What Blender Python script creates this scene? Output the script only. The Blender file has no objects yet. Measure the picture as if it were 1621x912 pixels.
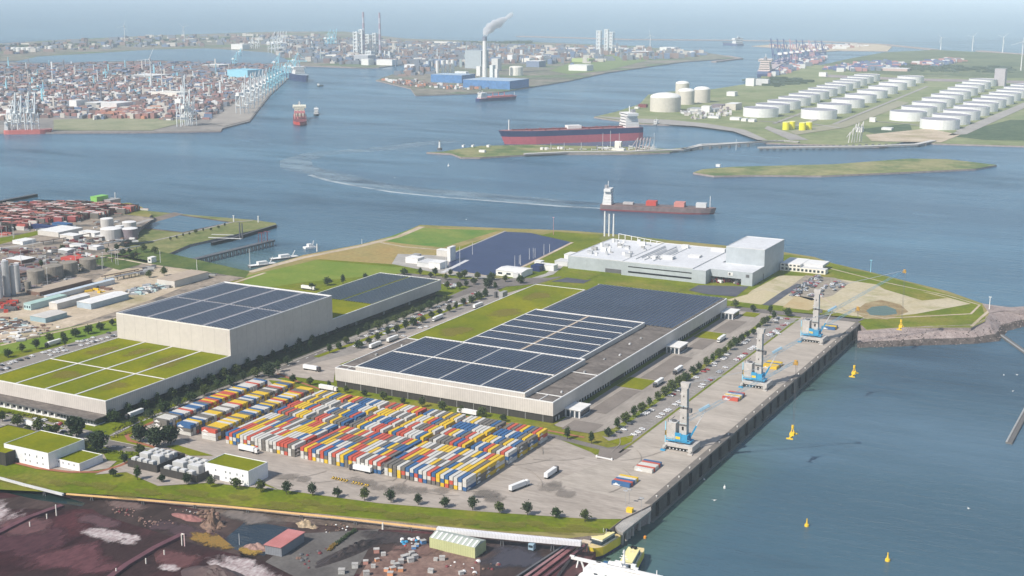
import bpy, math, random
from mathutils import Vector, Matrix, noise
from mathutils.geometry import tessellate_polygon
R = math.radians
rnd = random.Random(7)
SC = bpy.context.scene
COL = SC.collection
# ------------------------------------------------------------ camera (300 m above the quay, photo 1621 x 912)
FPX, PITCH, YAW, CH = 2106.0, R(12.666), R(28.26), 300.0
fw = Vector((-math.sin(YAW)*math.cos(PITCH), math.cos(YAW)*math.cos(PITCH), -math.sin(PITCH)))
rt = Vector((math.cos(YAW), math.sin(YAW), 0)); upv = rt.cross(fw)
def at(px, py, z=0.0):
    d = fw*FPX + rt*(px-810.5) - upv*(py-456)
    t = (z-CH)/d.z
    return (d.x*t, d.y*t)
def at3(px, py, z=0.0):
    a = at(px, py, z); return (a[0], a[1], z)
def mpp(px, py, z=0.0):
    a = at(px, py, z); return Vector((a[0], a[1], z-CH)).dot(fw)/FPX
def zat(px_y, x, y):
    d = Vector((x, y, 0)); lo, hi = -60.0, 280.0
    for _ in range(50):
        m = (lo+hi)/2; v = Vector((x, y, m-CH)); yy = 456-FPX*v.dot(upv)/v.dot(fw)
        if yy > px_y: lo = m
        else: hi = m
    return lo
cam = bpy.data.cameras.new('camera'); cam.sensor_width = 36; cam.lens = FPX/1621*36
cam.clip_start = 1; cam.clip_end = 200000
co = bpy.data.objects.new('camera', cam); COL.objects.link(co)
co.location = (0, 0, CH); co.rotation_euler = (math.pi/2-PITCH, 0, YAW); SC.camera = co
# ------------------------------------------------------------ sun and sky
EL, AZ = R(44), R(22)      # shadows run towards +Y with a little +X
w = bpy.data.worlds.new('World'); SC.world = w; w.use_nodes = True
nt = w.node_tree; bg = nt.nodes['Background']; sk = nt.nodes.new('ShaderNodeTexSky')
sk.sky_type = 'NISHITA'; sk.sun_disc = False; sk.sun_elevation = EL; sk.sun_rotation = math.pi+AZ
sk.altitude = 0; sk.air_density = 1.0; sk.dust_density = 1.2; sk.ozone_density = 1.5
nt.links.new(sk.outputs[0], bg.inputs[0]); bg.inputs[1].default_value = 0.11
sl = bpy.data.lights.new('sun', 'SUN'); sl.energy = 4.4; sl.angle = R(0.53); sl.color = (1, 0.935, 0.85)
so = bpy.data.objects.new('sun', sl); COL.objects.link(so)
sd = Vector((math.sin(AZ)*math.cos(EL), math.cos(AZ)*math.cos(EL), -math.sin(EL)))
so.rotation_euler = sd.to_track_quat('-Z', 'Y').to_euler(); so.location = (0, 0, 900)
SC.view_settings.view_transform = 'Standard'; SC.view_settings.look = 'None'
SC.view_settings.exposure = 0.22; SC.view_settings.gamma = 1
SC.render.engine = 'CYCLES'; SC.cycles.use_denoising = True
SC.cycles.max_bounces = 6; SC.cycles.diffuse_bounces = 3; SC.cycles.glossy_bounces = 3; SC.cycles.volume_bounces = 2
SC.cycles.use_adaptive_sampling = True
# ------------------------------------------------------------ materials
MATS = {}
def mat(name, c1, c2=None, size=20.0, rough=0.85, lo=0.35, hi=0.65, fine=0.12, fsize=None, bump=0.0, metal=0.0, spec=0.3,
        rib=None, stretch=(1, 1, 1), rotz=0.0, c3=None, size3=60.0, lo3=0.5, hi3=0.62, detail=6.0, brick=None):
    if name in MATS: return MATS[name]
    m = bpy.data.materials.new(name); m.use_nodes = True; t = m.node_tree; N = t.nodes; L = t.links
    b = N['Principled BSDF']; b.inputs['Roughness'].default_value = rough; b.inputs['Metallic'].default_value = metal
    b.inputs['Specular IOR Level'].default_value = spec if rough < .8 else .06
    g = N.new('ShaderNodeNewGeometry'); mp = N.new('ShaderNodeMapping'); L.new(g.outputs['Position'], mp.inputs['Vector'])
    mp.inputs['Scale'].default_value = stretch; mp.inputs['Rotation'].default_value = (0, 0, rotz)
    def nz(s, d=detail):
        n = N.new('ShaderNodeTexNoise'); n.inputs['Scale'].default_value = 1.0/s; n.inputs['Detail'].default_value = d
        n.inputs['Roughness'].default_value = 0.6
        L.new(mp.outputs[0], n.inputs['Vector']); return n
    def ramp(src, a, bb, ca, cb):
        r = N.new('ShaderNodeValToRGB'); r.color_ramp.elements[0].position = a; r.color_ramp.elements[1].position = bb
        r.color_ramp.elements[0].color = ca; r.color_ramp.elements[1].color = cb; L.new(src, r.inputs[0]); return r
    c2 = c2 or c1
    n1 = nz(size); r1 = ramp(n1.outputs[0], lo, hi, (*c1, 1), (*c2, 1)); out = r1.outputs[0]
    if c3:
        n3 = nz(size3); r3 = ramp(n3.outputs[0], lo3, hi3, (0, 0, 0, 1), (1, 1, 1, 1))
        mx = N.new('ShaderNodeMix'); mx.data_type = 'RGBA'; L.new(r3.outputs[0], mx.inputs[0]); L.new(out, mx.inputs[6]); mx.inputs[7].default_value = (*c3, 1)
        out = mx.outputs[2]
    if fine:
        n2 = nz(fsize or size/12, 3); r2 = ramp(n2.outputs[0], 0.3, 0.7, (1-fine,)*3+(1,), (1+fine,)*3+(1,))
        mx = N.new('ShaderNodeMix'); mx.data_type = 'RGBA'; mx.blend_type = 'MULTIPLY'; mx.inputs[0].default_value = 1
        L.new(out, mx.inputs[6]); L.new(r2.outputs[0], mx.inputs[7]); out = mx.outputs[2]
    if rib:   # (period, width share, darkening, axis)
        sp = N.new('ShaderNodeSeparateXYZ'); L.new(g.outputs['Position'], sp.inputs[0])
        ax = rib[3] if len(rib) > 3 else 'xy'
        if ax == 'xy':
            s = N.new('ShaderNodeMath'); s.operation = 'ADD'; L.new(sp.outputs[0], s.inputs[0]); L.new(sp.outputs[1], s.inputs[1]); src = s.outputs[0]
        else: src = sp.outputs['xyz'.index(ax)]
        d = N.new('ShaderNodeMath'); d.operation = 'DIVIDE'; L.new(src, d.inputs[0]); d.inputs[1].default_value = rib[0]
        f = N.new('ShaderNodeMath'); f.operation = 'FRACT'; L.new(d.outputs[0], f.inputs[0])
        c = N.new('ShaderNodeMath'); c.operation = 'LESS_THAN'; L.new(f.outputs[0], c.inputs[0]); c.inputs[1].default_value = rib[1]
        mx = N.new('ShaderNodeMix'); mx.data_type = 'RGBA'; mx.blend_type = 'MULTIPLY'; L.new(c.outputs[0], mx.inputs[0])
        L.new(out, mx.inputs[6]); mx.inputs[7].default_value = (rib[2],)*3+(1,); out = mx.outputs[2]
    L.new(out, b.inputs['Base Color'])
    if bump:
        bn = nz(fsize or size/12, 4); bp = N.new('ShaderNodeBump'); bp.inputs['Strength'].default_value = 0.6; bp.inputs['Distance'].default_value = bump
        L.new(bn.outputs[0], bp.inputs['Height']); L.new(bp.outputs[0], b.inputs['Normal'])
    MATS[name] = m; return m
def P(name, r, g, b, rough=0.6, v=0.08, metal=0.0, size=6.0, spec=0.35, rib=None):
    c = (r, g, b); k = 1-v*1.6
    return mat(name, (r*k, g*k, b*k), c, size=size, rough=rough, fine=v, metal=metal, spec=spec, rib=rib)
white = P('white_paint', .78, .77, .74); cream = P('cream_paint', .8, .76, .68); dark = P('dark_cladding', .05, .045, .04, rib=(6.0, .03, 1.8), size=30)
grey = P('grey_paint', .36, .36, .35); lgrey = P('light_grey_paint', .62, .62, .61); dgrey = P('dark_grey_paint', .12, .12, .125)
black = P('black_rubber', .015, .015, .016, .8); glass = P('dark_glass', .03, .045, .06, .12, spec=.6)
steel = P('galvanised_steel', .5, .51, .52, .45, metal=.3); conc = P('concrete', .4, .38, .35, .9, v=.15, size=12)
red_m = P('red_paint', .55, .07, .05); dred = P('dark_red_paint', .2, .04, .045); navy = P('navy_paint', .02, .035, .12)
blue_m = P('crane_blue_paint', .04, .3, .52); lblue = P('pale_blue_paint', .3, .62, .75); yel = P('yellow_paint', .85, .55, .03); orange = P('orange_paint', .8, .33, .04)
brown = P('rust_brown', .2, .12, .09); green_m = P('green_paint', .25, .55, .12); tank_w = P('tank_white', .8, .8, .78, rib=(9, .04, .9)); tank_c = P('tank_concrete', .62, .58, .5, .9)
CC = {'W': P('container_cream', .62, .6, .55, rib=(.6, .3, .9)), 'G': P('container_grey', .17, .155, .135, rib=(.6, .3, .88)),
      'B': P('container_blue', .045, .13, .29, rib=(.6, .3, .88)), 'Y': P('container_yellow', .72, .48, .03, rib=(.6, .3, .9)),
      'R': P('container_red', .55, .1, .06, rib=(.6, .3, .88))}
CN = {'W': 'cream', 'G': 'brown-grey', 'B': 'blue', 'Y': 'yellow', 'R': 'red'}
clad = mat('white_ribbed_cladding', (.46, .42, .38), (.58, .535, .485), size=45, lo=.2, hi=.6, rough=.55, fine=.05, rib=(1.9, .2, .82))
clad2 = mat('cream_panel_cladding', (.53, .485, .435), (.59, .54, .485), size=50, rough=.6, fine=.05, rib=(12.1, .02, .7))
fclad = P('factory_cladding', .42, .46, .48, .5, size=60, rib=(5.0, .05, .93)); froof = P('factory_roof', .66, .67, .68, .7, size=50)
roofd = mat('dark_roof_membrane', (.11, .095, .085), (.2, .175, .155), size=9, lo=.3, hi=.7, rough=.95, fine=.3, fsize=1.5, stretch=(.35, 1, 1), rotz=.5)
solar = mat('solar_glass', (.018, .026, .055), (.032, .044, .082), size=30, rough=.42, fine=.2, fsize=2.0, spec=.25, rib=(1.7, .09, 2.6, 'y'))
groof = mat('green_roof', (.11, .145, .001), (.21, .21, .002), size=38, lo=.3, hi=.7, fine=.14, fsize=2.5, bump=.12, c3=(.25, .23, .004), size3=70, lo3=.5, hi3=.8)
grass = mat('grass', (.085, .13, .003), (.18, .2, .008), size=30, lo=.3, hi=.7, fine=.22, fsize=3, bump=.15, c3=(.24, .2, .04), size3=55, lo3=.5, hi3=.72)
grassy = mat('dry_grass', (.2, .19, .05), (.33, .26, .11), size=40, fine=.16, fsize=4, c3=(.12, .16, .03), size3=80, lo3=.48, hi3=.66)
sand = mat('sandy_ground', (.42, .34, .24), (.55, .46, .35), size=40, fine=.15, fsize=4, c3=(.33, .28, .16), size3=70, lo3=.5, hi3=.7)
yardc = mat('yard_concrete', (.3, .26, .222), (.42, .37, .32), size=14, lo=.3, hi=.7, rough=.92, fine=.14, fsize=2.2, stretch=(.28, 1, 1), rotz=-.35, c3=(.24, .21, .18), size3=11, lo3=.58, hi3=.75)
asph = mat('asphalt', (.15, .135, .125), (.2, .18, .165), size=22, rough=.95, fine=.1, fsize=2)
asphd = mat('dark_asphalt', (.075, .08, .1), (.11, .115, .135), size=22, rough=.95, fine=.12)
paver = mat('brown_paving', (.19, .165, .145), (.23, .2, .175), size=20, rough=.95, fine=.08)
redpath = P('red_cycle_path', .36, .15, .09, .95, v=.12); kerbm = P('kerb_concrete', .62, .58, .47, .9); linem = P('road_paint', .8, .8, .76, .8)
soil = mat('dark_soil', (.09, .07, .058), (.18, .14, .115), size=20, fine=.3, fsize=2.5, bump=.4)
rock = mat('riprap_rock', (.24, .19, .175), (.37, .31, .285), size=9, lo=.3, hi=.7, fine=.3, fsize=1.1, bump=.35)
ore = mat('ore_ground', (.024, .01, .012), (.1, .036, .04), size=26, lo=.36, hi=.66, fine=.3, fsize=1.6, bump=.35, stretch=(1, .4, 1), rotz=.6, c3=(.04, .022, .022), size3=55, lo3=.45, hi3=.58)
ored = mat('dark_ore_ground', (.035, .024, .022), (.085, .058, .052), size=25, fine=.22, fsize=3, stretch=(1, .4, 1), rotz=.5)
salt = mat('pale_ore_dust', (.115, .048, .055), (.74, .7, .68), size=20, lo=.46, hi=.6, fine=.2, fsize=3, stretch=(1, .4, 1), rotz=.5)
farland = mat('far_land', (.13, .14, .1), (.27, .23, .19), size=160, lo=.35, hi=.65, fine=.35, fsize=22, c3=(.12, .17, .08), size3=300)
terml = mat('terminal_ground', (.2, .19, .18), (.3, .27, .24), size=120, fine=.2, fsize=14)
duneg = mat('dune_green', (.07, .1, .05), (.16, .18, .09), size=220, lo=.3, hi=.7, fine=.22, fsize=30, c3=(.3, .27, .18), size3=260, lo3=.6, hi3=.75)
tankg = mat('tank_field_grass', (.16, .2, .08), (.26, .27, .14), size=120, fine=.15, fsize=20)
leaf = mat('foliage', (.018, .038, .01), (.06, .095, .025), size=1.6, lo=.3, hi=.7, fine=.3, fsize=.7, rough=.7, spec=.2)
leaf2 = mat('light_foliage', (.035, .055, .012), (.1, .125, .03), size=1.6, lo=.3, hi=.7, fine=.3, fsize=.7, rough=.7, spec=.2)
leafd = mat('dark_foliage', (.015, .03, .01), (.045, .07, .022), size=2.5, lo=.3, hi=.7, fine=.3, fsize=.9, rough=.7)
bark = P('bark', .09, .065, .045, .95)
# ------------------------------------------------------------ mesh builder
WO = {}      # where each object's own origin stands
class MB:
    def __init__(s): s.v = []; s.f = []; s.m = []; s.ms = []
    def mi(s, m):
        if m not in s.ms: s.ms.append(m)
        return s.ms.index(m)
    def add(s, vs, fs, m):
        o = len(s.v); s.v += [tuple(p) for p in vs]; i = s.mi(m)
        for f in fs: s.f.append(tuple(o+k for k in f)); s.m.append(i)
        return s
    def box(s, x0, y0, z0, x1, y1, z1, m, top=None):
        v = [(x0, y0, z0), (x1, y0, z0), (x1, y1, z0), (x0, y1, z0), (x0, y0, z1), (x1, y0, z1), (x1, y1, z1), (x0, y1, z1)]
        s.add(v, [(3, 2, 1, 0), (0, 1, 5, 4), (1, 2, 6, 5), (2, 3, 7, 6), (3, 0, 4, 7)], m); s.add(v[4:], [(0, 1, 2, 3)], top or m); return s
    def obox(s, cx, cy, z0, z1, lx, ly, a, m, top=None, tx=1.0, ty=1.0):
        ca, sa = math.cos(a), math.sin(a); v = []
        for z, kx, ky in ((z0, 1, 1), (z1, tx, ty)):
            for ux, uy in ((-1, -1), (1, -1), (1, 1), (-1, 1)):
                x, y = ux*lx/2*kx, uy*ly/2*ky; v.append((cx+x*ca-y*sa, cy+x*sa+y*ca, z))
        s.add(v, [(3, 2, 1, 0), (0, 1, 5, 4), (1, 2, 6, 5), (2, 3, 7, 6), (3, 0, 4, 7)], m); s.add(v[4:], [(0, 1, 2, 3)], top or m); return s
    def cyl(s, x, y, z0, z1, r, n, m, r2=None, top=None, a0=0.0):
        r2 = r if r2 is None else r2
        v = [(x+r*math.cos(a0+2*math.pi*k/n), y+r*math.sin(a0+2*math.pi*k/n), z0) for k in range(n)]
        v += [(x+r2*math.cos(a0+2*math.pi*k/n), y+r2*math.sin(a0+2*math.pi*k/n), z1) for k in range(n)]
        s.add(v, [(k, (k+1) % n, n+(k+1) % n, n+k) for k in range(n)], m); s.add(v[n:], [tuple(range(n))], top or m); return s
    def bar(s, p, q, wd, m, ht=None):
        p, q = Vector(p), Vector(q); d = q-p
        if d.length < 1e-6: return s
        d.normalize(); u = d.cross(Vector((0, 0, 1)))
        if u.length < 1e-3: u = Vector((1, 0, 0))
        u.normalize(); w2 = u.cross(d).normalized(); a = wd/2; b = (ht or wd)/2
        v = [c+u*i*a+w2*j*b for c in (p, q) for i, j in ((-1, -1), (1, -1), (1, 1), (-1, 1))]
        return s.add(v, [(0, 1, 2, 3), (7, 6, 5, 4), (0, 4, 5, 1), (1, 5, 6, 2), (2, 6, 7, 3), (3, 7, 4, 0)], m)
    def poly(s, pts, z, m, z0=None, side=None):
        pts = [Vector((p[0], p[1], 0)) for p in pts]
        tr = tessellate_polygon([pts]); n = len(pts); v = [(p.x, p.y, z) for p in pts]; fs = []
        for t in tr:
            a, b, c = (pts[k] for k in t)
            fs.append(t if (b-a).cross(c-a).z > 0 else (t[0], t[2], t[1]))
        s.add(v, fs, m)
        if z0 is not None:
            area = sum(pts[k].x*pts[(k+1) % n].y-pts[(k+1) % n].x*pts[k].y for k in range(n))
            vv = v+[(p.x, p.y, z0) for p in pts]
            s.add(vv, [((k, n+k, n+(k+1) % n, (k+1) % n) if area > 0 else (k, (k+1) % n, n+(k+1) % n, n+k)) for k in range(n)], side or m)
        return s
    def ball(s, x, y, z, r, m, seg=10, ring=6, sz=1.0, half=False, jit=0.0):
        v = []; fs = []; r0 = ring//2 if half else 0
        for i in range(ring+1):
            th = math.pi*i/ring
            if half: th = math.pi/2*i/ring
            for k in range(seg):
                q = 1+(noise.noise((x*.1+i*1.3, y*.1+k*.9, z))*jit if jit else 0)
                v.append((x+r*q*math.sin(th)*math.cos(2*math.pi*k/seg), y+r*q*math.sin(th)*math.sin(2*math.pi*k/seg), z+r*q*sz*math.cos(th)))
        for i in range(ring):
            for k in range(seg): fs.append((i*seg+k, (i+1)*seg+k, (i+1)*seg+(k+1) % seg, i*seg+(k+1) % seg))
        return s.add(v, fs, m)
    def build(s, name, parent=None, loc=None, smooth=False):
        me = bpy.data.meshes.new(name); o = bpy.data.objects.new(name, me); COL.objects.link(o)
        off = Vector((0, 0, 0))
        if loc is not None: o.location = loc; off = Vector(loc)
        if parent is not None:
            o.parent = parent
            pw = WO.get(parent.name, (0, 0, 0)); off = Vector(pw)
            if loc is not None: o.location = Vector(loc)-Vector(pw); off = Vector(loc)
            WO[o.name] = tuple(off)
        me.from_pydata([Vector(p)-off for p in s.v], [], s.f)
        for m in s.ms: me.materials.append(m)
        me.polygons.foreach_set('material_index', s.m)
        if smooth: me.polygons.foreach_set('use_smooth', [True]*len(s.f))
        me.update(); return o
def tag(o, label=None, cat=None, group=None, kind=None):
    if label: o['label'] = label
    if cat: o['category'] = cat
    if group: o['group'] = group
    if kind: o['kind'] = kind
    return o
def thing(name, label, cat, loc=(0, 0, 0), rz=0.0, group=None):
    o = bpy.data.objects.new(name, None); COL.objects.link(o); o.location = loc; o.rotation_euler = (0, 0, rz)
    WO[o.name] = tuple(loc) if rz == 0 else (0, 0, 0)
    o.empty_display_size = 1; return tag(o, label, cat, group)
def local(name, label, cat, group=None):   # a thing modelled round its own origin
    return thing(name, label, cat, (0, 0, 0), 0, group)
KIDS = {}
def dup(root, loc, rz=0.0, label=None, group=None, scale=None, cat=None):
    if root.name not in KIDS: KIDS[root.name] = [(c, list(c.children)) for c in root.children]
    r = root.copy(); COL.objects.link(r); r.location = loc; r.rotation_euler = (0, 0, rz)
    if scale is not None: r.scale = (scale,)*3
    if label: r['label'] = label
    if group: r['group'] = group
    if cat: r['category'] = cat
    for ch, gs in KIDS[root.name]:
        c = ch.copy(); COL.objects.link(c); c.parent = r
        for g in gs:
            d = g.copy(); COL.objects.link(d); d.parent = c
    return r
def place(proto, used, loc, rz=0.0, label=None, group=None, scale=None):
    if proto.name not in used:
        used.add(proto.name)
        KIDS[proto.name] = [(c, list(c.children)) for c in proto.children]
        proto.location = loc; proto.rotation_euler = (0, 0, rz)
        if scale is not None: proto.scale = (scale,)*3
        if label: proto['label'] = label
        if group: proto['group'] = group
        return proto
    return dup(proto, loc, rz, label, group, scale)
USED = set()
def ordn(k):
    return ('%d' % k)+({1: 'st', 2: 'nd', 3: 'rd'}.get(k % 10 if k % 100 not in (11, 12, 13) else 0, 'th'))
def struct(name, mb, kind='structure'): o = mb.build(name); o['kind'] = kind; return o
def A(s, z=0.0): return [at(*map(float, q.split(',')), z) for q in s.split()]
def sheet(name, pts, z, m): return struct(name, MB().poly(pts, z, m))
def soft(name, s, z, c1, c2, size=12, edge=.45, k=0, rough=.95, sx=1.0, rotz=.6, kind='structure', amp=1.0, fine=.25):
    """a ground patch whose own ragged outline comes from noise: it thins out towards its rim"""
    key = 'patch_%s_%d' % (name, k); pts = A(s, z)
    m = bpy.data.materials.new(key); m.use_nodes = True; t = m.node_tree; N = t.nodes; L = t.links; b = N['Principled BSDF']; b.inputs['Roughness'].default_value = rough; b.inputs['Specular IOR Level'].default_value = .2
    tc = N.new('ShaderNodeTexCoord'); g = N.new('ShaderNodeNewGeometry'); mp = N.new('ShaderNodeMapping'); L.new(g.outputs['Position'], mp.inputs[0]); mp.inputs['Scale'].default_value = (1, sx, 1); mp.inputs['Rotation'].default_value = (0, 0, rotz)
    def nz(sz, d=5):
        n = N.new('ShaderNodeTexNoise'); n.inputs['Scale'].default_value = 1/sz; n.inputs['Detail'].default_value = d; n.inputs['Roughness'].default_value = .65; L.new(mp.outputs[0], n.inputs[0]); return n
    vm = N.new('ShaderNodeVectorMath'); vm.operation = 'DISTANCE'; cmb = N.new('ShaderNodeSeparateXYZ'); L.new(tc.outputs['Generated'], cmb.inputs[0])
    c2d = N.new('ShaderNodeCombineXYZ'); L.new(cmb.outputs[0], c2d.inputs[0]); L.new(cmb.outputs[1], c2d.inputs[1]); L.new(c2d.outputs[0], vm.inputs[0]); vm.inputs[1].default_value = (.5, .5, 0)
    a = nz(size, 6); m1 = N.new('ShaderNodeMath'); m1.operation = 'MULTIPLY'; L.new(vm.outputs['Value'], m1.inputs[0]); m1.inputs[1].default_value = 1.0+edge*1.1
    s1 = N.new('ShaderNodeMath'); s1.operation = 'SUBTRACT'; L.new(a.outputs[0], s1.inputs[0]); L.new(m1.outputs[0], s1.inputs[1])
    rp = N.new('ShaderNodeMapRange'); L.new(s1.outputs[0], rp.inputs[0]); rp.inputs[1].default_value = .06; rp.inputs[2].default_value = .24; rp.inputs[4].default_value = amp
    L.new(rp.outputs[0], b.inputs['Alpha'])
    n2 = nz(size/5, 4); r = N.new('ShaderNodeValToRGB'); r.color_ramp.elements[0].position = .35; r.color_ramp.elements[1].position = .65; r.color_ramp.elements[0].color = (*c1, 1); r.color_ramp.elements[1].color = (*c2, 1)
    L.new(n2.outputs[0], r.inputs[0]); L.new(r.outputs[0], b.inputs['Base Color'])
    return tag(sheet(name, pts, z, m), kind=kind)
def ribbon(pts, wd):
    L_, Rr = [], []
    for i, p in enumerate(pts):
        a = Vector(pts[max(i-1, 0)]); b = Vector(pts[min(i+1, len(pts)-1)]); d = (b-a).normalized(); n = Vector((-d.y, d.x))*wd/2
        L_.append((p[0]+n.x, p[1]+n.y)); Rr.append((p[0]-n.x, p[1]-n.y))
    return L_+Rr[::-1]
# ------------------------------------------------------------ water
WZ = -11.0
def water_mat(name, deep, shal, rough=.22, murk=False):
    m = bpy.data.materials.new(name); m.use_nodes = True; t = m.node_tree; N = t.nodes; L = t.links; b = N['Principled BSDF']
    b.inputs['Roughness'].default_value = rough; b.inputs['IOR'].default_value = 1.33
    g = N.new('ShaderNodeNewGeometry'); mp = N.new('ShaderNodeMapping'); L.new(g.outputs['Position'], mp.inputs[0]); mp.inputs['Rotation'].default_value = (0, 0, -YAW-.15); mp.inputs['Scale'].default_value = (.22, 1, 1)
    n = N.new('ShaderNodeTexNoise'); n.inputs['Scale'].default_value = .004; n.inputs['Detail'].default_value = 6; L.new(mp.outputs[0], n.inputs[0])
    r = N.new('ShaderNodeValToRGB'); r.color_ramp.elements[0].position = .38; r.color_ramp.elements[1].position = .66
    r.color_ramp.elements[0].color = (*deep, 1); r.color_ramp.elements[1].color = (*shal, 1); L.new(n.outputs[0], r.inputs[0]); out = r.outputs[0]
    if murk:       # the dock beside the quay is murkier than the open channel, greenest along the quay wall
        sp = N.new('ShaderNodeSeparateXYZ'); L.new(g.outputs['Position'], sp.inputs[0])
        def mixin(src, a, b_, col, amt):
            nonlocal out
            mr = N.new('ShaderNodeMapRange'); mr.interpolation_type = 'SMOOTHSTEP'; L.new(src, mr.inputs[0]); mr.inputs[1].default_value = a; mr.inputs[2].default_value = b_; mr.inputs[3].default_value = amt; mr.inputs[4].default_value = 0
            mx = N.new('ShaderNodeMix'); mx.data_type = 'RGBA'; L.new(mr.outputs[0], mx.inputs[0]); L.new(out, mx.inputs[6]); mx.inputs[7].default_value = (*col, 1); out = mx.outputs[2]
        mixin(sp.outputs[1], 800, 1900, (.045, .085, .105), .7)
        ma = N.new('ShaderNodeMapRange'); ma.interpolation_type = 'SMOOTHSTEP'; L.new(sp.outputs[0], ma.inputs[0]); ma.inputs[1].default_value = -285; ma.inputs[2].default_value = -225; ma.inputs[3].default_value = .7; ma.inputs[4].default_value = 0
        mb_ = N.new('ShaderNodeMapRange'); mb_.interpolation_type = 'SMOOTHSTEP'; L.new(sp.outputs[1], mb_.inputs[0]); mb_.inputs[1].default_value = 1180; mb_.inputs[2].default_value = 1300; mb_.inputs[3].default_value = 1; mb_.inputs[4].default_value = 0
        mm_ = N.new('ShaderNodeMath'); mm_.operation = 'MULTIPLY'; L.new(ma.outputs[0], mm_.inputs[0]); L.new(mb_.outputs[0], mm_.inputs[1])
        mx = N.new('ShaderNodeMix'); mx.data_type = 'RGBA'; L.new(mm_.outputs[0], mx.inputs[0]); L.new(out, mx.inputs[6]); mx.inputs[7].default_value = (.085, .15, .1, 1); out = mx.outputs[2]
    L.new(out, b.inputs['Base Color'])
    n2 = N.new('ShaderNodeTexNoise'); n2.inputs['Scale'].default_value = .11; n2.inputs['Detail'].default_value = 7; n2.inputs['Roughness'].default_value = .62; L.new(mp.outputs[0], n2.inputs[0])
    bp = N.new('ShaderNodeBump'); bp.inputs['Strength'].default_value = .8; bp.inputs['Distance'].default_value = 1.6; L.new(n2.outputs[0], bp.inputs['Height'])
    L.new(bp.outputs[0], b.inputs['Normal'])
    return m
sea_m = water_mat('sea_water', (.018, .075, .14), (.065, .17, .255), murk=True); pond_m = water_mat('pond_water', (.015, .04, .09), (.03, .06, .12), .12)
dpond_m = water_mat('dark_pond_water', (.012, .022, .035), (.03, .045, .06), .1); tpond_m = water_mat('teal_pond_water', (.085, .14, .12), (.11, .16, .135), .45)
S = 90000
struct('water', MB().add([(-S, -8000, WZ), (S, -8000, WZ), (S, S*1.2, WZ), (-S, S*1.2, WZ)], [(0, 1, 2, 3)], sea_m))
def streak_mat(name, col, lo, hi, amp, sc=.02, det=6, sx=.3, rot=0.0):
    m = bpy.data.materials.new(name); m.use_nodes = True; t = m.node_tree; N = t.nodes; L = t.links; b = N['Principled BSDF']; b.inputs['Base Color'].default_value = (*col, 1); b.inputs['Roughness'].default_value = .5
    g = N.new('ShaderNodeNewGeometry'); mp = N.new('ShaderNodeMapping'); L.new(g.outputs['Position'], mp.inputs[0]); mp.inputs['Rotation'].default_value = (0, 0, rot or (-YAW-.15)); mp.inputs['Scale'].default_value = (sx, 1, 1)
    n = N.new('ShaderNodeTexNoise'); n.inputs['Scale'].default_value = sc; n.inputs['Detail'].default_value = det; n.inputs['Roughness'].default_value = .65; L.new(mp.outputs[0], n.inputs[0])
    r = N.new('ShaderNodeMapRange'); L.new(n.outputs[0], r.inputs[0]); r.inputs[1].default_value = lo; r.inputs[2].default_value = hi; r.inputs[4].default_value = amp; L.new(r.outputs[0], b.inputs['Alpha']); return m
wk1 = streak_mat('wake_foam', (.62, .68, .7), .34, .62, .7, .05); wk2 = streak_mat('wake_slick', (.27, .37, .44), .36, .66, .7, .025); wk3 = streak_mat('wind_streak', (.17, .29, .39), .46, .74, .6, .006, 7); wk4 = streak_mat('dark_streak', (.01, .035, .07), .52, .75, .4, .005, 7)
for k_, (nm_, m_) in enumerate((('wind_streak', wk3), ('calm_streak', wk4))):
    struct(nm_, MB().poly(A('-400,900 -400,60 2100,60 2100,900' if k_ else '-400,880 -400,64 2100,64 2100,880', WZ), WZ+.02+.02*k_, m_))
# haze: one even volume round camera and scene
hz = bpy.data.materials.new('haze'); hz.use_nodes = True; t = hz.node_tree; t.nodes.remove(t.nodes['Principled BSDF'])
pv = t.nodes.new('ShaderNodeVolumePrincipled'); pv.inputs['Density'].default_value = 5.8e-5; pv.inputs['Color'].default_value = (.79, .925, 1.0, 1); pv.inputs['Anisotropy'].default_value = -0.3
t.links.new(pv.outputs[0], t.nodes['Material Output'].inputs['Volume'])
hb = MB().box(-S-500, -8500, -14, S+500, S*1.2+500, 330, hz); tag(hb.build('haze'), 'pale blue haze that far shores fade into', 'haze', kind='stuff')
# ------------------------------------------------------------ land
def land(name, pts, z, m, side=None, z0=-13): return struct(name, MB().poly(pts, z, m, z0, side or rock))
main_px = '1030.7,799.3 1361.3,512 1372,523 1430,519 1537,519 1559,509 1574,484 1554,480 1500,461 1443,447 1380,431 1319,417 1290,407 1240,399 1150,389 1060,380 955,369 900,365 790,361 665,356 630,371 570,387 480,404 395,429 255,407 232,402 186,388 205,372 240,340 225,328 205,321 150,325 60,321 0,324 -300,330 -900,460 -1100,900 -400,790 -60,752 60,760 150,779 300,793 400,801 600,824 800,843 900,852 955,846 985,822'
land('ground', A(main_px), 0, grassy)
land('ore_yard', A('-1200,880 -400,740 -60,742 150,765 400,785 600,805 800,825 900,836 925,846 912,868 880,912 820,1000 760,1150 -300,1500', -3), -3, ore)
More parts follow.
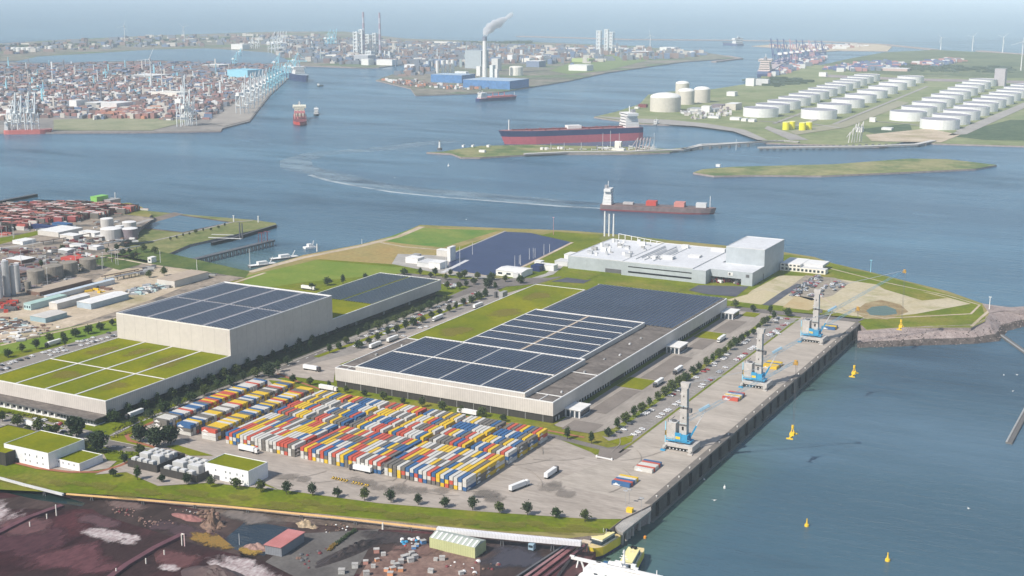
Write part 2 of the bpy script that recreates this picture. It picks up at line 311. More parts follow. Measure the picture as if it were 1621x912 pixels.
# layered sheets on the main site (4 cm steps)
def sh(name, pts, k, m): return sheet(name, pts, 0.04*k, m)
W = lambda *p: list(p)
mat('rusty_scrub', (.3, .17, .03), (.16, .12, .04), size=8, fine=.3, fsize=2)
sh('grass', A('380,440 600,388 700,373 940,371 1000,420 1250,403 1290,410 1443,449 1554,482 1560,504 1537,517 1430,518 1372,521 1361,513 1031,798.5 985,821 955,844 800,841 600,822 200,785 -300,760 -700,800 -900,700 0,560'), 1, grass)
sh('field', A('480,404 570,388 640,372 700,360 800,368 705,398 640,420 500,410 440,419'), 2, mat('straw_field', (.34, .24, .09), (.3, .25, .1), size=50, fine=.15, fsize=5, c3=(.16, .17, .05), size3=60, lo3=.52, hi3=.7))
sh('field', A('655,361 790,365 700,392 640,386 600,381'), 3, mat('bright_grass', (.09, .19, .03), (.2, .24, .05), size=45, fine=.12, fsize=4))
sh('path', ribbon(A('395,431 480,408 570,390 630,375 668,359'), 9), 4, sand)
sh('path', ribbon(A('602,384 640,391 690,395'), 4), 4, sand)
sh('field', A('390,437 500,412 640,424 640,432 480,447 380,462'), 3, mat('meadow', (.12, .2, .02), (.2, .24, .04), size=60, fine=.1, fsize=4))
sh('field', A('-500,585 190,508 190,530 -500,640'), 3, MATS['meadow'])
sh('path', ribbon(A('0,547 110,521 200,499 320,464 420,432'), 4), 4, sand)
sh('field', A('-300,340 0,345 200,340 245,345 205,372 186,390 250,402 388,440 330,455 180,503 -300,610'), 4, mat('industrial_ground', (.2, .165, .13), (.36, .3, .24), size=35, fine=.22, fsize=4, c3=(.12, .11, .1), size3=30, lo3=.5, hi3=.6))
sh('field', A('-100,520 110,470 180,425 330,425 350,430 240,475 110,518 0,540'), 5, sand)
sh('grass', A('-100,392 30,372 75,362 115,360 60,372 0,387 -100,412'), 5, grass)
sh('road', ribbon(A('-60,402 40,388 130,372 190,362 240,347'), 9), 6, conc)
sh('grass', A('130,410 180,402 240,414 190,428 150,418'), 6, mat('dark_grass', (.06, .1, .025), (.12, .15, .04), size=25, fine=.2, fsize=3))
sh('path', ribbon(A('130,402 200,412 262,424 300,428'), 4), 7, sand)
sh('grass', A('176,404 225,392 395,430 388,440 250,420'), 6, MATS['dark_grass'])
# right peninsula
sh('field', A('1170,478 1190,460 1235,436 1300,438 1420,455 1478,465 1537,481 1450,497 1373,505 1300,490'), 2, mat('pale_dune_sand', (.5, .44, .32), (.42, .36, .22), size=40, fine=.12, fsize=4, c3=(.24, .24, .09), size3=45, lo3=.55, hi3=.75))
sh('field', A('1150,475 1210,459 1237,466 1198,486'), 3, mat('buff_field', (.5, .42, .28), (.45, .4, .24), size=30, fine=.1, fsize=3))
sh('field', A('1235,490 1260,468 1300,474 1290,488 1275,493'), 3, mat('ochre_field', (.42, .31, .16), (.46, .38, .22), size=30, fine=.1, fsize=3))
sh('grass', A('1370,440 1420,452 1500,472 1460,476 1400,458'), 3, grass)
sh('road', ribbon(A('1180,505 1213,484 1245,462 1268,450'), 9), 4, asphd)
sh('path', ribbon(A('1298,421 1400,447 1500,468 1551,483 1537,497'), 2.2), 4, sand)
sh('path', ribbon(A('1298,470 1340,492 1400,504 1480,500 1537,497'), 3), 4, sand)
sh('path', ribbon(A('1566,492 1553,503 1538,517'), 3), 4, sand)
sh('field', A('1240,462 1275,436 1322,440 1345,448 1318,468 1285,476'), 3, mat('scrap_ground', (.24, .21, .17), (.34, .3, .24), size=14, fine=.3, fsize=2))
sh('field', A('1352,494 1370,480 1395,475 1425,482 1438,494 1405,506 1370,504'), 3, mat('brown_bank', (.22, .15, .07), (.36, .29, .16), size=14, fine=.2, fsize=2))
sh('pond', A('1371,492 1380,486 1402,484 1418,490 1420,497 1400,500 1378,499'), 4, tpond_m)
# riprap slope of the peninsula: top ring to waterline ring
rp = [(1359, 524, 1357, 551), (1395, 521, 1395, 550), (1430, 518, 1430, 549), (1480, 516, 1482, 547), (1537, 514, 1543, 545), (1559, 505, 1583, 541), (1568, 494, 1596, 525), (1600, 487, 1626, 517), (1680, 480, 1704, 510)]
mb = MB(); v = []; fs = []; RN = 6
for k in range(len(rp)-1):
    for j in range(6):
        f = j/6; q = [rp[k][i]+(rp[k+1][i]-rp[k][i])*f for i in range(4)]
        a, b2 = at(q[0], q[1], 0.3), at(q[2], q[3], WZ)
        for i in range(RN+1):
            s_ = i/RN; x = a[0]+(b2[0]-a[0])*s_; y = a[1]+(b2[1]-a[1])*s_
            v.append((x+rnd.uniform(-.6, .6), y+rnd.uniform(-.6, .6), .3+(WZ-.8-.3)*s_**1.25+rnd.uniform(-.15, .15)))
nr = len(v)//(RN+1)
for k in range(nr-1):
    for i in range(RN): fs.append((k*(RN+1)+i, k*(RN+1)+i+1, (k+1)*(RN+1)+i+1, (k+1)*(RN+1)+i))
wet = mat('wet_rock', (.06, .05, .045), (.13, .11, .1), size=5, fine=.3, fsize=1.1, bump=.3)
mb.add(v, [f for j, f in enumerate(fs) if j % RN < RN-2], rock); mb.add(v, [f for j, f in enumerate(fs) if j % RN >= RN-2], wet); struct('shore', mb)
struct('shore', MB().poly(A('1555,481 1574,484 1600,487 1700,480 1700,484 1640,492 1590,492 1566,496'), .35, rock, -12, rock))
mb = MB()
for k in range(420):      # loose boulders along the waterline
    q = rnd.choice(rp[:-1]); i = rp.index(q); f = rnd.random(); q2 = rp[i+1]; g_ = rnd.betavariate(3, 1.4)
    x0, y0 = at(q[0]+(q2[0]-q[0])*f, q[1]+(q2[1]-q[1])*f, 0); x1, y1 = at(q[2]+(q2[2]-q[2])*f, q[3]+(q2[3]-q[3])*f, WZ)
    mb.ball(x0+(x1-x0)*g_, y0+(y1-y0)*g_, .3-11.6*g_**1.25+.2, rnd.uniform(.3, .8), rnd.choice((rock, wet)), 5, 3, .7)
tag(mb.build('rubble'), 'rubble boulders armouring the shore slope of the headland', 'rocks', kind='stuff')
# container yard, quay apron, roads
sh('yard', A('243,655 430,598 520,616 700,646 880,682 945,722 1000,700 1020,700 1255,503 1361,512 1031,799.5 985,822 935,822 760,810 600,797 440,775 425,768 345,730 330,742 250,735 207,690 225,665'), 4, yardc)
Yq = W((-279.9, 695), (-279.9, 1197), (-334, 1204), (-332, 760), (-350, 700))
sh('quay_apron', Yq, 5, mat('apron_concrete', (.34, .3, .255), (.44, .39, .335), size=16, rough=.92, fine=.1, fsize=2.2, stretch=(.3, 1, 1), rotz=-.3, c3=(.28, .25, .215), size3=12, lo3=.55, hi3=.75))
sh('road', W((-397, 800), (-399, 1195), (-357, 1195), (-357, 815), (-366, 797)), 6, mat('dock_road_concrete', (.26, .23, .2), (.36, .32, .28), size=14, rough=.92, fine=.1, fsize=2.2, stretch=(1, .25, 1), c3=(.18, .165, .15), size3=11, lo3=.58, hi3=.75))
sh('car_park', W((-357, 795), (-357, 1190), (-335, 1185), (-332, 790), (-345, 785)), 7, mat('car_park_asphalt', (.23, .21, .19), (.29, .265, .24), size=18, rough=.95, fine=.1, fsize=2))
sh('verge', W((-334, 770), (-332.3, 770), (-333.3, 1185), (-335.3, 1185)), 8, grass)
sh('verge', ribbon(W((-354.5, 795), (-355, 930), (-360, 1185)), 4.5), 9, grass)
sh('grass', A('985,693 1003,690 1000,700 985,706 960,700'), 9, groof)
sh('road', W((-420, 1187), (-420, 1203), (-280, 1216), (-283, 1199)), 7, asph)
sh('verge', W((-420, 1206), (-420, 1226), (-283, 1221), (-283, 1210)), 7, grass)
for nm, x0, y0, x1, y1, m in (('pavement', -389, 841, -375, 905, paver), ('pavement', -389, 938, -373, 1012, paver), ('pavement', -389, 1040, -375, 1074, paver), ('pavement', -389, 1104, -373, 1152, paver), ('pavement', -389, 796, -366, 818, paver)):
    sh(nm, W((x0, y0), (x1, y0), (x1, y1), (x0, y1)), 10, m)
for x0, y0, x1, y1 in ((-397, 908, -375, 936), (-397, 1077, -375, 1101), (-386, 1172, -372, 1189)):
    sh('lawn', W((x0, y0), (x1, y0), (x1, y1), (x0, y1)), 10, groof)
# strip between yard and long hall
sh('road', A('225,668 300,690 300,700'), 5, asph)
sh('verge', A('425,602 530,612 878,673 905,692 960,703 945,720 870,690 700,657 520,626 440,618'), 6, grass)
sh('path', ribbon(A('440,592 470,604 520,621 640,642 760,664 878,684 925,693'), 2.6), 7, redpath)
sh('road', ribbon(A('430,611 520,627 700,658 880,692 960,712 1000,706'), 7), 7, asph)
sh('road', A('950,710 1000,712 975,728 945,727'), 8, paver)
# road system west of the yard
sh('road', A('-120,640 0,650 100,676 172,690 210,668 300,632 500,552 700,474 760,448 800,455 700,490 560,560 455,598 420,600 320,642 222,676 205,690 230,706 300,724 350,745 320,748 255,722 190,716 140,700 90,696 0,672 -120,650'), 6, asph)
sh('car_park', A('430,590 610,540 770,474 870,445 848,451 706,520 620,560 531,583 528,606 460,596'), 7, yardc)
sh('car_park', A('560,530 780,452 800,470 720,500 560,560 480,580'), 8, MATS['car_park_asphalt'])
sh('car_park', A('-200,620 0,575 190,522 185,545 90,568 -100,620'), 7, MATS['car_park_asphalt'])
sh('car_park', A('-100,655 0,658 60,664 150,684 130,702 60,694 -100,668'), 8, MATS['car_park_asphalt'])
sh('road', A('640,432 730,442 870,440 900,436 848,450 780,456 700,450 600,440'), 7, asph)
for s_, wd in (('0,655 60,668 100,680', 1.5), ('600,532 700,495 770,468', 5), ('500,566 600,530 700,490', 5.5), ('540,578 640,543 740,503', 4)):
    sh('verge', ribbon(A(s_), wd), 10, groof)
sh('verge', A('0,700 60,709 110,700 60,694 0,690'), 9, groof)
sh('verge', A('0,687 40,695 95,700 130,708 160,712 170,718 150,723 90,705 0,695'), 9, grass)
sh('verge', A('160,712 205,718 240,712 280,720 262,728 215,732 170,730'), 9, grass)
sh('verge', A('172,697 222,668 262,655 245,668 215,684 205,694 240,706 250,712 200,702'), 9, groof)
sh('path', ribbon(A('262,661 225,676 200,690 205,698 235,706 248,710'), 3), 10, redpath)
sh('verge', A('262,707 280,705 338,722 300,722'), 9, groof)
sh('pavement', A('115,722 155,715 195,722 172,742 130,748 60,742 80,735'), 8, yardc)
sh('pavement', A('150,752 215,724 345,745 440,776 330,765 250,770 200,748'), 8, yardc)
sh('path', ribbon(A('0,727 60,742 110,748 155,748 190,738 225,722'), 3), 10, redpath)
# pale edges of the roads
for s_ in ('0,655 60,668 120,682 172,692 205,676', '172,697 205,704 245,712 268,716', '222,667 300,636 420,590 560,535 700,480', '0,672 90,696 140,702 165,712 200,717'):
    sh('kerb', ribbon(A(s_), .7), 12, kerbm)
# dashes
mb = MB()
def dash(pts, n):
    for k in range(n):
        f = (k+.5)/n*(len(pts)-1); i = min(int(f), len(pts)-2); f -= i
        a, b_ = Vector(pts[i]), Vector(pts[i+1]); p = a.lerp(b_, f); d = (b_-a).normalized()*1.6; n_ = Vector((-d.y, d.x)).normalized()*.35
        mb.add([(p-d+n_).to_tuple()+(.55,), (p-d-n_).to_tuple()+(.55,), (p+d-n_).to_tuple()+(.55,), (p+d+n_).to_tuple()+(.55,)], [(0, 1, 2, 3)], linem)
dash(A('440,614 520,631 700,661 880,695'), 30); dash(A('180,688 215,672 300,637 420,594 560,538 700,484'), 50); dash(A('150,706 210,710 290,730'), 10); dash(A('0,664 90,688 150,698'), 14)
for k in range(64):
    for x in (-356.5, -341.5):
        y = 800+k*6
        mb.add([(x, y, .56), (x+5, y, .56), (x+5, y+.15, .56), (x, y+.15, .56)], [(0, 1, 2, 3)], linem)
struct('road_marking', mb)
# ore yard sheets (base -3)
def so_(name, s_, k, m): return sheet(name, A(s_, -3), -3+.05*k, m)
so_('ground', '-100,748 150,772 400,792 600,812 800,830 900,838 922,847 880,856 690,842 560,836 400,822 250,795 110,783 -100,765', 1, soil)
so_('ground', '110,783 260,800 400,822 560,838 690,846 860,858 900,866 840,912 600,912 470,900 330,868 160,815', 2, ored)
so_('ground', '0,790 60,783 120,790 200,800 330,840 440,872 400,880 280,846 150,806 0,806', 3, ored)
so_('pond', '0,762 40,770 90,783 135,797 130,802 60,792 0,778', 4, P('dark_green_water', .012, .03, .028, .25))
so_('pond', '352,856 392,824 470,838 440,868 418,880 385,874 358,866', 4, dpond_m)
so_('ground', '478,845 600,838 560,912 480,920 420,890', 3, mat('grey_yard', (.1, .09, .085), (.15, .14, .13), size=20, fine=.15, fsize=2))
so_('ground', '620,872 690,870 760,884 760,912 560,925 580,895', 5, mat('rusty_yard', (.15, .09, .075), (.24, .16, .13), size=15, fine=.25, fsize=2))
q2 = random.Random(44)
for i, (st, e, a) in enumerate((('-90,775 0,785 62,792 70,812 40,856 -20,880 -90,880', .36, 1), ('100,825 150,826 195,834 245,856 238,872 180,868 130,852 105,846', .4, 1), ('150,832 240,850 236,868 170,850', .3, 1), ('300,868 350,868 430,884 500,925 440,950 350,910', .42, 1), ('330,872 380,874 440,900 400,912 350,890', .33, 1), ('240,888 300,892 300,908 235,905', .5, 1), ('185,852 215,850 222,866 190,866', .5, .8))):
    soft('ore_dust', st, -3+.05*(7+i), (.36, .26, .26), (.68, .62, .6), 9, e, i, sx=.45, amp=a*.75)
soft('scrub', '262,822 320,826 370,866 428,872 425,890 370,890 320,862 275,842', -3+.05*15, (.32, .17, .03), (.16, .12, .04), 5, .8, 20, kind='structure')
soft('scrub', '375,852 430,868 428,884 380,884', -3+.05*16, (.4, .25, .04), (.2, .13, .04), 4, .75, 21)
for i, (st, c1, c2, z_) in enumerate((('10,800 130,820 200,870 100,912 -60,900', (.085, .034, .04), (.05, .018, .024), 17), ('60,850 200,860 230,900 100,930 20,900', (.13, .052, .058), (.075, .028, .033), 18), ('200,800 330,830 440,870 400,880 250,850', (.05, .032, .036), (.085, .05, .055), 19), ('110,806 180,812 210,840 120,835', (.07, .04, .045), (.12, .06, .065), 20), ('0,815 90,812 110,835 40,860 -30,850', (.15, .07, .07), (.08, .04, .045), 21), ('240,860 330,870 340,900 250,905', (.09, .036, .038), (.14, .062, .06), 22), ('160,785 240,790 260,810 180,812', (.12, .08, .07), (.17, .12, .11), 23), ('600,850 700,856 720,880 620,880', (.2, .12, .1), (.12, .07, .06), 24), ('330,800 440,806 500,830 420,838 350,830', (.14, .12, .11), (.2, .17, .15), 25), ('560,838 690,846 680,866 570,862', (.04, .035, .035), (.07, .055, .055), 26), ('745,862 900,862 870,912 760,912', (.045, .045, .06), (.06, .055, .07), 27))):
    soft('ground', st, -3+.02*z_, c1, c2, 14, .34, 30+i, sx=.4)
# weathering of the verge, yard and fields
for i in range(26):
    px = 20+i*36; py = 752+px*.085+q2.uniform(-4, 10); w_ = q2.uniform(25, 60)
    soft('dry_grass', '%f,%f %f,%f %f,%f %f,%f' % (px-w_, py-4, px+w_, py+3, px+w_, py+14, px-w_, py+8), .52+.01*i, (.22, .19, .03), (.17, .165, .02), 5, .42, 60+i, amp=.5)
for i in range(16):
    px, py = q2.uniform(450, 960), 0; py = 726+(px-450)*.09+q2.uniform(0, 26) if px > 870 else 755+(px-450)*.09+q2.uniform(-4, 8); w_ = q2.uniform(16, 40)
    soft('stain', '%f,%f %f,%f %f,%f %f,%f' % (px-w_, py-7, px+w_, py-7, px+w_, py+7, px-w_, py+7), .62+.004*i, (.2, .175, .15), (.25, .22, .19), 7, .5, 100+i, amp=.5, sx=.35, rotz=.9)
for i in range(22):      # tyre marks in the open yard
    px, py = q2.uniform(780, 1010), q2.uniform(715, 800)
    if i % 3 == 0: px, py = q2.uniform(430, 700), 757+q2.uniform(0, 16)
    x_, y_ = at(px, py); a_ = q2.uniform(-.5, 2.2); pts_ = []
    for j in range(12): pts_.append((x_, y_)); x_ += math.cos(a_)*3.2; y_ += math.sin(a_)*3.2; a_ += q2.uniform(-.02, .16)
    if min(p[1]-(p[0]+302)*.9 for p in pts_) > 668 and max(p[0] for p in pts_) < -300: sheet('tyre_mark', ribbon(pts_, .5), .57+.004*i, mat('tyre_stain', (.26, .225, .19), (.33, .29, .25), size=3, fine=.2))
for i in range(14):
    y_ = 720+i*34; x_ = -306+q2.uniform(-16, 16); pts_ = [(x_-14, y_-16), (x_+14, y_-16), (x_+14, y_+16), (x_-14, y_+16)]
# spits at the old harbour, z -8
land('spit', A('196,372 215,350 225,333 300,340 400,348 436,353 438,356 400,365 300,387 252,408 200,408', -8), -8, mat('spit_grass', (.13, .16, .05), (.24, .23, .1), size=25, fine=.2, fsize=4))
sheet('pond', A('214,354 276,339 366,352 290,368 226,361', -7.8), -7.8, sea_m)
for st_ in ('214,354 276,339', '276,339 366,352', '366,352 290,368 226,361 214,354'): sheet('bank', ribbon(A(st_, -7.75), 5), -7.76, soil)
sheet('path', ribbon(A('188,390 240,382 300,368 366,352 400,349', -7.7), 3.5), -7.7, conc)
sheet('bank', A('215,352 276,336 290,339 230,356 205,368', -7.75), -7.75, mat('brown_mud', (.17, .14, .12), (.24, .2, .17), size=15))
# the open solar-dark pond on the headland
sh('pavement', A('630,402 707,405 778,434 770,442 700,434 620,418'), 4, conc)
sh('pond', A('706,427 712,404 800,367 840,369 906,384 815,431 770,437 740,433'), 5, mat('covered_basin_liner', (.018, .026, .08), (.03, .042, .105), size=50, lo=.3, hi=.7, rough=.4, fine=.2, fsize=5, spec=.25, rib=(7, .12, 1.08, 'x')))
sh('path', ribbon(A('706,427 712,403 800,366'), 3), 6, conc)
sh('path', ribbon(A('906,384 870,402 812,430'), 4), 6, sand)
sh('path', ribbon(A('700,434 732,431 770,437 800,440'), 3), 6, sand)
sh('path', ribbon(A('700,432 740,412'), 5), 7, lgrey)
sh('field', A('855,373 905,382 945,380 955,372 880,367'), 6, grass)
sh('road', ribbon(A('760,440 830,446 870,434 900,410 960,383'), 9), 6, conc)
sh('car_park', A('872,446 905,438 936,443 924,449'), 7, asphd)
sh('lawn', A('884,438 905,428 955,433 930,444'), 8, grass)
sh('lawn', A('978,450 1000,438 1098,453 1070,464 1010,458'), 8, grass)
sh('pavement', A('1105,452 1185,454 1165,470 1118,466 1090,460'), 8, asphd)
# far shores
Z8 = -8
def far(name, s_, m=farland, z=Z8): return land(name, A(s_, z), z, m, rock, -12)
far('headland', '1097,273 1112,268 1160,264 1240,262 1320,260 1440,251 1500,252 1578,261 1545,267 1440,272 1300,278 1200,277 1130,278', mat('island_grass', (.16, .19, .07), (.3, .27, .13), size=45, fine=.2, fsize=7, c3=(.1, .15, .05), size3=70))
far('headland', '675,241 700,240 718,237 760,231 840,229 1010,233 1060,236 1090,233 1060,241 1000,243 900,243 830,245 760,249 730,249 715,243', MATS['island_grass'])
far('headland', '940,185 975,177 1012,165 1026,150 1060,145 1130,141 1200,130 1207,118 1225,104 1265,101 1300,103 1350,92 1400,83 1480,79 1560,83 1640,88 1900,96 2600,140 2600,260 1621,231 1480,227 1440,222 1400,232 1213,226 1195,214 1160,205 1110,199 1015,196', tankg)
def farsheet(name, s_, k, m, z=Z8): return sheet(name, A(s_, z), z+.25*k, m)
farsheet('hill', '1300,103 1350,92 1400,83 1480,79 1560,83 1640,88 1900,96 2600,140 2200,130 1620,124 1440,122 1380,116 1320,112', 1, duneg)
farsheet('road', '1300,118 1440,124 1700,130 1700,134 1440,128 1300,122', 2, mat('purple_grey_ground', (.26, .22, .22), (.34, .29, .28), size=90, fine=.2, fsize=15))
farsheet('field', '1360,205 1440,196 1445,210 1390,214', 2, mat('dark_scrub', (.05, .085, .04), (.09, .125, .06), size=40, fine=.3, fsize=9))
farsheet('field', '1500,215 1600,190 1900,190 1900,226 1560,222', 2, MATS['dark_scrub'])
farsheet('road', '1500,215 1600,172 1760,110 1780,112 1620,172 1530,213', 3, mat('worn_road', (.3, .28, .26), (.36, .34, .31), size=60))
farsheet('road', '940,184 1010,188 1060,190 1120,196 1180,206 1215,222 1200,222 1160,208 1100,200 1015,195', 2, MATS['worn_road'])
for s_, w_ in (('1225,196 1300,168 1392,134', 10), ('1262,200 1345,170 1430,138', 14), ('1320,197 1400,165 1468,137', 10), ('1462,203 1530,172 1600,141', 12), ('1516,208 1590,177 1660,148', 10), ('1230,182 1290,186', 8), ('1380,192 1440,197 1480,203', 8), ('1200,192 1290,197 1330,203', 10)):
    sheet('road', ribbon(A(s_, Z8), w_), Z8+.8, MATS['worn_road'])
farsheet('path', '1215,200 1260,214 1280,222 1250,222 1210,204', 3, MATS['worn_road'])
farsheet('field', '1370,214 1470,204 1520,214 1490,226 1380,224', 3, sand)
farsheet('road', '1250,208 1330,195 1420,160 1440,163 1340,202 1260,214', 3, mat('olive_track', (.28, .27, .19), (.32, .3, .21), size=50))
far('headland', '595,127 620,118 680,112 720,103 640,101 600,107 560,107 484,104 430,96 350,84 300,90 -600,110 -600,74 0,69 100,63 250,56 440,50 545,50 640,61 760,65 850,67 1000,73 1090,80 1172,91 1150,93 1080,98 960,115 900,128 832,139 790,146 745,148 658,151 650,140')
far('headland', '-600,216 0,210 238,209 350,207 352,203 395,192 428,150 455,125 478,108 460,100 330,90 250,96 -100,100 -700,112', terml)
farsheet('lake', '20,99 60,90 130,86 240,79 330,77 430,84 462,98 400,103 330,100 250,96 130,99 60,100', 5, sea_m)
farsheet('field', '85,190 240,185 300,192 240,207 85,207', 3, mat('grassy_apron', (.22, .24, .14), (.32, .31, .2), size=60))
farsheet('field', '355,200 395,190 428,148 440,140 420,135 385,155 330,195', 3, mat('pale_apron', (.3, .27, .24), (.36, .33, .29), size=60))
farsheet('field', '930,90 990,85 1040,92 960,112 900,118 870,112', 3, mat('green_patch', (.16, .22, .08), (.2, .24, .1), size=80))
# breakwaters
mb = MB()
for s_, wd in (('820,57 900,59 1000,62 1150,63 1300,65 1400,70 1480,78', 45), ('1150,88 1172,92 1130,97', 25), ('1550,80 1700,92', 40)):
    mb.poly(ribbon(A(s_, -6), wd), -6, rock, -12, rock)
struct('breakwater', mb)
land('headland', A('1190,73 1215,71 1390,70 1412,74 1405,81 1330,80 1290,83 1250,77', -8), -8, sand)
# ------------------------------------------------------------ logistics halls
def solar_field(name, parent, x0, y0, x1, y1, z, pitch, wd, tilt=.35, m=None):
    mb = MB(); n = int((x1-x0)/pitch)
    for k in range(n):
        x = x0+(x1-x0)*(k+.5)/n-wd/2
        mb.add([(x, y0, z+.25), (x+wd, y0, z+.25+tilt), (x+wd, y1, z+.25+tilt), (x, y1, z+.25)], [(0, 1, 2, 3)], m or solar)
        mb.add([(x+wd, y0, z+.25+tilt), (x+wd, y0, z+.05), (x+wd, y1, z+.05), (x+wd, y1, z+.25+tilt)], [(0, 1, 2, 3)], lgrey)
    return mb.build(name, parent)
def edge(mb, x0, y0, x1, y1, z, m, wd=.9, h=.7):     # parapet ring
    mb.box(x0, y0, z, x1, y0+wd, z+h, m); mb.box(x0, y1-wd, z, x1, y1, z+h, m)
    mb.box(x0, y0+wd, z, x0+wd, y1-wd, z+h, m); mb.box(x1-wd, y0+wd, z, x1, y1-wd, z+h, m)
# --- left hall
h1 = thing('warehouse', 'long white hall with tall cream block, green roof and solar roof', 'warehouse', (-740, 885, 0))
MB().box(-797, 660, 0, -684, 926, 5.6, dark).box(-750, 926, 0, -684, 1110, 5.6, dark).build('base', h1)
m_ = MB().box(-800, 657, 5.4, -679.5, 929, 15.2, clad, groof).box(-753, 929, 5.4, -679.5, 1114, 15.2, clad, groof); edge(m_, -800, 657, -679.5, 929, 15.2, white, .8, .6); edge(m_, -753, 929, -679.5, 1114, 15.2, white, .8, .6)
m_.build('wall', h1)
MB().box(-798.6, 658.5, 15.2, -681, 791, 15.45, groof).build('green_roof', h1); MB().box(-751.5, 930, 15.2, -681, 992, 15.45, groof).build('green_roof', h1)
for x in (-770, -740, -710): MB().box(x-.9, 658, 15.5, x+.9, 791.5, 15.75, lgrey).build('roof_walkway', h1)
MB().box(-799, 717.4, 15.76, -681, 718.8, 15.95, cream).build('roof_walkway', h1)
m_ = MB().box(-800.2, 792, 15.3, -679.3, 929.2, 36.3, clad2, P('tower_roof', .34, .34, .36, .9)); m_.box(-800.2, 792, 36.3, -679.3, 793, 37, cream); m_.box(-800.2, 928, 36.3, -679.3, 929.2, 37.2, white)
m_.box(-800.2, 793, 36.3, -799.2, 928, 37, lgrey); m_.box(-680.3, 793, 36.3, -679.3, 928, 37, lgrey); tall = m_.build('tower', h1)
for i, (a, b_) in enumerate(((-797, -770), (-767, -740.5), (-737.5, -711), (-708, -682))):
    for c, d in ((795, 860), (863, 926)): solar_field('solar_array', tall, a, c, b_, d, 36.4, 2.9, 2.2)
for a, b_ in ((-751, -717), (-715, -682)): solar_field('solar_array', h1, a, 994, b_, 1112, 15.4, 2.9, 2.2)
m_ = MB().box(-860, 645.5, 4.5, -679.2, 656.8, 5.3, roofd).box(-860, 645.4, 4.2, -679.1, 645.5, 5.2, dgrey)
m_.build('canopy', h1)
for k in range(18): x = -720-k*6.4; MB().box(x-.6, 646.6, 0, x+.6, 648.6, 4.2, white).build('pillar', h1)
MB().box(-860, 651, .5, -716, 659.9, 4.2, glass).box(-715.9, 647.6, .5, -680.4, 659.9, 4.2, glass).box(-860, 646.0, .06, -680, 656, .5, white).build('glazing', h1)
for k in range(12): x = -683-k*2.9; MB().box(x-.1, 647.3, .5, x+.1, 647.6, 4.2, steel).build('mullion', h1)
for k in range(9): MB().box(-684, 700+k*45, 0, -683.6, 703+k*45, 3, grey).build('side_door', h1)
# --- right hall
h2 = thing('warehouse', 'large hall with stepped solar roofs, white ribbed walls and dark docks', 'warehouse', (-492, 985, 0))
MB().box(-586, 804.6, 0, -402.5, 1140, 5.6, dark).box(-530, 1140, 0, -402.5, 1170, 5.6, dark).box(-402.5, 804.7, 0, -399.6, 824, 5.6, dark).build('base', h2)
m_ = MB().box(-586.8, 803.8, 5.5, -532.5, 1141, 15.1, clad, groof).box(-532.5, 803.8, 5.5, -399.2, 1170.5, 15.1, clad, roofd)
edge(m_, -586.8, 803.8, -532.5, 1141, 15.1, white, .8, .7)
m_.box(-532.5, 803.8, 15.1, -399.2, 804.6, 15.8, white); m_.box(-400.1, 804.6, 15.1, -399.2, 1170.5, 15.8, white); m_.box(-532.5, 1169.6, 15.1, -400.1, 1170.5, 15.8, lgrey); m_.build('wall', h2)
for k in range(13): x = -578+k*14.2; MB().box(x, 804.3, .1, x+.35, 804.55, 5.4, grey).build('base_post', h2)
MB().box(-586, 905, 15.1, -533, 1140, 15.5, groof).build('green_roof', h2)
MB().box(-586, 804.7, 15.1, -567.5, 904.8, 15.4, roofd).build('side_roof', h2); MB().box(-422, 804.7, 15.1, -400.2, 1037, 15.4, roofd).build('side_roof', h2)
for x0, y0, x1, y1 in ((-586, 812, -567.5, 812.9), (-577, 804.7, -576.4, 812), (-586, 904.6, -566, 905.6), (-422, 819, -400.2, 819.8), (-411, 804.7, -410.4, 819), (-422, 880, -400.2, 880.9)): MB().box(x0, y0, 15.42, x1, y1, 15.8, white).build('roof_joint', h2)
m_ = MB().box(-567.6, 803.9, 15.1, -421.6, 905, 18.7, clad, roofd); edge(m_, -567.6, 803.7, -421.6, 905, 18.7, white, 1.0, .8); up1 = m_.build('raised_roof', h2)
cols = (-566, -529.5, -494.5, -459, -424)
for i in range(4):
    for c, d in ((806, 853), (856.5, 903)): solar_field('solar_array', up1, cols[i]+(.6 if i else 0), c, cols[i+1]-.6, d, 18.8, 3.1, 2.45)
m_ = MB().box(-566, 853.5, 18.75, -424, 856, 19.1, cream)
for x in cols[1:4]: m_.box(x-.35, 805, 18.75, x+.35, 903, 19.15, white)
m_.build('roof_walkway', up1)
m_ = MB().box(-533.2, 905, 15.1, -427, 1037, 18.1, clad, roofd); edge(m_, -533.2, 905, -427, 1037.4, 18.1, white, 1.0, .7); up2 = m_.build('raised_roof', h2)
ys = [907, 928, 949.5, 971, 992.5, 1014, 1035]
for i in range(6):
    for a, b_ in ((-532, -481.8), (-478.6, -429)): solar_field('solar_array', up2, a, ys[i]+1.2, b_, ys[i+1]-1.2, 18.2, 3.1, 2.45)
m_ = MB().box(-481.2, 906, 18.2, -479.2, 1036, 18.5, mat('beige_roof', (.5, .42, .34), (.5, .42, .34)))
for y in ys[1:6]: m_.box(-532, y-.6, 18.9, -429, y+.6, 19.15, white)
m_.build('roof_walkway', up2)
m_ = MB().box(-531, 1037.6, 15.1, -401, 1169.5, 15.9, roofd); up3 = m_.build('rear_roof', h2)
solar_field('solar_array', up3, -530, 1039, -402.5, 1168.5, 15.95, 3.9, 3.1)
m_ = MB(); k = 0
for a, b_ in ((840, 906), (938, 1012), (1040, 1076), (1104, 1152), (806, 820)):
    y = a+2
    while y < b_-3:
        x = -399.55 if a == 806 else -402.45
        MB().box(x, y, .9, x+.3, y+1.7, 3.6, lgrey).box(x+.05, y-.6, .5, x+.5, y-.3, 3.9, black).build('dock_door', h2); y += 4.6
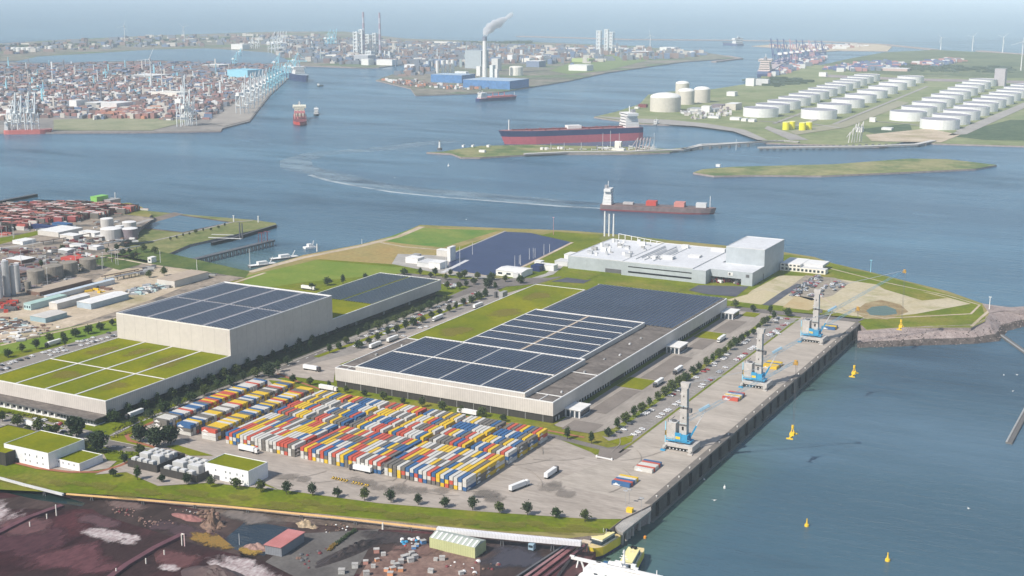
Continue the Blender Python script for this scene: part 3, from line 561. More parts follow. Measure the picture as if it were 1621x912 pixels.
for y in (908, 936.5, 1078):
    MB().box(-402.5, y, 0, -401.9, y+1.8, 5.4, lgrey).box(-401.9, y+.3, .4, -401.8, y+1.5, 5, glass).build('stair_window', h2)
MB().box(-402.4, 840, .5, -389, 841, 1.4, black).box(-402.4, 841, .45, -389.2, 841.3, .5, dgrey).build('dock_kerb', h2)
for k, (y0, y1) in enumerate(((822.5, 839.5), (1017, 1036), (1153, 1171))):
    t_ = thing('dock_office', ('white flat-roofed glass dock office at the near corner of the large hall', 'white flat-roofed glass dock office halfway along the loading docks', 'white flat-roofed glass dock office at the far end of the large hall')[k], 'office', (-393, (y0+y1)/2, 0), group='dock offices on the large hall')
    MB().box(-399, y0, 0, -387, y1, 5.9, lgrey).build('body', t_)
    MB().box(-399.1, y0-.6, 5.9, -386.2, y1+.5, 6.5, white).build('roof', t_)
    for x in (-397.6, -394.2, -390.6): MB().box(x, y0-.12, .5, x+2.4, y0+.1, 5.2, glass).build('window', t_)
    MB().box(-386.98, y0+1, 1.2, -386.85, y1-1, 4.8, glass).build('window', t_)
MB_ = MB().box(-395, 815, 0, -395.4, 815.4, 1, grey)
# ------------------------------------------------------------ small foreground buildings
def wbox(name, label, cat, pf, h, wx, wy, wall, roof, lowwin=True, rows=2, doors=True, z=0):
    x1, y0 = at(*pf, z); x0 = x1-wx; y1 = y0+wy
    t_ = thing(name, label, cat, ((x0+x1)/2, (y0+y1)/2, z))
    b = MB().box(x0, y0, z, x1, y1, z+h, wall, wall); edge(b, x0, y0, x1, y1, z+h, wall, .35, .7); b.build('wall', t_)
    MB().box(x0+.35, y0+.35, z+h, x1-.35, y1-.35, z+h+.3, roof).build('green_roof', t_)
    if rows:
        for r_ in range(rows):
            zz = z+h*(.62 if (r_ or rows == 1) else .22)
            for f in ((.48, .58, .74, .87) if r_ == 0 and rows == 2 else (.25, .48, .58, .74, .87) if rows == 2 else (.15, .33, .57, .78)):
                x = x0+wx*f; MB().box(x-.35, y0-.06, zz, x+.35, y0+.05, zz+1.3, glass).build('window', t_)
    if doors:
        for f in (.03, .2):
            x = x0+wx*f; MB().box(x, y0-.1, z+.1, x+wx*.13, y0+.05, z+3.1, dgrey).build('roller_door', t_)
    return t_
wbox('workshop', 'white two-storey box with green roof beside a lower annexe', 'building', (78, 744), 10.5, 40, 31, P('bright_white', .82, .82, .83), groof)
wbox('annexe', 'low white annexe with green roof right of the white two-storey box', 'building', (126.5, 747), 4.8, 21.5, 20, MATS['bright_white'], groof, rows=1, doors=False)
wbox('workshop', 'white two-storey box with green roof right of the dark transformer yards', 'building', (394, 771), 9.5, 34.5, 19, MATS['bright_white'], groof)
wbox('workshop', 'dark-walled building with green roof at the left edge of the site', 'building', (10, 738), 8, 45, 42, dark, groof, rows=0)
for i, (px, py, sx) in enumerate(((249, 749.5, 25), (312, 766, 30))):
    x1, y0 = at(px, py); x0 = x1-sx; y1 = y0+26
    t_ = thing('transformer_yard', ('left dark-walled yard filled with pale cooling units', 'right dark-walled yard of pale cooling units beside white box building')[i], 'transformer yard', ((x0+x1)/2, (y0+y1)/2, 0))
    b = MB().box(x0+.4, y0+.4, 0, x1-.4, y1-.4, .3, dgrey); b.box(x0, y0, 0, x1, y0+.4, 5.2, dark); b.box(x0, y1-.4, 0, x1, y1, 5.2, dark); b.box(x0, y0+.4, 0, x0+.4, y1-.4, 5.2, dark); b.box(x1-.4, y0+.4, 0, x1, y1-.4, 5.2, dark); b.build('wall', t_)
    n = 4
    for r_, (f0, f1, h_, nn) in enumerate(((.05, .2, 6.2, 4), (.33, .52, 7.2, 2), (.62, .76, 6.2, 4), (.8, .92, 6.2, 4))):
        for q in range(nn):
            a = x0+1.5+(sx-5)*(q+.08)/nn; b2 = x0+1.5+(sx-5)*(q+.8)/nn
            MB().box(a, y0+26*f0, .3, b2, y0+26*f1, h_, P('unit_grey', .5, .5, .48)).box(a+.5, y0+26*f0+.5, h_, b2-.5, y0+26*f1-.5, h_+.25, lgrey).build('cooling_unit', t_)
# ------------------------------------------------------------ shipping containers
CW, CL, CHT = 2.44, 12.19, 2.59
def emblem_pts(s=1.0): return [(-2.6, -.5), (-2.1, -.95), (1.9, -.95), (2.9, -.35), (1.2, -.2), (.9, .35), (.3, .2), (-.1, .9), (-.8, .25), (-1.2, -.1)]
emb_me = {}
def emblem(side):   # white ship-like mark on the long wall
    key = side
    if key not in emb_me:
        b = MB(); x = (CW/2+.03)*side
        pts = emblem_pts(); n = len(pts); tr = tessellate_polygon([[Vector((p[0], p[1], 0)) for p in pts]])
        b.add([(x, p[0]*side+3.2, CHT/2+p[1]) for p in pts], [tuple(q) for q in tr], white)
        emb_me[key] = b
    return emb_me[key]
proto = {}
for c, m in CC.items():
    for e in (0, 1, -1):
        t_ = local('shipping_container', 'x', 'container')
        b = MB().box(-CW/2, 0, .12, CW/2, CL, CHT, m); b.build('body', t_)
        MB().box(-CW/2+.18, -.05, .3, -.04, 0.02, CHT-.2, m).box(.04, -.05, .3, CW/2-.18, 0.02, CHT-.2, m).build('door', t_)
        if e:
            b = MB(); b.v, b.f, b.m, b.ms = list(emblem(e).v), list(emblem(e).f), list(emblem(e).m), list(emblem(e).ms); b.build('emblem', t_)
        proto[(c, e)] = t_
stk = []     # (x, y, layer, colour, rz, emblem, label, score)
rc = random.Random(21)
pick = lambda: rc.choice('WWWGBBRRYYYG')
F3 = 'GWW GYW GGG WYY GRG BWG WBG BRW WBR WWB RWG BRG YYG WBY BYR WRG WWY BWW WWB'.split()
F2 = 'RWW YGW RRR BWY WGW RRW BGY WWW RGG WWY YYB BGG RYW RWB WWG GWY WWW RWY WGB RWB'.split()
F1 = 'BRW RWY BWB YBG WWW WRY RWB WGY WWR WWW GGG WWW WGW WWG RWY RGW RGR GWW WGG'.split()
ends3 = ['WWB', 'YGG', 'YGY', 'YWY']; endb = ['WBW', 'GGY', 'GBY', 'YRW']
LN = ('top', 'middle', 'bottom')
def block(x0, x1, n, y0, rows, pitch, cols, name, ends, hts=3):
    for r_ in range(rows):
        for k in range(n):
            x = x0+(x1-x0)*(k+.5)/n; y = y0+r_*pitch
            s3 = cols[k] if (r_ == 0 and cols) else pick()+pick()+pick()
            last = k == n-1
            if last and ends: s3 = ends[r_]
            for l in range(3):
                sc_ = (1.0 if l == 0 else 0)+(1.0 if (r_ == 0) else (.5 if pitch > 14 and l < 2 else 0))+(1.3 if last else 0)
                if sc_ == 0: continue
                lab = '%s container, %s layer, %s column from the left, row %d back, %s block' % (CN[s3[l]], LN[l], ordn(k+1), r_+1, name)
                stk.append((x, y, (2-l), s3[l], 0.0, 1 if last else 0, lab, sc_*(1e6/(x*x+y*y))))
block(-575.5, -517, 19, 661.5, 4, 12.35, F1, 'left front', ['WGG', 'RRG', 'WBY', 'BBW'])
block(-513, -449.5, 20, 661.5, 4, 12.35, F2, 'centre front', ['RWB', 'GWB', 'BBG', 'BWR'])
block(-447.4, -387, 19, 661.5, 4, 12.35, F3, 'right front', ends3)
bn = ['first', 'second', 'third', 'fourth', 'fifth', 'sixth']
be = [['WYG', 'WWG', 'WWY', 'RWG'], ['BRG', 'BWY', 'YWG', 'WGG'], ['WRG', 'WRG', 'WYG', 'RRG'], ['YRG', 'WYR', 'YWG', 'WRG'], ['YGR', 'YWG', 'YRG', 'GYW'], endb]
for i in range(6):
    x1 = -386.9-(5-i)*32.2; block(x1-28.6, x1, 9, 715.4, 4, 14.7, None, bn[i]+' rear', be[i])
for i, (x0, ln) in enumerate(((-639.5, 36), (-618.0, 38), (-596.0, 36))):
    ecol = ('GGW', 'BGW', 'RWW')[i]
    for k in range(ln):
        s3 = ecol if k == 0 else ''.join(rc.choice('WWYYBRG') for _ in range(3))
        for l in range(3):
            sc_ = (1.6 if l == 0 else .4)+(1.6 if k == 0 else 0)
            lab = '%s container, %s layer, %s from the near end of the %s sideways row' % (CN[s3[l]], LN[l], ordn(k+1), ('left', 'middle', 'right')[i])
            stk.append((x0, 661.2+k*3.1+CW, 2-l, s3[l], -math.pi/2, 2 if (k == 0 and l < 2) else 0, lab, sc_*(1e6/(x0*x0+(661+k*3)**2))))
# quay stacks
qs = [((968, 768), 'BRBWY', 'nearest quay row'), ((1004, 745.5), 'WRWWRB', 'second quay row'), ((1143, 633), 'RWYWBR', 'third quay row'), ((1206, 583), 'YYYBYY', 'fourth quay row'), ((1300, 521), 'BYYB', 'fifth quay row')]
for p_, cs, nm in qs:
    x, y = at(*p_)
    for k, c in enumerate(cs): stk.append((x, y+k*2.85+CW, 0, c, -math.pi/2, 2 if k == 0 else 0, '%s container, %s from the near end of the %s' % (CN[c], ordn(k+1), nm), 99))
stk.sort(key=lambda s: -s[7])
rest = MB()
for i, (x, y, l, c, rz, e, lab, _) in enumerate(stk):
    z = l*(CHT+.02)+.2
    if i < 300:
        pr = proto[(c, 0 if e == 0 else (1 if e in (1, 2) else -1))]
        o = place(pr, USED, (x, y if rz == 0 else y-CW/2, z), rz, lab, 'containers stacked in the yard')
    else:
        if rz == 0: rest.box(x-CW/2, y, z+.1, x+CW/2, y+CL, z+CHT, CC[c])
        else: rest.box(x, y-CW, z+.1, x+CL, y, z+CHT, CC[c])
        if e == 1: b = emblem(1); rest.add([(p[0]+x, p[1]+y, p[2]+z) for p in b.v], b.f, white)
tag(rest.build('container_stacks'), 'remaining containers of the stacked rows in the yard', 'containers', kind='stuff')
for k_, t_ in proto.items():
    if t_.name not in USED:
        for c in list(t_.children): bpy.data.objects.remove(c)
        bpy.data.objects.remove(t_)
# ------------------------------------------------------------ trees
def tree_proto(seed, h, r, nclump, dense=1.0, m=None):
    q = random.Random(seed); m = m or (leaf, leaf2, leafd)[seed % 3]
    t_ = local('broadleaf_tree', 'x', 'tree')
    b = MB().cyl(0, 0, 0, h*.42, h*.028, 6, bark, h*.016)
    for k in range(5):
        a = q.uniform(0, 6.28); b.bar((0, 0, h*q.uniform(.25, .4)), (math.cos(a)*r*.6, math.sin(a)*r*.6, h*q.uniform(.5, .72)), h*.014, bark)
    b.build('trunk', t_)
    b = MB()
    for k in range(nclump):
        while True:
            u = Vector((q.uniform(-1, 1), q.uniform(-1, 1), q.uniform(-1, 1)))
            if .25 < u.length < 1: break
        taper = 1-.35*max(u.z, 0)-.15*max(-u.z, 0)
        lump = .78+.55*noise.noise(Vector((u.x*2.1+seed, u.y*2.1, u.z*2.1)))*2
        c = Vector((u.x*r*taper*lump, u.y*r*taper*lump, h*.6+u.z*h*.4*min(lump, 1.05))); s_ = r*q.uniform(.1, .2)
        for j in range(5):
            n = Vector((q.gauss(0, 1), q.gauss(0, 1), q.gauss(.5, 1))).normalized(); t1 = n.orthogonal().normalized(); t2 = n.cross(t1); o = c+Vector((q.gauss(0, 1), q.gauss(0, 1), q.gauss(0, 1)))*s_*.8
            a = q.uniform(0, 3.1); e1 = (t1*math.cos(a)+t2*math.sin(a))*s_; e2 = (t2*math.cos(a)-t1*math.sin(a))*s_*.7
            b.add([o-e1, o-e2*.9, o+e1*1.1, o+e2], [(0, 1, 2, 3)], m)
    b.build('crown', t_); return t_
TP = [tree_proto(i+1, (8.5, 9.2, 7.6, 8.8, 7.2, 9.6)[i], (3.2, 3.0, 3.9, 3.6, 3.1, 2.7)[i], 200) for i in range(6)]; TB = [tree_proto(30+i, 15, 6.0, 520, m=leafd) for i in range(2)]
for t_ in TP+TB: KIDS[t_.name] = [(c, list(c.children)) for c in t_.children]
tq = random.Random(5)
def trees(s, label, group, sc=(.85, 1.15), big=False, z=0.0):
    for k, q in enumerate(s.split()):
        px, py = map(float, q.split(',')); x, y = at(px, py, z); pr = tq.choice(TB if big else TP)
        lab = label % ordn(k+1)
        s_ = tq.uniform(*sc)
        place(pr, USED, (x, y, z), tq.uniform(0, 6.28), lab, group, s_)
trees('179,755 218,760 256,764 296,768 334,771 374,775 413,779 454,783 495,785 534,788 577,793 619,796 662,800 704,804 748,808 791,813 835,816 881,820 926,826', 'young tree on the grass verge below the yard, %s from the left', 'trees along the grass verge', (.75, 1.0))
trees('4,668 28,676 61,683 78,694 89,688 107,703 134,713 198,735 222,722 212,673 237,663 0,700 45,690', 'small tree between the car parks near the white box building, %s listed left to right', 'trees round the front car park')
trees('180,668 204,658 228,648 250,640 272,631 293,623 314,616 335,608 355,601 374,593 393,585 412,577 432,569 452,561 473,553 492,545 511,537 530,530 548,522 566,514 584,507 602,499 620,492 638,485 655,478 672,471 690,464 708,458', 'tree in the shade strip under the left hall, %s from the near end', 'trees under the left hall', (.9, 1.15))
trees('260,652 281,644 303,636 324,627 345,619 366,611 385,604 404,598 440,590 455,578 470,560 490,556 505,545', 'tree beside the access road between hall and containers, %s from the near end', 'trees along the access road', (.9, 1.2))
trees('567,534 582,526 598,523 612,516 626,511 640,506 654,499 667,495 680,489 693,485 706,480 568,552 584,545 598,541 614,533 628,528 642,522 655,516 669,512 683,504 696,499 711,495 722,491 734,485 747,480 758,475 768,470 522,560 536,553 548,545', 'round car park tree between the two halls, %s in its planting', 'trees in the car park between the halls', (.8, 1.1))
trees('13,566 35,558 58,553 79,543 103,549 100,538 120,534 140,529 159,523 178,516', 'tree on the verge left of the left hall, %s from the left', 'trees left of the left hall')
trees('963,692 977,680 990,671 1003,662 1016,654 1028,645 1041,635 1053,628 1064,620 1075,612 1086,604 1097,594 1107,588 1118,581 1128,575 1138,568 1147,562 1156,555 1165,548 1174,543 1183,536 1192,530 1201,524 1208,517 1215,512 1225,507', 'tree in the row beside the dock road, %s from the near end', 'trees between dock road and quay car park', (.8, 1.1))
trees('898,696 936,703', 'lone round tree on the verge behind the container blocks, %s from the left', 'trees by the yard gate')
trees('1219,498 1192,494 1164,488 1247,501', 'tree beside the cross road behind the large hall, %s one', 'trees behind the large hall')
trees('464,608 491,610 521,617 548,623 577,628 607,634 638,640 668,645 700,651 730,655 763,661 797,668', 'small tree on the verge between hall front and containers, %s from the left', 'trees along the front of the large hall', (.7, .95))
trees('494,459 519,452 543,450 665,437 682,440 689,437 706,444 713,437 728,444 735,440 750,451 756,442 738,455 727,458 778,444 784,459 800,447 824,449 768,470 578,444 640,436 345,463', 'distant small tree beyond the left hall near the pond road, %s listed', 'trees beyond the left hall')
hp_ = '300,372 310,370 322,367 334,365 346,362 290,375 280,378 270,381 356,359'
trees(hp_, 'low bushy tree on the grassy spit of the old harbour, %s listed', 'bushes on the spit', (.45, .7), z=-8)
trees('195,405 205,402 215,408 228,400 130,428 150,425 236,440 260,437 66,424 92,425 170,402 185,398 210,412 100,398 245,402', 'dark tree among the left works, %s listed', 'trees among the left works', (.8, 1.2))
trees('121,693 156,717 222,700 248,709 270,704', 'large dense tree at the road fork, %s from the left', 'large trees at the road fork', (.8, 1.0), True)
trees('426,598 773,457', 'big dark tree standing above the small ones, %s from the left', 'big trees', (.75, .85), True)
for pr in TP+TB:
    if pr.name not in USED:
        for c in list(pr.children): bpy.data.objects.remove(c)
        bpy.data.objects.remove(pr)
# hedges / planting strips
mb = MB(); hq = random.Random(3)
def hedge(s, wd, n, z=0.0):
    pts = A(s, z)
    for k in range(n):
        i = hq.randrange(len(pts)-1); f = hq.random(); x = pts[i][0]+(pts[i+1][0]-pts[i][0])*f+hq.uniform(-wd, wd); y = pts[i][1]+(pts[i+1][1]-pts[i][1])*f+hq.uniform(-wd, wd)
        for j in range(3):
            a = hq.uniform(0, 3.1); s_ = hq.uniform(.3, .8); zc = z+.5+hq.uniform(0, .6)
            mb.add([(x-s_*math.cos(a), y-s_*math.sin(a), zc-.4), (x+s_*math.cos(a), y+s_*math.sin(a), zc-.4), (x+s_*math.cos(a)+.2, y+s_*math.sin(a), zc+.5), (x-s_*math.cos(a), y-s_*math.sin(a)+.3, zc+.5)], [(0, 1, 2, 3)], MATS['grass'])
hedge('180,682 225,664 300,632', 3, 260); hedge('0,652 60,661 100,672', 2, 160); hedge('160,716 210,720 240,728', 2.5, 120); hedge('175,695 205,686 222,672', 2, 90)
hedge('200,652 300,612 420,565', 3, 260)
tag(mb.build('shrubbery'), 'low planting strips beside the roads of the site', 'planting', kind='stuff')
# ------------------------------------------------------------ cars
def car_proto(col, nm):
    t_ = local('parked_car', nm, 'car')
    b = MB().box(-2.2, -.88, .3, 2.2, .88, .85, col); b.obox(0, 0, .85, .95, 4.2, 1.7, 0, col); b.build('body', t_)
    b = MB().obox(-.2, 0, .95, 1.38, 2.2, 1.5, 0, P('tinted_glass', .16, .18, .2, .3), col, .88, .94); b.build('cabin', t_)
    b = MB()
    for sx in (-1.4, 1.4):
        for sy in (-.85, .85): MB().box(sx-.32, sy-.1, 0, sx+.32, sy+.1, .62, black).build('wheel', t_)
    KIDS[t_.name] = [(c, list(c.children)) for c in t_.children]; return t_
CP = {'w': car_proto(P('car_white', .8, .8, .8, .35), 'x'), 'd': car_proto(P('car_dark', .05, .055, .07, .3), 'x'), 'r': car_proto(P('car_red', .4, .04, .04, .35), 'x'), 's': car_proto(P('car_silver', .4, .42, .45, .3), 'x')}
CNM = {'w': 'white', 'd': 'dark', 'r': 'red', 's': 'silver'}
cq = random.Random(9)
def cars(lst, label, group, rz=0.0, mix='wwwwwwwdrs', z=.35):
    for k, (x, y) in enumerate(lst):
        c = cq.choice(mix); place(CP[c], USED, (x, y, z), rz+cq.choice((0, math.pi))+cq.uniform(-.05, .05), '%s parked car, %s' % (CNM[c], label % ordn(k+1)), group)
def cv(s, ox, oy, k): return [at(ox+float(q.split(',')[0])/k, oy+float(q.split(',')[1])/k) for q in s.split()]
cars(cv('455,630 485,615 520,580 470,600 545,645 570,630 595,612 600,525 625,510 650,497 615,518 695,540 715,522 742,503 755,495 793,465 815,450 835,440 825,370 805,380 765,410 780,402 950,358 960,343 985,322 1000,315 1010,307 920,300 965,265 985,253 1030,215 1025,230 1055,270 1065,262 1095,240 1090,183 1105,163 1080,190 1170,190 1160,195 1185,177 1200,170 1215,157 1245,130 1270,115 1260,122 1205,95 1230,75 1215,88 1355,45 1375,32 1365,40 1395,20 1415,8', 860, 520, 3.8), '%s from the near end of the quay car park', 'cars in the quay car park')
cars(cv('510,345 530,350 565,305 585,310 600,325 540,325 640,235 660,230 670,228 690,215 690,170 600,160 570,185 580,210 620,165', 1140, 480, 6.51), '%s in the far part of the quay car park', 'cars in the quay car park')
cars(cv('330,605 345,602 365,590 270,625 280,622 225,645 180,665 165,668 120,690 380,640 365,648 340,655 300,665 80,765 65,772 15,790 460,550 570,510 580,505 640,485 655,482 600,560 615,552 550,575 480,690 185,735 95,760 740,440 725,444 700,600 20,780 800,410 820,405 860,440 880,385 950,355 640,610 960,360 1050,380 1070,370 1150,282 1170,280 1240,295 1010,380 930,350 1090,360', 560, 420, 6.08), '%s along the lot between the halls', 'cars in the lot between the halls')
cars(cv('905,190 920,185 935,195 945,205 960,195 975,190 985,205 995,200 880,185 940,215 960,218', 560, 420, 6.08), '%s in the small lot behind the left hall', 'cars behind the left hall')
cars(cv('20,645 20,705 30,640 110,680 160,605 120,625 195,600 250,580 270,578 350,555 415,525 550,485 580,480 640,460 645,515 700,480 735,445 740,475 790,425 820,460 850,455 1000,340 1040,340 1060,335 1100,320 1195,290 1180,345 1210,345 1250,330 1040,390 1130,370 1310,310 1380,290 1395,230 1450,270 1470,265 80,690 1120,325', 0, 500, 8.105), '%s in the lot left of the green roof', 'cars left of the green roof', 0, 'wwwwwddsw')
cars(cv('390,170 400,175 480,190 455,195 495,185 640,230 665,222 650,235 480,260 555,280 570,276 700,310 715,316 60,290 445,270', 0, 640, 7.01), '%s in the lot before the left hall', 'cars before the left hall')
# ------------------------------------------------------------ trucks
def truck_proto(cab, name='x'):
    t_ = local('articulated_truck', 'x', 'truck')
    MB().box(-8.2, -1.27, 1.15, 5.2, 1.27, 4.0, P('trailer_white', .8, .8, .78)).build('trailer', t_)
    MB().box(-8, -1.0, .75, 6.5, 1.0, 1.1, dgrey).build('chassis', t_)
    c = MB().box(5.9, -1.22, .8, 8.2, 1.22, 3.3, cab).obox(6.9, 0, 3.3, 3.8, 1.9, 2.3, 0, cab, None, .7, .9).build('cab', t_)
    MB().box(8.2, -1.1, 1.9, 8.26, 1.1, 3.0, glass).build('windscreen', c)
    for x in (-7, -5.7, -4.4, 4.6, 7.4):
        for y in (-1.05, 1.05): MB().box(x-.48, y-.2, 0, x+.48, y+.2, .98, black).build('wheel', t_)
    KIDS[t_.name] = [(c_, list(c_.children)) for c_ in t_.children]; return t_
TW, TD = truck_proto(white), truck_proto(P('cab_dark', .06, .055, .06, .4))
for (px, py), rz, c, lab in (((873, 753), 90, 'd', 'truck with dark cab driving away across the open yard'), ((822, 774), 75, 'w', 'white truck nearest the front of the open yard'),
        ((394, 716), -2, 'w', 'white truck parked sideways left of the front containers'), ((571, 747), 180, 'd', 'truck with pale trailer parked against the centre front containers'),
        ((213, 660), 270, 'd', 'truck on the road beside the left hall near the containers'), ((494, 587), 0, 'd', 'truck leaving the lot between the halls beside the lawn'),
        ((594.5, 550), 90, 'w', 'white truck on the road between halls, nearest one'), ((622, 540), 90, 'w', 'white truck on the road between halls, second one'), ((693, 507), 270, 'w', 'white truck on the road between halls, third one'), ((757, 487), 90, 'w', 'white truck on the road between halls, farthest one'),
        ((1042, 610), 270, 'd', 'truck with dark cab on the dock road by the lawn'), ((1073, 590), 270, 'd', 'truck on the dock road before the brown paving'), ((1142, 540), 270, 'w', 'white truck on the far part of the dock road'),
        ((84, 547), 270, 'd', 'dark truck parked on the road left of the left hall'), ((740, 657), 178, 'w', 'white truck on the strip between containers and hall'), ((520, 619), 0, 'w', 'white truck behind the leftmost container block'), ((50, 677), -10, 'w', 'white box truck parked beside the white box building'), ((488, 459), 0, 'w', 'white trailer truck on the far road behind the tall block')):
    x, y = at(px, py); place(TW if c == 'w' else TD, USED, (x, y, .35), R(rz), lab, 'trucks on the site')
# row of small yellow terminal tractors
tr = local('yard_tractor', 'x', 'tractor')
MB().box(-2.6, -1.2, .6, 2.4, 1.2, 1.2, yel).box(-.2, -1.1, 1.2, 1.6, .2, 2.6, yel, black).build('body', tr); MB().box(-2.6, -1, 1.2, -.4, 1, 1.35, dgrey).build('deck', tr)
for x in (-1.7, 1.6):
    for y in (-1.15, 1.15): MB().box(x-.5, y-.22, 0, x+.5, y+.22, 1, black).build('wheel', tr)
for k, f in enumerate((0, 1, 2, 3, 4, 5, 7.4, 8.4, 9.4, 10.4, 11.8, 12.6)):
    x, y = at(527+f*4.35, 758+f*.98); place(tr, USED, (x, y, .2), R(95), 'small yellow yard tractor, %s from the left in its row' % ordn(k+1), 'yellow yard tractors in a row', .5)
sh('shade_strip', W((-683.5, 660), (-663.5, 660), (-663.5, 1112), (-683.5, 1112)), 13, mat('painted_shade', (.02, .028, .012), (.05, .065, .02), size=5, fine=.3, fsize=1.2, bump=.5))  # shade along the left hall's right wall, painted as near-black ground

vq = random.Random(51)
for i in range(26):      # vents and plant on the dark roof strips of the right hall
    if i % 3: continue
    if i < 18: x, y = -412+vq.uniform(-6, 9), 822+vq.uniform(0, 200)
    else: x, y = -581+vq.uniform(0, 10), 815+(i-18)*11
    MB().box(x, y, 15.4, x+vq.uniform(.8, 2.2), y+vq.uniform(.8, 2.4), 16.2+vq.uniform(0, .6), vq.choice((lgrey, steel, grey))).build('roof_vent', h2)
for i, (x0, y0, x1, y1) in enumerate(((-780, 670, -730, 712), (-735, 722, -690, 790), (-798, 725, -765, 785), (-720, 665, -684, 710), (-585, 910, -540, 980), (-580, 985, -536, 1060), (-583, 1060, -540, 1135), (-765, 740, -742, 790))):
    a = (x0, y0), (x1, y0), (x1, y1), (x0, y1)
    o = soft('sedum', '0,0 1,0 1,1', 0, (.2, .17, .02), (.26, .2, .04), 16, .4, 200+i, amp=.55)
    me = o.data; bpy.data.objects.remove(o); mm = me.materials[0]
    MB().poly(list(a), (15.47 if y1 < 800 else 15.53)+.004*i, mm).build('sedum_patch', h1 if y1 < 800 else h2)
# ------------------------------------------------------------ mobile harbour cranes on the quay
TIPZ = 62.0
def lattice(mb, p, q, w0, w1, m, n=16, th=.28):
    p, q = Vector(p), Vector(q); d = (q-p).normalized(); u = d.cross(Vector((0, 0, 1))).normalized(); v = u.cross(d)
    def c(f, i, j): w_ = w0+(w1-w0)*f; return p.lerp(q, f)+u*i*w_/2+v*j*w_/2
    for i, j in ((-1, -1), (1, -1), (1, 1), (-1, 1)): mb.bar(c(0, i, j), c(1, i, j), th*1.5, m)
    for k in range(n):
        f, g = k/n, (k+1)/n; s = 1 if k % 2 else -1
        mb.bar(c(f, -s, 1), c(g, s, 1), th, m); mb.bar(c(f, -s, -1), c(g, s, -1), th, m); mb.bar(c(f, 1, -s), c(g, 1, s), th, m); mb.bar(c(f, -1, s), c(g, -1, -s), th, m)
dev = Vector(at(1260, 572, TIPZ))-Vector((-299, 797)); mg = P('crane_grey', .52, .49, .45, .7, v=.15, size=4)
hook = Vector(at(1253, 690, 0)) 
def harbour_crane(cx, cy, lab, slab, tip_px, spr_px):
    t_ = thing('harbour_crane', lab, 'crane', (cx, cy, .2), group='mobile harbour cranes on the quay')
    b = MB().box(cx-10, cy-4.5, 2.2, cx+10, cy+4.5, 4.6, mg, lgrey).box(cx+7.5, cy-7.5, 1.2, cx+10.5, cy+7.5, 5.0, mg).box(cx-10.5, cy-7.5, 1.6, cx-8.5, cy+7.5, 3.4, mg); b.build('chassis', t_)
    for k in range(6):
        for s in (-1, 1):
            MB_x = MB(); x = cx-6.3+k*2.45; y = cy+s*4.2
            v = [(x+1.05*math.cos(a*math.pi/5), y-.55*1, 1.05+1.05*math.sin(a*math.pi/5)) for a in range(10)]+[(x+1.05*math.cos(a*math.pi/5), y+.55, 1.05+1.05*math.sin(a*math.pi/5)) for a in range(10)]
            MB_x.add(v, [(a, (a+1) % 10, 10+(a+1) % 10, 10+a) for a in range(10)]+[tuple(range(9, -1, -1)), tuple(range(10, 20))], black)
            v = [(x+.5*math.cos(a*math.pi/4), y-.6, 1.05+.5*math.sin(a*math.pi/4)) for a in range(8)]; MB_x.add(v, [tuple(range(7, -1, -1))], lgrey); MB_x.build('wheel', t_)
    for sx in (-1, 1):
        for sy in (-1, 1):
            MB().bar((cx+sx*9.4, cy+sy*4, 2.4), (cx+sx*9.6, cy+sy*8.6, 2.0), 1.0, mg).box(cx+sx*9.6-1.6, cy+sy*8.6-1.2, .2, cx+sx*9.6+1.6, cy+sy*8.6+1.2, 1.0, blue_m if sx < 0 else mg).build('outrigger', t_)
    MB().cyl(cx, cy, 4.6, 6.0, 4.0, 16, dgrey).build('slewing_ring', t_)
    pl = MB().box(cx-9.5, cy-4, 6.0, cx+7.5, cy+4, 6.9, blue_m).box(cx-2.8, cy-4.3, 6.9, cx+5.5, cy+3.6, 11.2, blue_m).box(cx-3.1, cy-4.5, 6.9, cx+1.2, cy-3.9, 12.4, blue_m).build('platform', t_)
    MB().box(cx-2.6, cy-4.56, 8.2, cx+.6, cy-4.5, 9.9, yel).build('warning_plate', pl)
    b = MB()
    for x in (-9.4, -5.5, -1.5, 3, 7.4): b.bar((cx+x, cy-4, 6.9), (cx+x, cy-4, 8.1), .15, lblue)
    b.bar((cx-9.4, cy-4, 8.1), (cx+7.4, cy-4, 8.1), .18, lblue); b.build('railing', pl)
    MB().box(cx-9.2, cy-3.4, 6.9, cx-3.1, cy+3.4, 18.6, mg, lgrey).build('engine_house', t_)
    b = MB().cyl(cx-5.6, cy, 18.6, 19.6, 1.7, 10, dgrey).bar((cx-8.3, cy, 19), (cx-5.3, cy, 22), .5, dgrey).bar((cx-8.6, cy-3, 18.6), (cx-8.6, cy-3, 21), .3, dgrey); b.build('exhaust', t_)
    b = MB().bar((cx-10, cy-3.8, 4.6), (cx-10, cy-3.8, 19), .6, lblue).box(cx-10.3, cy-4.1, 9.5, cx-9.5, cy-3.4, 13, yel); b.build('ladder', t_)
    tw = MB().obox(cx+1.6, cy, 11.2, 43, 5.2, 4.6, 0, mg, None, .76, .8).obox(cx+1.9, cy, 43, 46.6, 4.9, 3.9, 0, mg, None, 1.25, 1.0).build('mast', t_)
    for z, w_ in ((14, 1.4), (22, .7), (29, .9), (37, .6)): MB().box(cx+1.2-w_/2+.3, cy-2.45+z*.012, z, cx+1.2+w_/2+.3, cy-1.8, z+w_*1.8, black).build('porthole', tw)
    MB().box(cx+4.2, cy-1.9, 26.5, cx+6.8, cy+.6, 29.4, dgrey).box(cx+6.5, cy-1.8, 27.2, cx+6.86, cy+.5, 29.2, glass).build('cab', t_)
    tip = Vector((cx+dev.x, cy+dev.y, TIPZ)); tx, ty = at(tip_px[0], tip_px[1], TIPZ)
    tip = Vector((tx, ty, TIPZ)); foot = Vector((cx+4.2, cy+.5, 21.5))
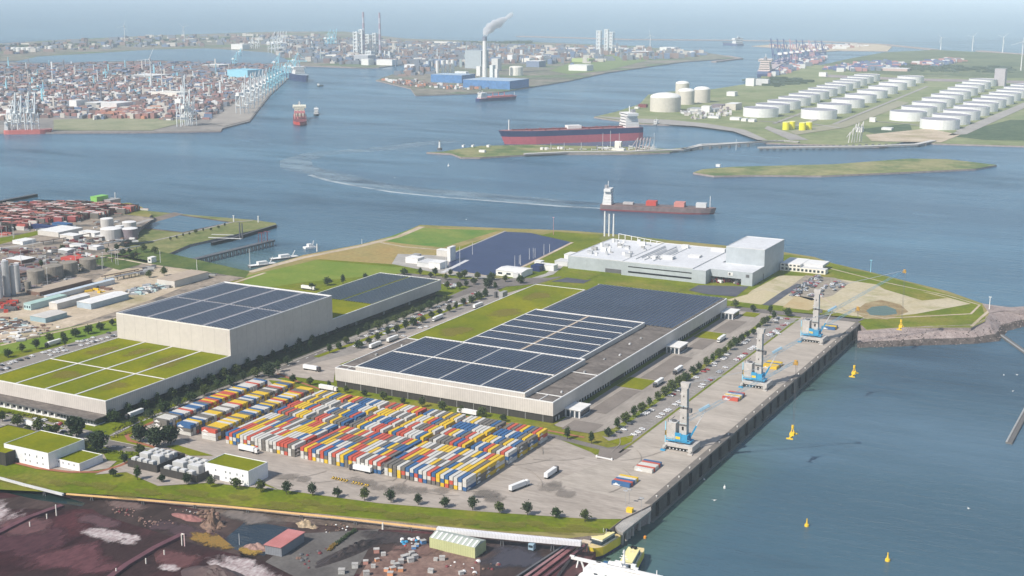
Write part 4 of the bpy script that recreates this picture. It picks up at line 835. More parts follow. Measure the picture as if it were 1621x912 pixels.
    b = MB(); lattice(b, foot, tip, 2.4, 1.1, P('boom_blue', .16, .33, .45), 18, .075); b.build('boom', t_)
    b = MB()          # ladder cage, rungs and platforms up the back of the mast
    b.bar((cx-1.3, cy+.9, 12), (cx-.2, cy+.9, 44), .12, lgrey).bar((cx-1.3, cy+1.6, 12), (cx-.2, cy+1.6, 44), .12, lgrey)
    for zz in range(14, 44, 6): b.box(cx-1.9, cy-.4, zz, cx-.6, cy+2, zz+.15, lgrey)
    b.build('mast_ladder', tw); b = MB()
    for zz in (18, 30): b.box(cx-1.3, cy-3.2, zz, cx+4.6, cy-2.3, zz+.2, dgrey).bar((cx-1.3, cy-3.2, zz+1.1), (cx+4.6, cy-3.2, zz+1.1), .1, lblue)
    b.build('gantry_platform', tw)
    mid = foot.lerp(tip, .16)
    MB().bar((cx+5, cy+1, 7.5), mid, .5, lgrey).bar((cx+5, cy+1, 7.5), Vector((cx+5, cy+1, 7.5)).lerp(mid, .45), 1.0, blue_m).build('luffing_cylinder', t_)
    MB().bar(foot.lerp(tip, .1)+Vector((0, 0, 1.8)), foot.lerp(tip, .2)+Vector((0, 0, 1.8)), 1.7, P('winch_blue', .3, .45, .55)).build('winch_housing', t_)
    b = MB(); b.bar(Vector((cx+3, cy, 46)), tip, .16, steel); b.bar(Vector((cx+1, cy+.6, 46)), tip, .16, steel); b.build('stay_cable', t_)
    MB().cyl(tip.x, tip.y, TIPZ-1.8, TIPZ+.6, 1.2, 8, P('sheave_ochre', .6, .33, .06)).box(tip.x-1.8, tip.y-.7, TIPZ-2.4, tip.x+1.4, tip.y+.7, TIPZ-.4, MATS['sheave_ochre']).build('sheave', t_)
    sz = zat(spr_px[1], tx, ty)
    b = MB(); b.bar((tip.x, tip.y, TIPZ-2), (tip.x, tip.y, sz+7), .16, dgrey); b.bar((tip.x+.9, tip.y, TIPZ-2), (tip.x+.9, tip.y, sz+7), .16, dgrey); b.build('hoist_cable', t_)
    s = thing('container_spreader', slab, 'spreader', (tx, ty, sz), group='yellow spreaders hanging over the water')
    b = MB().bar((tx-.2, ty-6, sz), (tx-.2, ty+6, sz), 1.1, yel).bar((tx-2.2, ty-6, sz-.2), (tx+2.2, ty-6, sz-.2), .8, yel).bar((tx-2.2, ty+6, sz-.2), (tx+2.2, ty+6, sz-.2), .8, yel); b.build('beam', s)
    MB().box(tx-1.5, ty-2, sz+.6, tx+1.5, ty+2, sz+2.4, yel).bar((tx-1, ty, sz+2.4), (tx, ty, sz+6), .5, yel).bar((tx+1, ty, sz+2.4), (tx, ty, sz+6), .5, yel).build('head_block', s)
    MB().cyl(tx, ty, sz+5.2, sz+7.4, .9, 8, yel).build('hook_block', s)
harbour_crane(-300, 797, 'nearest grey and blue harbour crane on the quay', 'yellow container spreader hanging from the nearest crane, closest one', (1260, 572), (1253, 690))
harbour_crane(-301, 959, 'middle grey and blue harbour crane on the quay', 'yellow container spreader hanging from the middle crane', (1358, 487), (1351, 593))
harbour_crane(-300, 1113, 'farthest grey and blue harbour crane near the end of the quay', 'yellow container spreader hanging from the farthest crane before the shore', (1432, 428), (1425, 519))
# ------------------------------------------------------------ quay wall with fenders
qw = thing('quay_wall', 'long grey quay wall with dark fender panels beside the water', 'quay wall', (-280, 946, -5))
quaym = P('quay_sheet_wall', .15, .135, .12, .9, v=.22, size=10, rib=(2.2, .22, .7))
MB().box(-283.5, 696, -13, -279.7, 1197.5, -.9, quaym).box(-284, 695.5, -.9, -279.3, 1198, .45, P('quay_cope', .2, .18, .16, .9, v=.15)).build('wall', qw)
for k in range(27):
    y = 703+k*18.6; MB().box(-279.7, y, -9.6, -278.9, y+3.0, -1.2, black).build('fender', qw)
MB().box(-279.7, 695.5, -10.9, -278.2, 1190, -10.3, P('waterline_ledge', .2, .2, .18, .9)).build('ledge', qw)
bo = local('bollard', 'x', 'bollard'); MB().cyl(0, 0, 0, .7, .35, 8, cream, .3).cyl(0, 0, .7, 1.0, .55, 8, cream).build('post', bo)
for k in range(26): place(bo, USED, (-281.4, 708+k*18.6, .45), 0, 'cream mooring bollard on the quay edge, %s from the near end' % ordn(k+1), 'mooring bollards on the quay')
# ------------------------------------------------------------ grey factory behind
fa = thing('factory', 'pale grey factory with tall box at its right end and roof pipes', 'factory', (-520, 1345, 0))
MB().box(-625, 1293, 0, -559, 1409, 13.6, fclad, froof).box(-559, 1288, 0, -478, 1409, 14.6, fclad, froof).box(-478, 1287, 0, -463, 1409, 14.2, fclad, froof).box(-463, 1300, 6.5, -417, 1338, 14.2, fclad, froof).box(-463, 1336, 0, -417, 1338, 6.5, dark).box(-429, 1300, 0, -417, 1336, 6.5, fclad).build('wall', fa)
MB().box(-459.5, 1338, 0, -416.8, 1407, 31.5, fclad, froof).build('tower', fa)
b = MB(); edge(b, -459.5, 1338, -416.8, 1407, 31.5, lgrey, .5, .5); edge(b, -559, 1288, -478, 1409, 14.6, lgrey, .5, .5); edge(b, -625, 1293, -559, 1409, 13.6, lgrey, .5, .6); b.build('parapet', fa)
MB().box(-551, 1287.7, 9.6, -479, 1288.1, 10.5, black).build('window_band', fa); MB().box(-551, 1287.7, 3.6, -479, 1288.1, 5.2, black).build('window_band', fa)
MB().box(-580, 1292.6, .5, -560, 1293.1, 4.5, dgrey).build('gate', fa)
MB().box(-443.5, 1299.6, 9, -438, 1300.1, 12.4, white).box(-442.6, 1299.5, 9.6, -440.6, 1299.7, 12, dgrey).build('sign_panel', fa); MB().box(-424, 1299.6, 8.8, -420.6, 1300.1, 11.8, dgrey).build('sign_panel', fa)
fq = random.Random(4)
for k in range(36):
    x, y = fq.uniform(-618, -565), fq.uniform(1310, 1400); s = fq.uniform(1.2, 4); MB().box(x, y, 13.6, x+s*1.6, y+s, 13.6+fq.uniform(1, 4.5), fq.choice((lgrey, steel, white, grey))).build('roof_unit', fa)
for k in range(9):
    x = -551+k*3.4; MB().box(x, 1306+(k%3)*9, 14.6, x+.9, 1392-(k%4)*7, 15.5, (lgrey, steel, white)[k%3]).build('roof_duct', fa)
for x, y, a, c, h in ((-528, 1322, 14, 9, 3.2), (-538, 1318, 6, 7, 2.6), (-505, 1345, 13, 9, 2.2), (-530, 1390, 8, 4, 4), (-495, 1390, 16, 6, 3.4)): MB().box(x, y, 14.6, x+a, y+c, 14.6+h, lgrey, white).build('roof_unit', fa)
for px, h in ((957, 30), (964, 27), (971, 27)):
    x, y = at(px, 374, 12); MB().cyl(x, y, 12, 12+h, 1.1, 8, white, .8).build('chimney', fa)
b = MB()
for k in range(7): x = -615+k*8; b.bar((x, 1408, 13.6), (x, 1408, 21-k*.8), .6, white); b.bar((x, 1408, 21-k*.8), (x+8, 1408, 20.2-k*.8), .5, white)
b.build('pipe_rack', fa)
pq = random.Random(12)
for k in range(28):
    x, y = -461+pq.uniform(0, 30), 1303+pq.uniform(0, 26)
    c = pq.choice((white, dred, red_m, white, dgrey, brown)); MB().obox(x, y, 0.35, pq.uniform(1.2, 3), pq.uniform(2, 5), pq.uniform(1.2, 2.4), pq.uniform(0, 3), c)
mb = MB()
for k in range(90):
    x, y = -461+pq.uniform(0, 30), 1299+pq.uniform(0, 32); mb.obox(x, y, .3, pq.uniform(1, 3.6), pq.uniform(2, 5), pq.uniform(1, 2.4), pq.uniform(0, 3), pq.choice((white, dred, red_m, white, white, dgrey, brown)))
tag(mb.build('goods'), 'jumble of red and white goods in the open factory dock', 'goods', kind='stuff')
ob = thing('office_building', 'low cream office with dark windows right of the grey factory', 'office', (-388, 1400, 0))
MB().box(-416, 1393, 0, -366, 1404, 5.0, cream, lgrey).box(-416, 1393, 5.0, -394, 1430, 8.0, cream, white).box(-394, 1404, 5.0, -372, 1430, 7.6, lgrey, white).build('wall', ob)
for k in range(11): MB().box(-414.5+k*4.4, 1392.8, 1.2, -412+k*4.4, 1393.1, 3.8, glass).build('window', ob)
for k in range(5): MB().box(-414.5+k*4.4, 1392.8, 5.7, -412+k*4.4, 1393.1, 7.3, glass).build('window', ob)
# scrap cars on the headland field
pts = []
for s, n in (('1250,470 1262,456 1290,438 1300,436 1300,446 1285,458 1262,470', 95), ('1275,472 1290,464 1305,456 1312,448 1300,470', 30), ('1310,455 1325,443 1340,446 1335,455 1322,461', 50)):
    pg = A(s); c0 = (sum(p[0] for p in pg)/len(pg), sum(p[1] for p in pg)/len(pg))
    for k in range(n):
        i = pq.randrange(len(pg)); f = pq.random(); a, b_ = pg[i], pg[(i+1) % len(pg)]; e = math.sqrt(pq.random())
        x, y = a[0]+(b_[0]-a[0])*f, a[1]+(b_[1]-a[1])*f; pts.append((c0[0]+(x-c0[0])*e, c0[1]+(y-c0[1])*e))
for k, (x, y) in enumerate(pts[:150]):
    c = pq.choice('wwdddrss'); place(CP[c], USED, (x, y, .3), pq.choice((0, 1.57))+pq.uniform(-.3, .3), '%s parked car in the crowded headland field behind the cranes' % CNM[c], 'cars on the headland field')
for t_ in CP.values():
    if t_.name not in USED:
        for c in list(t_.children): bpy.data.objects.remove(c)
        bpy.data.objects.remove(t_)
# ------------------------------------------------------------ generic small buildings, tanks and poles
def shed(name, lab, cat, px, py, wpx, dy, h, wall, roof, z=0.0, a=0.0, pitched=False, win=0, group=None):
    """front-left ground corner at px,py; width in photo pixels; depth dy metres"""
    s = mpp(px, py, z); x0, y0 = at(px, py, z); wx = wpx*s*1.0/math.cos(YAW) if wpx else dy
    t_ = thing(name, lab, cat, (x0+wx/2, y0+dy/2, z), group=group)
    b = MB()
    cx, cy = x0+wx/2, y0+dy/2
    b.obox(cx, cy, z, z+h, wx, dy, a, wall, roof); b.build('wall', t_)
    b = MB()
    if pitched:
        ca, sa = math.cos(a), math.sin(a)
        def T(u, v_, zz): return (cx+u*ca-v_*sa, cy+u*sa+v_*ca, zz)
        X, Y = wx/2+.4, dy/2+.4; k = h*.22
        if wx > dy: v = [T(-X, -Y, z+h), T(X, -Y, z+h), T(X, Y, z+h), T(-X, Y, z+h), T(-X, 0, z+h+k), T(X, 0, z+h+k)]; f = [(0, 1, 5, 4), (2, 3, 4, 5), (3, 0, 4), (1, 2, 5)]
        else: v = [T(-X, -Y, z+h), T(X, -Y, z+h), T(X, Y, z+h), T(-X, Y, z+h), T(0, -Y, z+h+k), T(0, Y, z+h+k)]; f = [(3, 0, 4, 5), (1, 2, 5, 4), (0, 1, 4), (2, 3, 5)]
        b.add(v, f, roof)
    else: b.obox(cx, cy, z+h+.02, z+h+.35, wx+.5, dy+.5, a, roof)
    b.build('roof', t_)
    for k in range(win):
        u = -wx/2+wx*(k+.5)/win; ca, sa = math.cos(a), math.sin(a); v_ = -dy/2-.05
        MB().obox(cx+u*ca-v_*sa, cy+u*sa+v_*ca, z+h*.35, z+h*.7, wx/win*.5, .15, a, glass).build('window', t_)
    return t_
def tank(lab, px, py, wpx, h, m, z=0.0, dome=0.0, top=None, group=None, name='storage_tank', seg=28):
    s = mpp(px, py, z); r = wpx*s/2; x, y = at(px, py, z); y += r*.0
    d = Vector((x, y)).normalized(); x += d.x*r; y += d.y*r      # py marks the front foot
    t_ = thing(name, lab, 'storage tank', (x, y, z), group=group)
    MB().cyl(x, y, z, z+h, r, seg, m, top=top or m).build('shell', t_, smooth=False)
    if dome: MB().ball(x, y, z+h-.05, r*.995, m if top is None else top, seg, 8, dome, True).build('roof', t_)
    else:
        b = MB(); n = seg
        v = [(x+q*math.cos(2*math.pi*k/n), y+q*math.sin(2*math.pi*k/n), zz) for q, zz in ((r, z+h), (r, z+h+.5), (r*.985, z+h+.5), (r*.985, z+h)) for k in range(n)]
        b.add(v, [(j*n+k, j*n+(k+1) % n, (j+1)*n+(k+1) % n, (j+1)*n+k) for j in range(3) for k in range(n)], white); b.build('rim', t_)
    return t_
def pole(lab, px, py, h, m=white, z=0.0, r=.25, name='light_mast', head=True, cat='light mast', group=None):
    x, y = at(px, py, z); t_ = thing(name, lab, cat, (x, y, z), group=group)
    MB().cyl(x, y, z, z+h, r, 6, m, r*.6).build('pole', t_)
    if head: MB().box(x-1.3, y-.5, z+h, x+1.3, y+.5, z+h+.5, m).build('lamp_head', t_)
    return t_
# left industrial area -------------------------------------------------
beige = P('beige_sheet', .6, .57, .52); teal = P('pale_teal_sheet', .45, .6, .6); tan = P('tan_sheet', .45, .36, .27); purp = P('purple_grey_sheet', .24, .2, .22)
shed('warehouse', 'long beige shed with flat roof at the end of the sandy yard', 'shed', 249, 452, 32, 52, 7, beige, tan, win=0)
shed('warehouse', 'white roofed hall right of the small white hall in sandy yard', 'shed', 122, 487, 27, 50, 6, P('blue_grey_sheet', .42, .5, .56), white, pitched=True)
shed('warehouse', 'small white hall with gabled roof in the sandy yard', 'shed', 78, 489, 16, 42, 6.5, beige, white, pitched=True)
shed('warehouse', 'pale teal shed at the left of the sandy yard', 'shed', 38, 490, 14, 45, 6, teal, P('green_roof_sheet', .4, .56, .5), win=3)
shed('warehouse', 'wide pale shed nearest the green verge in the sandy yard', 'shed', 48, 508, 30, 26, 5, P('glazed_teal', .3, .42, .46), beige, pitched=True)
shed('warehouse', 'long low shed with pale blue roof behind the white halls', 'shed', 70, 476, 8, 90, 5, lgrey, P('ice_roof', .6, .68, .74), pitched=True)
shed('warehouse', 'long brown flat shed beside the dark tank row', 'shed', 42, 466, 26, 70, 4, brown, tan)
shed('hut', 'white cabin beside the harbour fence', 'hut', 234, 416, 7, 8, 6, white, white, win=1)
shed('silo_building', 'pale flat roofed store beside the round tanks', 'shed', 60, 372, 40, 40, 6, beige, white)
for k, (px, py, w_, h) in enumerate(((12, 470, 11, 36), (22, 468, 7, 30), (1, 474, 9, 32), (-9, 474, 10, 30), (29, 463, 9, 28))):
    tank('tall steel silo at the left edge, %s of the cluster' % ordn(k+1), px, py, w_, h, steel, dome=.15, group='tall silos', name='silo', seg=14)
for k, (px, py, w_, h) in enumerate(((58, 451, 27, 14), (85, 444, 32, 14), (111, 436, 26, 13), (140, 429, 26, 12), (45, 462, 10, 10))):
    tank(('brown grey tank nearest the silos', 'largest brown grey tank second from the silos', 'brown grey tank third from the silos', 'brown grey tank farthest from the silos', 'small dark tank between silos and brown tanks')[k], px, py, w_, h, P('old_tank_grey', .3, .27, .23, .9, v=.2), dome=.12, group='old tanks by the sandy yard', seg=24)
for k, (px, py, w_, h) in enumerate(((177, 381, 34, 13), (206, 379, 26, 12), (170, 362, 20, 12), (205, 364, 22, 9), (190, 371, 14, 10))):
    tank(('large pale tank in front of the harbour dike', 'brownish tank right of the large pale tank', 'pale tank behind the large pale tank', 'flat pale tank nearest the square pond', 'small pale tank between the larger ones')[k], px, py, w_, h, P('pale_tank', .55, .53, .5) if k != 1 else purp, dome=.1, top=white, group='tanks by the harbour dike', seg=24)
for k, (px, py, w_, dy, h, c, r_) in enumerate(((20, 386, 20, 20, 4, white, white), (92, 402, 18, 14, 5, grey, white), (95, 378, 26, 16, 5, beige, white), (125, 373, 30, 14, 5, white, white), (150, 380, 14, 14, 5, grey, lgrey), (110, 392, 22, 10, 4, white, lgrey), (140, 395, 16, 12, 4, lgrey, white), (96, 412, 30, 14, 3, red_m, red_m), (10, 415, 30, 20, 4, brown, white), (14, 402, 22, 12, 4, dred, brown), (20, 432, 60, 10, 5, purp, purp), (5, 438, 30, 14, 5, dgrey, brown), (122, 330, 26, 8, 7, white, white), (118, 326, 20, 6, 8, dgrey, dgrey))):
    shed('shed', '%s roofed low building of the left works, %s listed from the silos' % (('white', 'white', 'white', 'white', 'grey', 'grey', 'white', 'red', 'white', 'brown', 'purple', 'brown', 'white', 'dark')[k], ordn(k+1)), 'shed', px, py, w_, dy, h, c, r_, pitched=k in (1, 6))
shed('warehouse', 'bright green block at the tip of the red container yard', 'building', 144, 327, 12, 22, 14, green_m, green_m)
shed('warehouse', 'grey pink block right of the bright green one', 'building', 160, 326, 18, 20, 9, P('pink_grey_sheet', .4, .33, .32), grey)
pole('white light mast at the end of the red container yard', 183, 322, 16, z=0, r=.9, head=False)
# red container yard
mb = MB(); q5 = random.Random(17)
for s, n, cs in (('-120,378 0,374 60,356 120,352 200,338 225,334 150,328 60,326 0,332 -120,345', 2600, 'RRRRRRRWRRGW'),):
    redv = [P('yard_red', .46, .12, .1, v=.2), P('yard_dark_red', .3, .07, .07), P('yard_rust', .4, .17, .12), CC['G'], CC['W']]; redt = [P('faded_red_top', .58, .27, .24, v=.25), MATS['yard_red'], P('pale_red_top', .68, .4, .37), P('pale_red_top', .68, .4, .37), white, MATS['yard_rust']]
    pg = [Vector((p[0], p[1], 0)) for p in A(s)]; tr = tessellate_polygon([pg])
    ar = [((pg[b]-pg[a]).cross(pg[c]-pg[a]).length) for a, b, c in tr]
    for k in range(n):
        a, b_, c = q5.choices(tr, ar)[0]; u, v_ = q5.random(), q5.random()
        if u+v_ > 1: u, v_ = 1-u, 1-v_
        p = pg[a]+(pg[b_]-pg[a])*u+(pg[c]-pg[a])*v_; gx, gy = round((p.x*.97+p.y*.25)/15)*15, round((p.y*.97-p.x*.25)/2.8)*2.8; x, y = gx*.97-gy*.25, gy*.97+gx*.25
        mb.obox(x, y, .2, 2.6*q5.choice((1, 2, 3, 3)), 12.2, 2.44, .25, q5.choice(redv), q5.choice(redt))
tag(mb.build('container_stacks'), 'stacked red shipping containers of the yard at far left', 'containers', kind='stuff')
for k, (px, py, w_, m) in enumerate(((48, 362, 44, navy), (83, 359, 28, MATS['container_blue']))):
    shed('container_block', ('long dark blue container row below the red yard', 'blue container block right of the dark blue row')[k], 'containers', px, py, w_, 10, 5, m, m)
# clutter of the sandy yard
mb = MB()
for s, n, cs, hs in (('218,432 235,424 246,420 240,430 225,436', 30, (dgrey, steel, grey), 3), ('200,462 240,452 275,446 262,458 215,470', 80, (teal, dgrey, steel, white), 3), ('130,450 150,452 175,458 160,466 135,462', 14, (dgrey, yel, brown), 3), ('0,505 30,505 60,520 20,530 0,530', 60, (white, teal, brown, dgrey), 2), ('0,470 30,480 35,492 0,497', 40, (red_m, dgrey, brown), 4), ('100,372 160,380 165,392 110,400', 60, (white, grey, dred, dgrey), 3), ('285,448 300,440 330,432 345,435 310,446', 30, (dgrey, grey, MATS['dark_grass']), 2), ('120,398 150,404 160,408 120,412', 30, (dgrey, red_m, white), 3), ('0,395 90,392 130,400 120,430 60,430 0,440', 170, (dgrey, brown, purp, grey, white, dred), 3), ('0,440 130,440 60,470 30,462 0,472', 110, (dgrey, brown, steel, purp), 3), ('150,352 215,350 215,385 150,390', 70, (white, grey, dgrey, brown), 3), ('30,340 130,345 120,365 40,368', 60, (grey, white, dgrey, purp), 4), ('0,520 60,512 100,518 40,540 0,548', 50, (white, grey, brown, tan), 2)):
    pg = [Vector((p[0], p[1], 0)) for p in A(s)]; tr = tessellate_polygon([pg]); ar = [((pg[b]-pg[a]).cross(pg[c]-pg[a]).length) for a, b, c in tr]
    for k in range(n):
        a, b_, c = q5.choices(tr, ar)[0]; u, v_ = q5.random(), q5.random()
        if u+v_ > 1: u, v_ = 1-u, 1-v_
        p = pg[a]+(pg[b_]-pg[a])*u+(pg[c]-pg[a])*v_; mb.obox(p.x, p.y, .2, q5.uniform(.8, hs), q5.uniform(2, 9), q5.uniform(1.5, 4), q5.uniform(.2, 1.2), q5.choice(cs))
tag(mb.build('stored_goods'), 'scattered machines, pipes and crates on the left yards', 'stored goods', kind='stuff')
for k in range(34):      # pipe bridges and poles between the works
    px, py = q5.uniform(0, 200), q5.uniform(372, 455); x, y = at(px, py); hh_ = q5.uniform(5, 14)
    t_ = thing('pipe_bridge' if k % 2 else 'light_mast', ('low grey pipe bridge among the left works, %s listed' if k % 2 else 'thin grey light mast among the left works, %s listed') % ordn(k+1), 'pipe bridge' if k % 2 else 'light mast', (x, y, 0), group='pipe bridges of the left works' if k % 2 else 'light masts of the left works')
    if k % 2:
        L_ = q5.uniform(18, 50); MB().bar((x, y, 4.5), (x+L_*.2, y+L_, 4.5), 1.6, q5.choice((steel, brown, dgrey)), .8).build('pipe', t_)
        for f in (.1, .5, .9): MB().bar((x+L_*.2*f, y+L_*f, 0), (x+L_*.2*f, y+L_*f, 4.2), .5, dgrey).build('post', t_)
    else: MB().cyl(x, y, 0, hh_+6, .3, 6, lgrey, .15).build('pole', t_); MB().box(x-1, y-.4, hh_+6, x+1, y+.4, hh_+6.4, lgrey).build('lamp_head', t_)
# harbour trestle, piles, jetties
jt = thing('jetty', 'long dark trestle jetty on pale piles in the old harbour', 'jetty', at3(385, 392, -8))
p0, p1 = Vector(at(300, 413, -5)), Vector(at(432, 381, -5)); d = (p1-p0)
MB().bar((p0.x, p0.y, -4.8), (p1.x, p1.y, -4.8), 7.5, dgrey, 1.8).build('deck', jt)
for k in range(22):
    p = p0+d*(k+.6)/22; n = Vector((d.y, -d.x)).normalized()*2.4
    MB().cyl(p.x+n.x, p.y+n.y, -13, -5, 1.3, 7, P('pile_concrete', .5, .45, .4, .9)).cyl(p.x-n.x, p.y-n.y, -13, -5, 1.3, 7, MATS['pile_concrete']).build('pile', jt)
b = MB()
for f in (.86, .93): p = p0+d*f; b.bar((p.x, p.y, -4), (p.x, p.y, 8), .7, dred); b.bar((p.x-5, p.y, 8), (p.x+5, p.y, 8), .5, dred); b.bar((p.x-5, p.y, 8), (p.x-5, p.y, -4), .4, dred)
b.build('loading_arm', jt)
b = MB().bar(at3(330, 376, -6), at3(382, 378, -6), 2.5, lgrey, .5).bar(at3(335, 371, -5), at3(370, 372, -5), 1.5, lgrey, .5); tag(b.build('gangway'), 'thin pale footbridge from the dike to the trestle jetty', 'footbridge')
for k, (px, py) in enumerate(((380, 377), (384, 378))): pole('dark mooring dolphin post where the footbridge meets the jetty, %s one' % ('left', 'right')[k], px, py, 20, dgrey, -8, 1.2, 'dolphin', False, 'mooring post', 'mooring posts')
for k, (s, wd) in enumerate((('0,319 20,315 57,308', 7), ('335,385 370,377 436,357', 3))):
    pp = A(s, -8); b = MB(); b.poly(ribbon(pp, wd), -7, dgrey, -12, black); tag(b.build('pier'), ('dark pier reaching into the channel at the far left', 'dark stone pier along the spit of the old harbour')[k], 'pier')
for k, (px, py, h, z) in enumerate(((396, 425, 22, 0), (409, 352, 8, -8), (370, 351, 8, -8), (254, 416, 14, 0), (312, 428, 12, 0), (502, 398, 9, 0), (573, 386, 6, 0), (876, 372, 22, 0))):
    pole(('tall thin pole at the harbour corner', 'white post at the tip of the grassy spit', 'white tilted post beside the square pond', 'thin pole beside the white cabin', 'thin pole at the sandy yard fence', 'white post on the shore path', 'small beacon on the shore path', 'red and white mast on the shore behind the basin')[k], px, py, h, white if k != 7 else P('mast_pink', .6, .3, .3), z, .35 if k not in (1, 2, 5) else 1.0, head=k in (1, 2, 7))
for k, (px, py, h) in enumerate(((728, 421, 22), (748, 403, 14), (706, 430, 16), (815, 424, 14), (824, 420, 12), (822, 418, 10), (838, 411, 13), (844, 410, 13), (847, 408, 11), (861, 404, 13), (870, 400, 10))):
    pole('thin white pole standing by the blue basin, %s from the left' % ordn(k+1), px, py, h, white, 0, .3, head=False, group='poles by the blue basin')
# buildings near the blue basin
for k, (px, py, w_, dy, h, c) in enumerate(((642, 416, 20, 14, 6, white), (660, 422, 22, 22, 5, lgrey), (679, 425, 18, 16, 7, white), (691, 405, 18, 10, 7, beige), (708, 414, 5, 12, 16, white), (650, 409, 10, 10, 4, grey), (785, 436, 40, 26, 6, white), (812, 440, 8, 14, 5, lgrey), (840, 429, 14, 14, 6, navy), (852, 427, 24, 10, 6, white), (878, 420, 20, 16, 5, lgrey), (846, 422, 10, 8, 6, white), (893, 411, 12, 16, 6, white))):
    shed('shed', ('white shed nearest the dry field', 'wide low grey shed of the pump station', 'white shed beside the basin bridge', 'beige block behind the pump station', 'slim white tower at the basin edge', 'small grey shed on the dry field side', 'long white building below the blue basin', 'small grey building right of the long white one', 'dark blue tank building beside the factory road', 'long white shed beside the dark blue building', 'grey shed at the factory corner', 'small white shed behind the dark blue building', 'white shed touching the factory corner')[k], 'shed', px, py, w_, dy, h, c, c if c != beige else white, win=3 if k in (6,) else 0, pitched=k == 6)
# working barges on the shore
for k, (px, py, ln) in enumerate(((415, 421, 32), (450, 410, 34), (490, 393, 14))):
    x, y = at(px, py, WZ); t_ = thing('work_barge', ('white work barge moored in the harbour corner', 'dark hulled white barge moored behind the first barge', 'small white launch off the shore path')[k], 'barge', (x, y, WZ), group='barges along the shore')
    L_ = ln; a = R(62)
    MB().obox(x, y, WZ-.5, WZ+2.2, L_, 8, a, dgrey if k < 2 else white, white).build('hull', t_); MB().obox(x, y, WZ+2.2, WZ+5.4, L_*.35, 6, a, white).build('deckhouse', t_)
    b = MB().bar((x+math.cos(a)*L_*.3, y+math.sin(a)*L_*.3, WZ+2), (x+math.cos(a)*L_*.42, y+math.sin(a)*L_*.42, WZ+9), .8, white); b.build('mast', t_)
# ------------------------------------------------------------ foreground ore yard
Z3 = -3
rr_roof = mat('faded_red_roof', (.42, .16, .15), (.5, .21, .2), size=12, fine=.08)
s1 = thing('shed', 'grey shed with faded red roof beside the dark pond', 'shed', at3(440, 875, Z3))
c0, c1, c2 = Vector(at(420, 877, Z3)), Vector(at(446, 882, Z3)), Vector(at(482, 858, Z3))
u = (c1-c0); v_ = (c2-c1); v_ = v_.normalized()*min(v_.length, 34)
def quadbox(c0, u, v_, z, h, wall, roof, par, over=.5):
    p = [c0, c0+u, c0+u+v_, c0+v_]
    MB().poly(p, z+h, roof, z, wall).build('wall', par)
    c = sum(p, Vector((0, 0)))/4; q = [c+(k-c)*(1+over/8) for k in p]; MB().poly(q, z+h+.4, roof, z+h+.02, roof).build('roof', par)
quadbox(c0, u, v_, Z3, 5.5, P('grey_blue_sheet', .24, .25, .27, rib=(1.2, .3, .8)), rr_roof, s1)
s2 = thing('shed', 'pale yellow-green shed with ribbed grey roof in the ore yard', 'shed', at3(720, 880, Z3))
c0, c1 = Vector(at(680, 868, Z3)), Vector(at(752, 885, Z3)); u = c1-c0; v_ = Vector((-u.y, u.x)).normalized()*12
yg = P('yellow_green_sheet', .5, .52, .26, rib=(1.5, .2, .85))
pz = [c0, c0+u, c0+u+v_, c0+v_]; MB().poly(pz, Z3+6.5, yg, Z3, yg).build('wall', s2)
b = MB(); m1, m2 = c0+v_/2, c0+u+v_/2; zr = Z3+8.2
V3 = lambda p, z: (p.x, p.y, z)
b.add([V3(pz[0], Z3+6.5), V3(pz[1], Z3+6.5), V3(m2, zr), V3(m1, zr), V3(pz[2], Z3+6.5), V3(pz[3], Z3+6.5)], [(0, 1, 2, 3), (4, 5, 3, 2), (5, 0, 3), (1, 4, 2)], P('pale_roof_sheet', .42, .46, .4)); rf = b.build('roof', s2)
for k in range(9):
    f = (k+.5)/9; a, c = c0+u*f, m1+u*f; MB().bar(V3(a, Z3+6.6), V3(c, zr+.15), 1.1, white, .15).build('rooflight', rf)
# conveyors
def conveyor(lab, s, z, wd, ht, m, legs=0, z0=Z3, name='conveyor', top=None):
    pts = [Vector((*at(*map(float, q.split(',')), z), z)) for q in s.split()]
    t_ = thing(name, lab, 'conveyor', tuple(pts[0])); b = MB()
    for a, c in zip(pts, pts[1:]): b.bar(a, c, wd, m, ht)
    b.build('gallery', t_)
    if legs:
        for a, c in zip(pts, pts[1:]):
            n = max(1, int((c-a).length/legs))
            for k in range(n):
                p = a.lerp(c, (k+.5)/n); MB().bar((p.x-1, p.y, z0), (p.x-.4, p.y, z-.3), .5, dgrey).bar((p.x+1, p.y, z0), (p.x+.4, p.y, z-.3), .5, dgrey).build('leg', t_)
    return t_
conveyor('long yellow-orange pipe conveyor along the foot of the verge', '105,782 350,801 520,818 694,838', 0, 1.0, .8, P('ochre_conveyor', .82, .52, .22), 30)
conveyor('white covered conveyor gallery running to the loading jetty', '692,838 760,845 830,852 920,860', 3.5, 3.2, 2.6, P('gallery_white', .74, .73, .74, rib=(2.2, .2, .85)), 18)
conveyor('short cream conveyor bridge behind the yellow boats', '922,856 936,859', 3, 2.0, 1.2, P('gallery_cream', .6, .5, .38), 8)
conveyor('white conveyor gallery at the far left of the ore yard', '-60,748 0,757 40,768 100,783', 1, 1.6, 1.2, lgrey, 18)
conveyor('rusty red belt frame beside the yellow pipe conveyor', '170,783 300,793 430,802 560,818 700,830', -1, 1.4, 1.6, P('belt_rust', .2, .09, .09, v=.3), 12)
for k, s in enumerate(('800,925 905,856', '830,925 918,858', '848,925 928,862', '815,925 912,856')):
    conveyor('dark red rail belt running to the jetty, %s from the left' % ordn((1, 3, 4, 2)[k]), s, -2, (1.2, 2.4, 1.4, 1.6)[k], .8, (dgrey, P('belt_red', .3, .12, .12, v=.2), P('belt_plum', .17, .07, .08, v=.2), P('belt_pale', .36, .2, .2, v=.2))[k], 0, name='belt_conveyor')
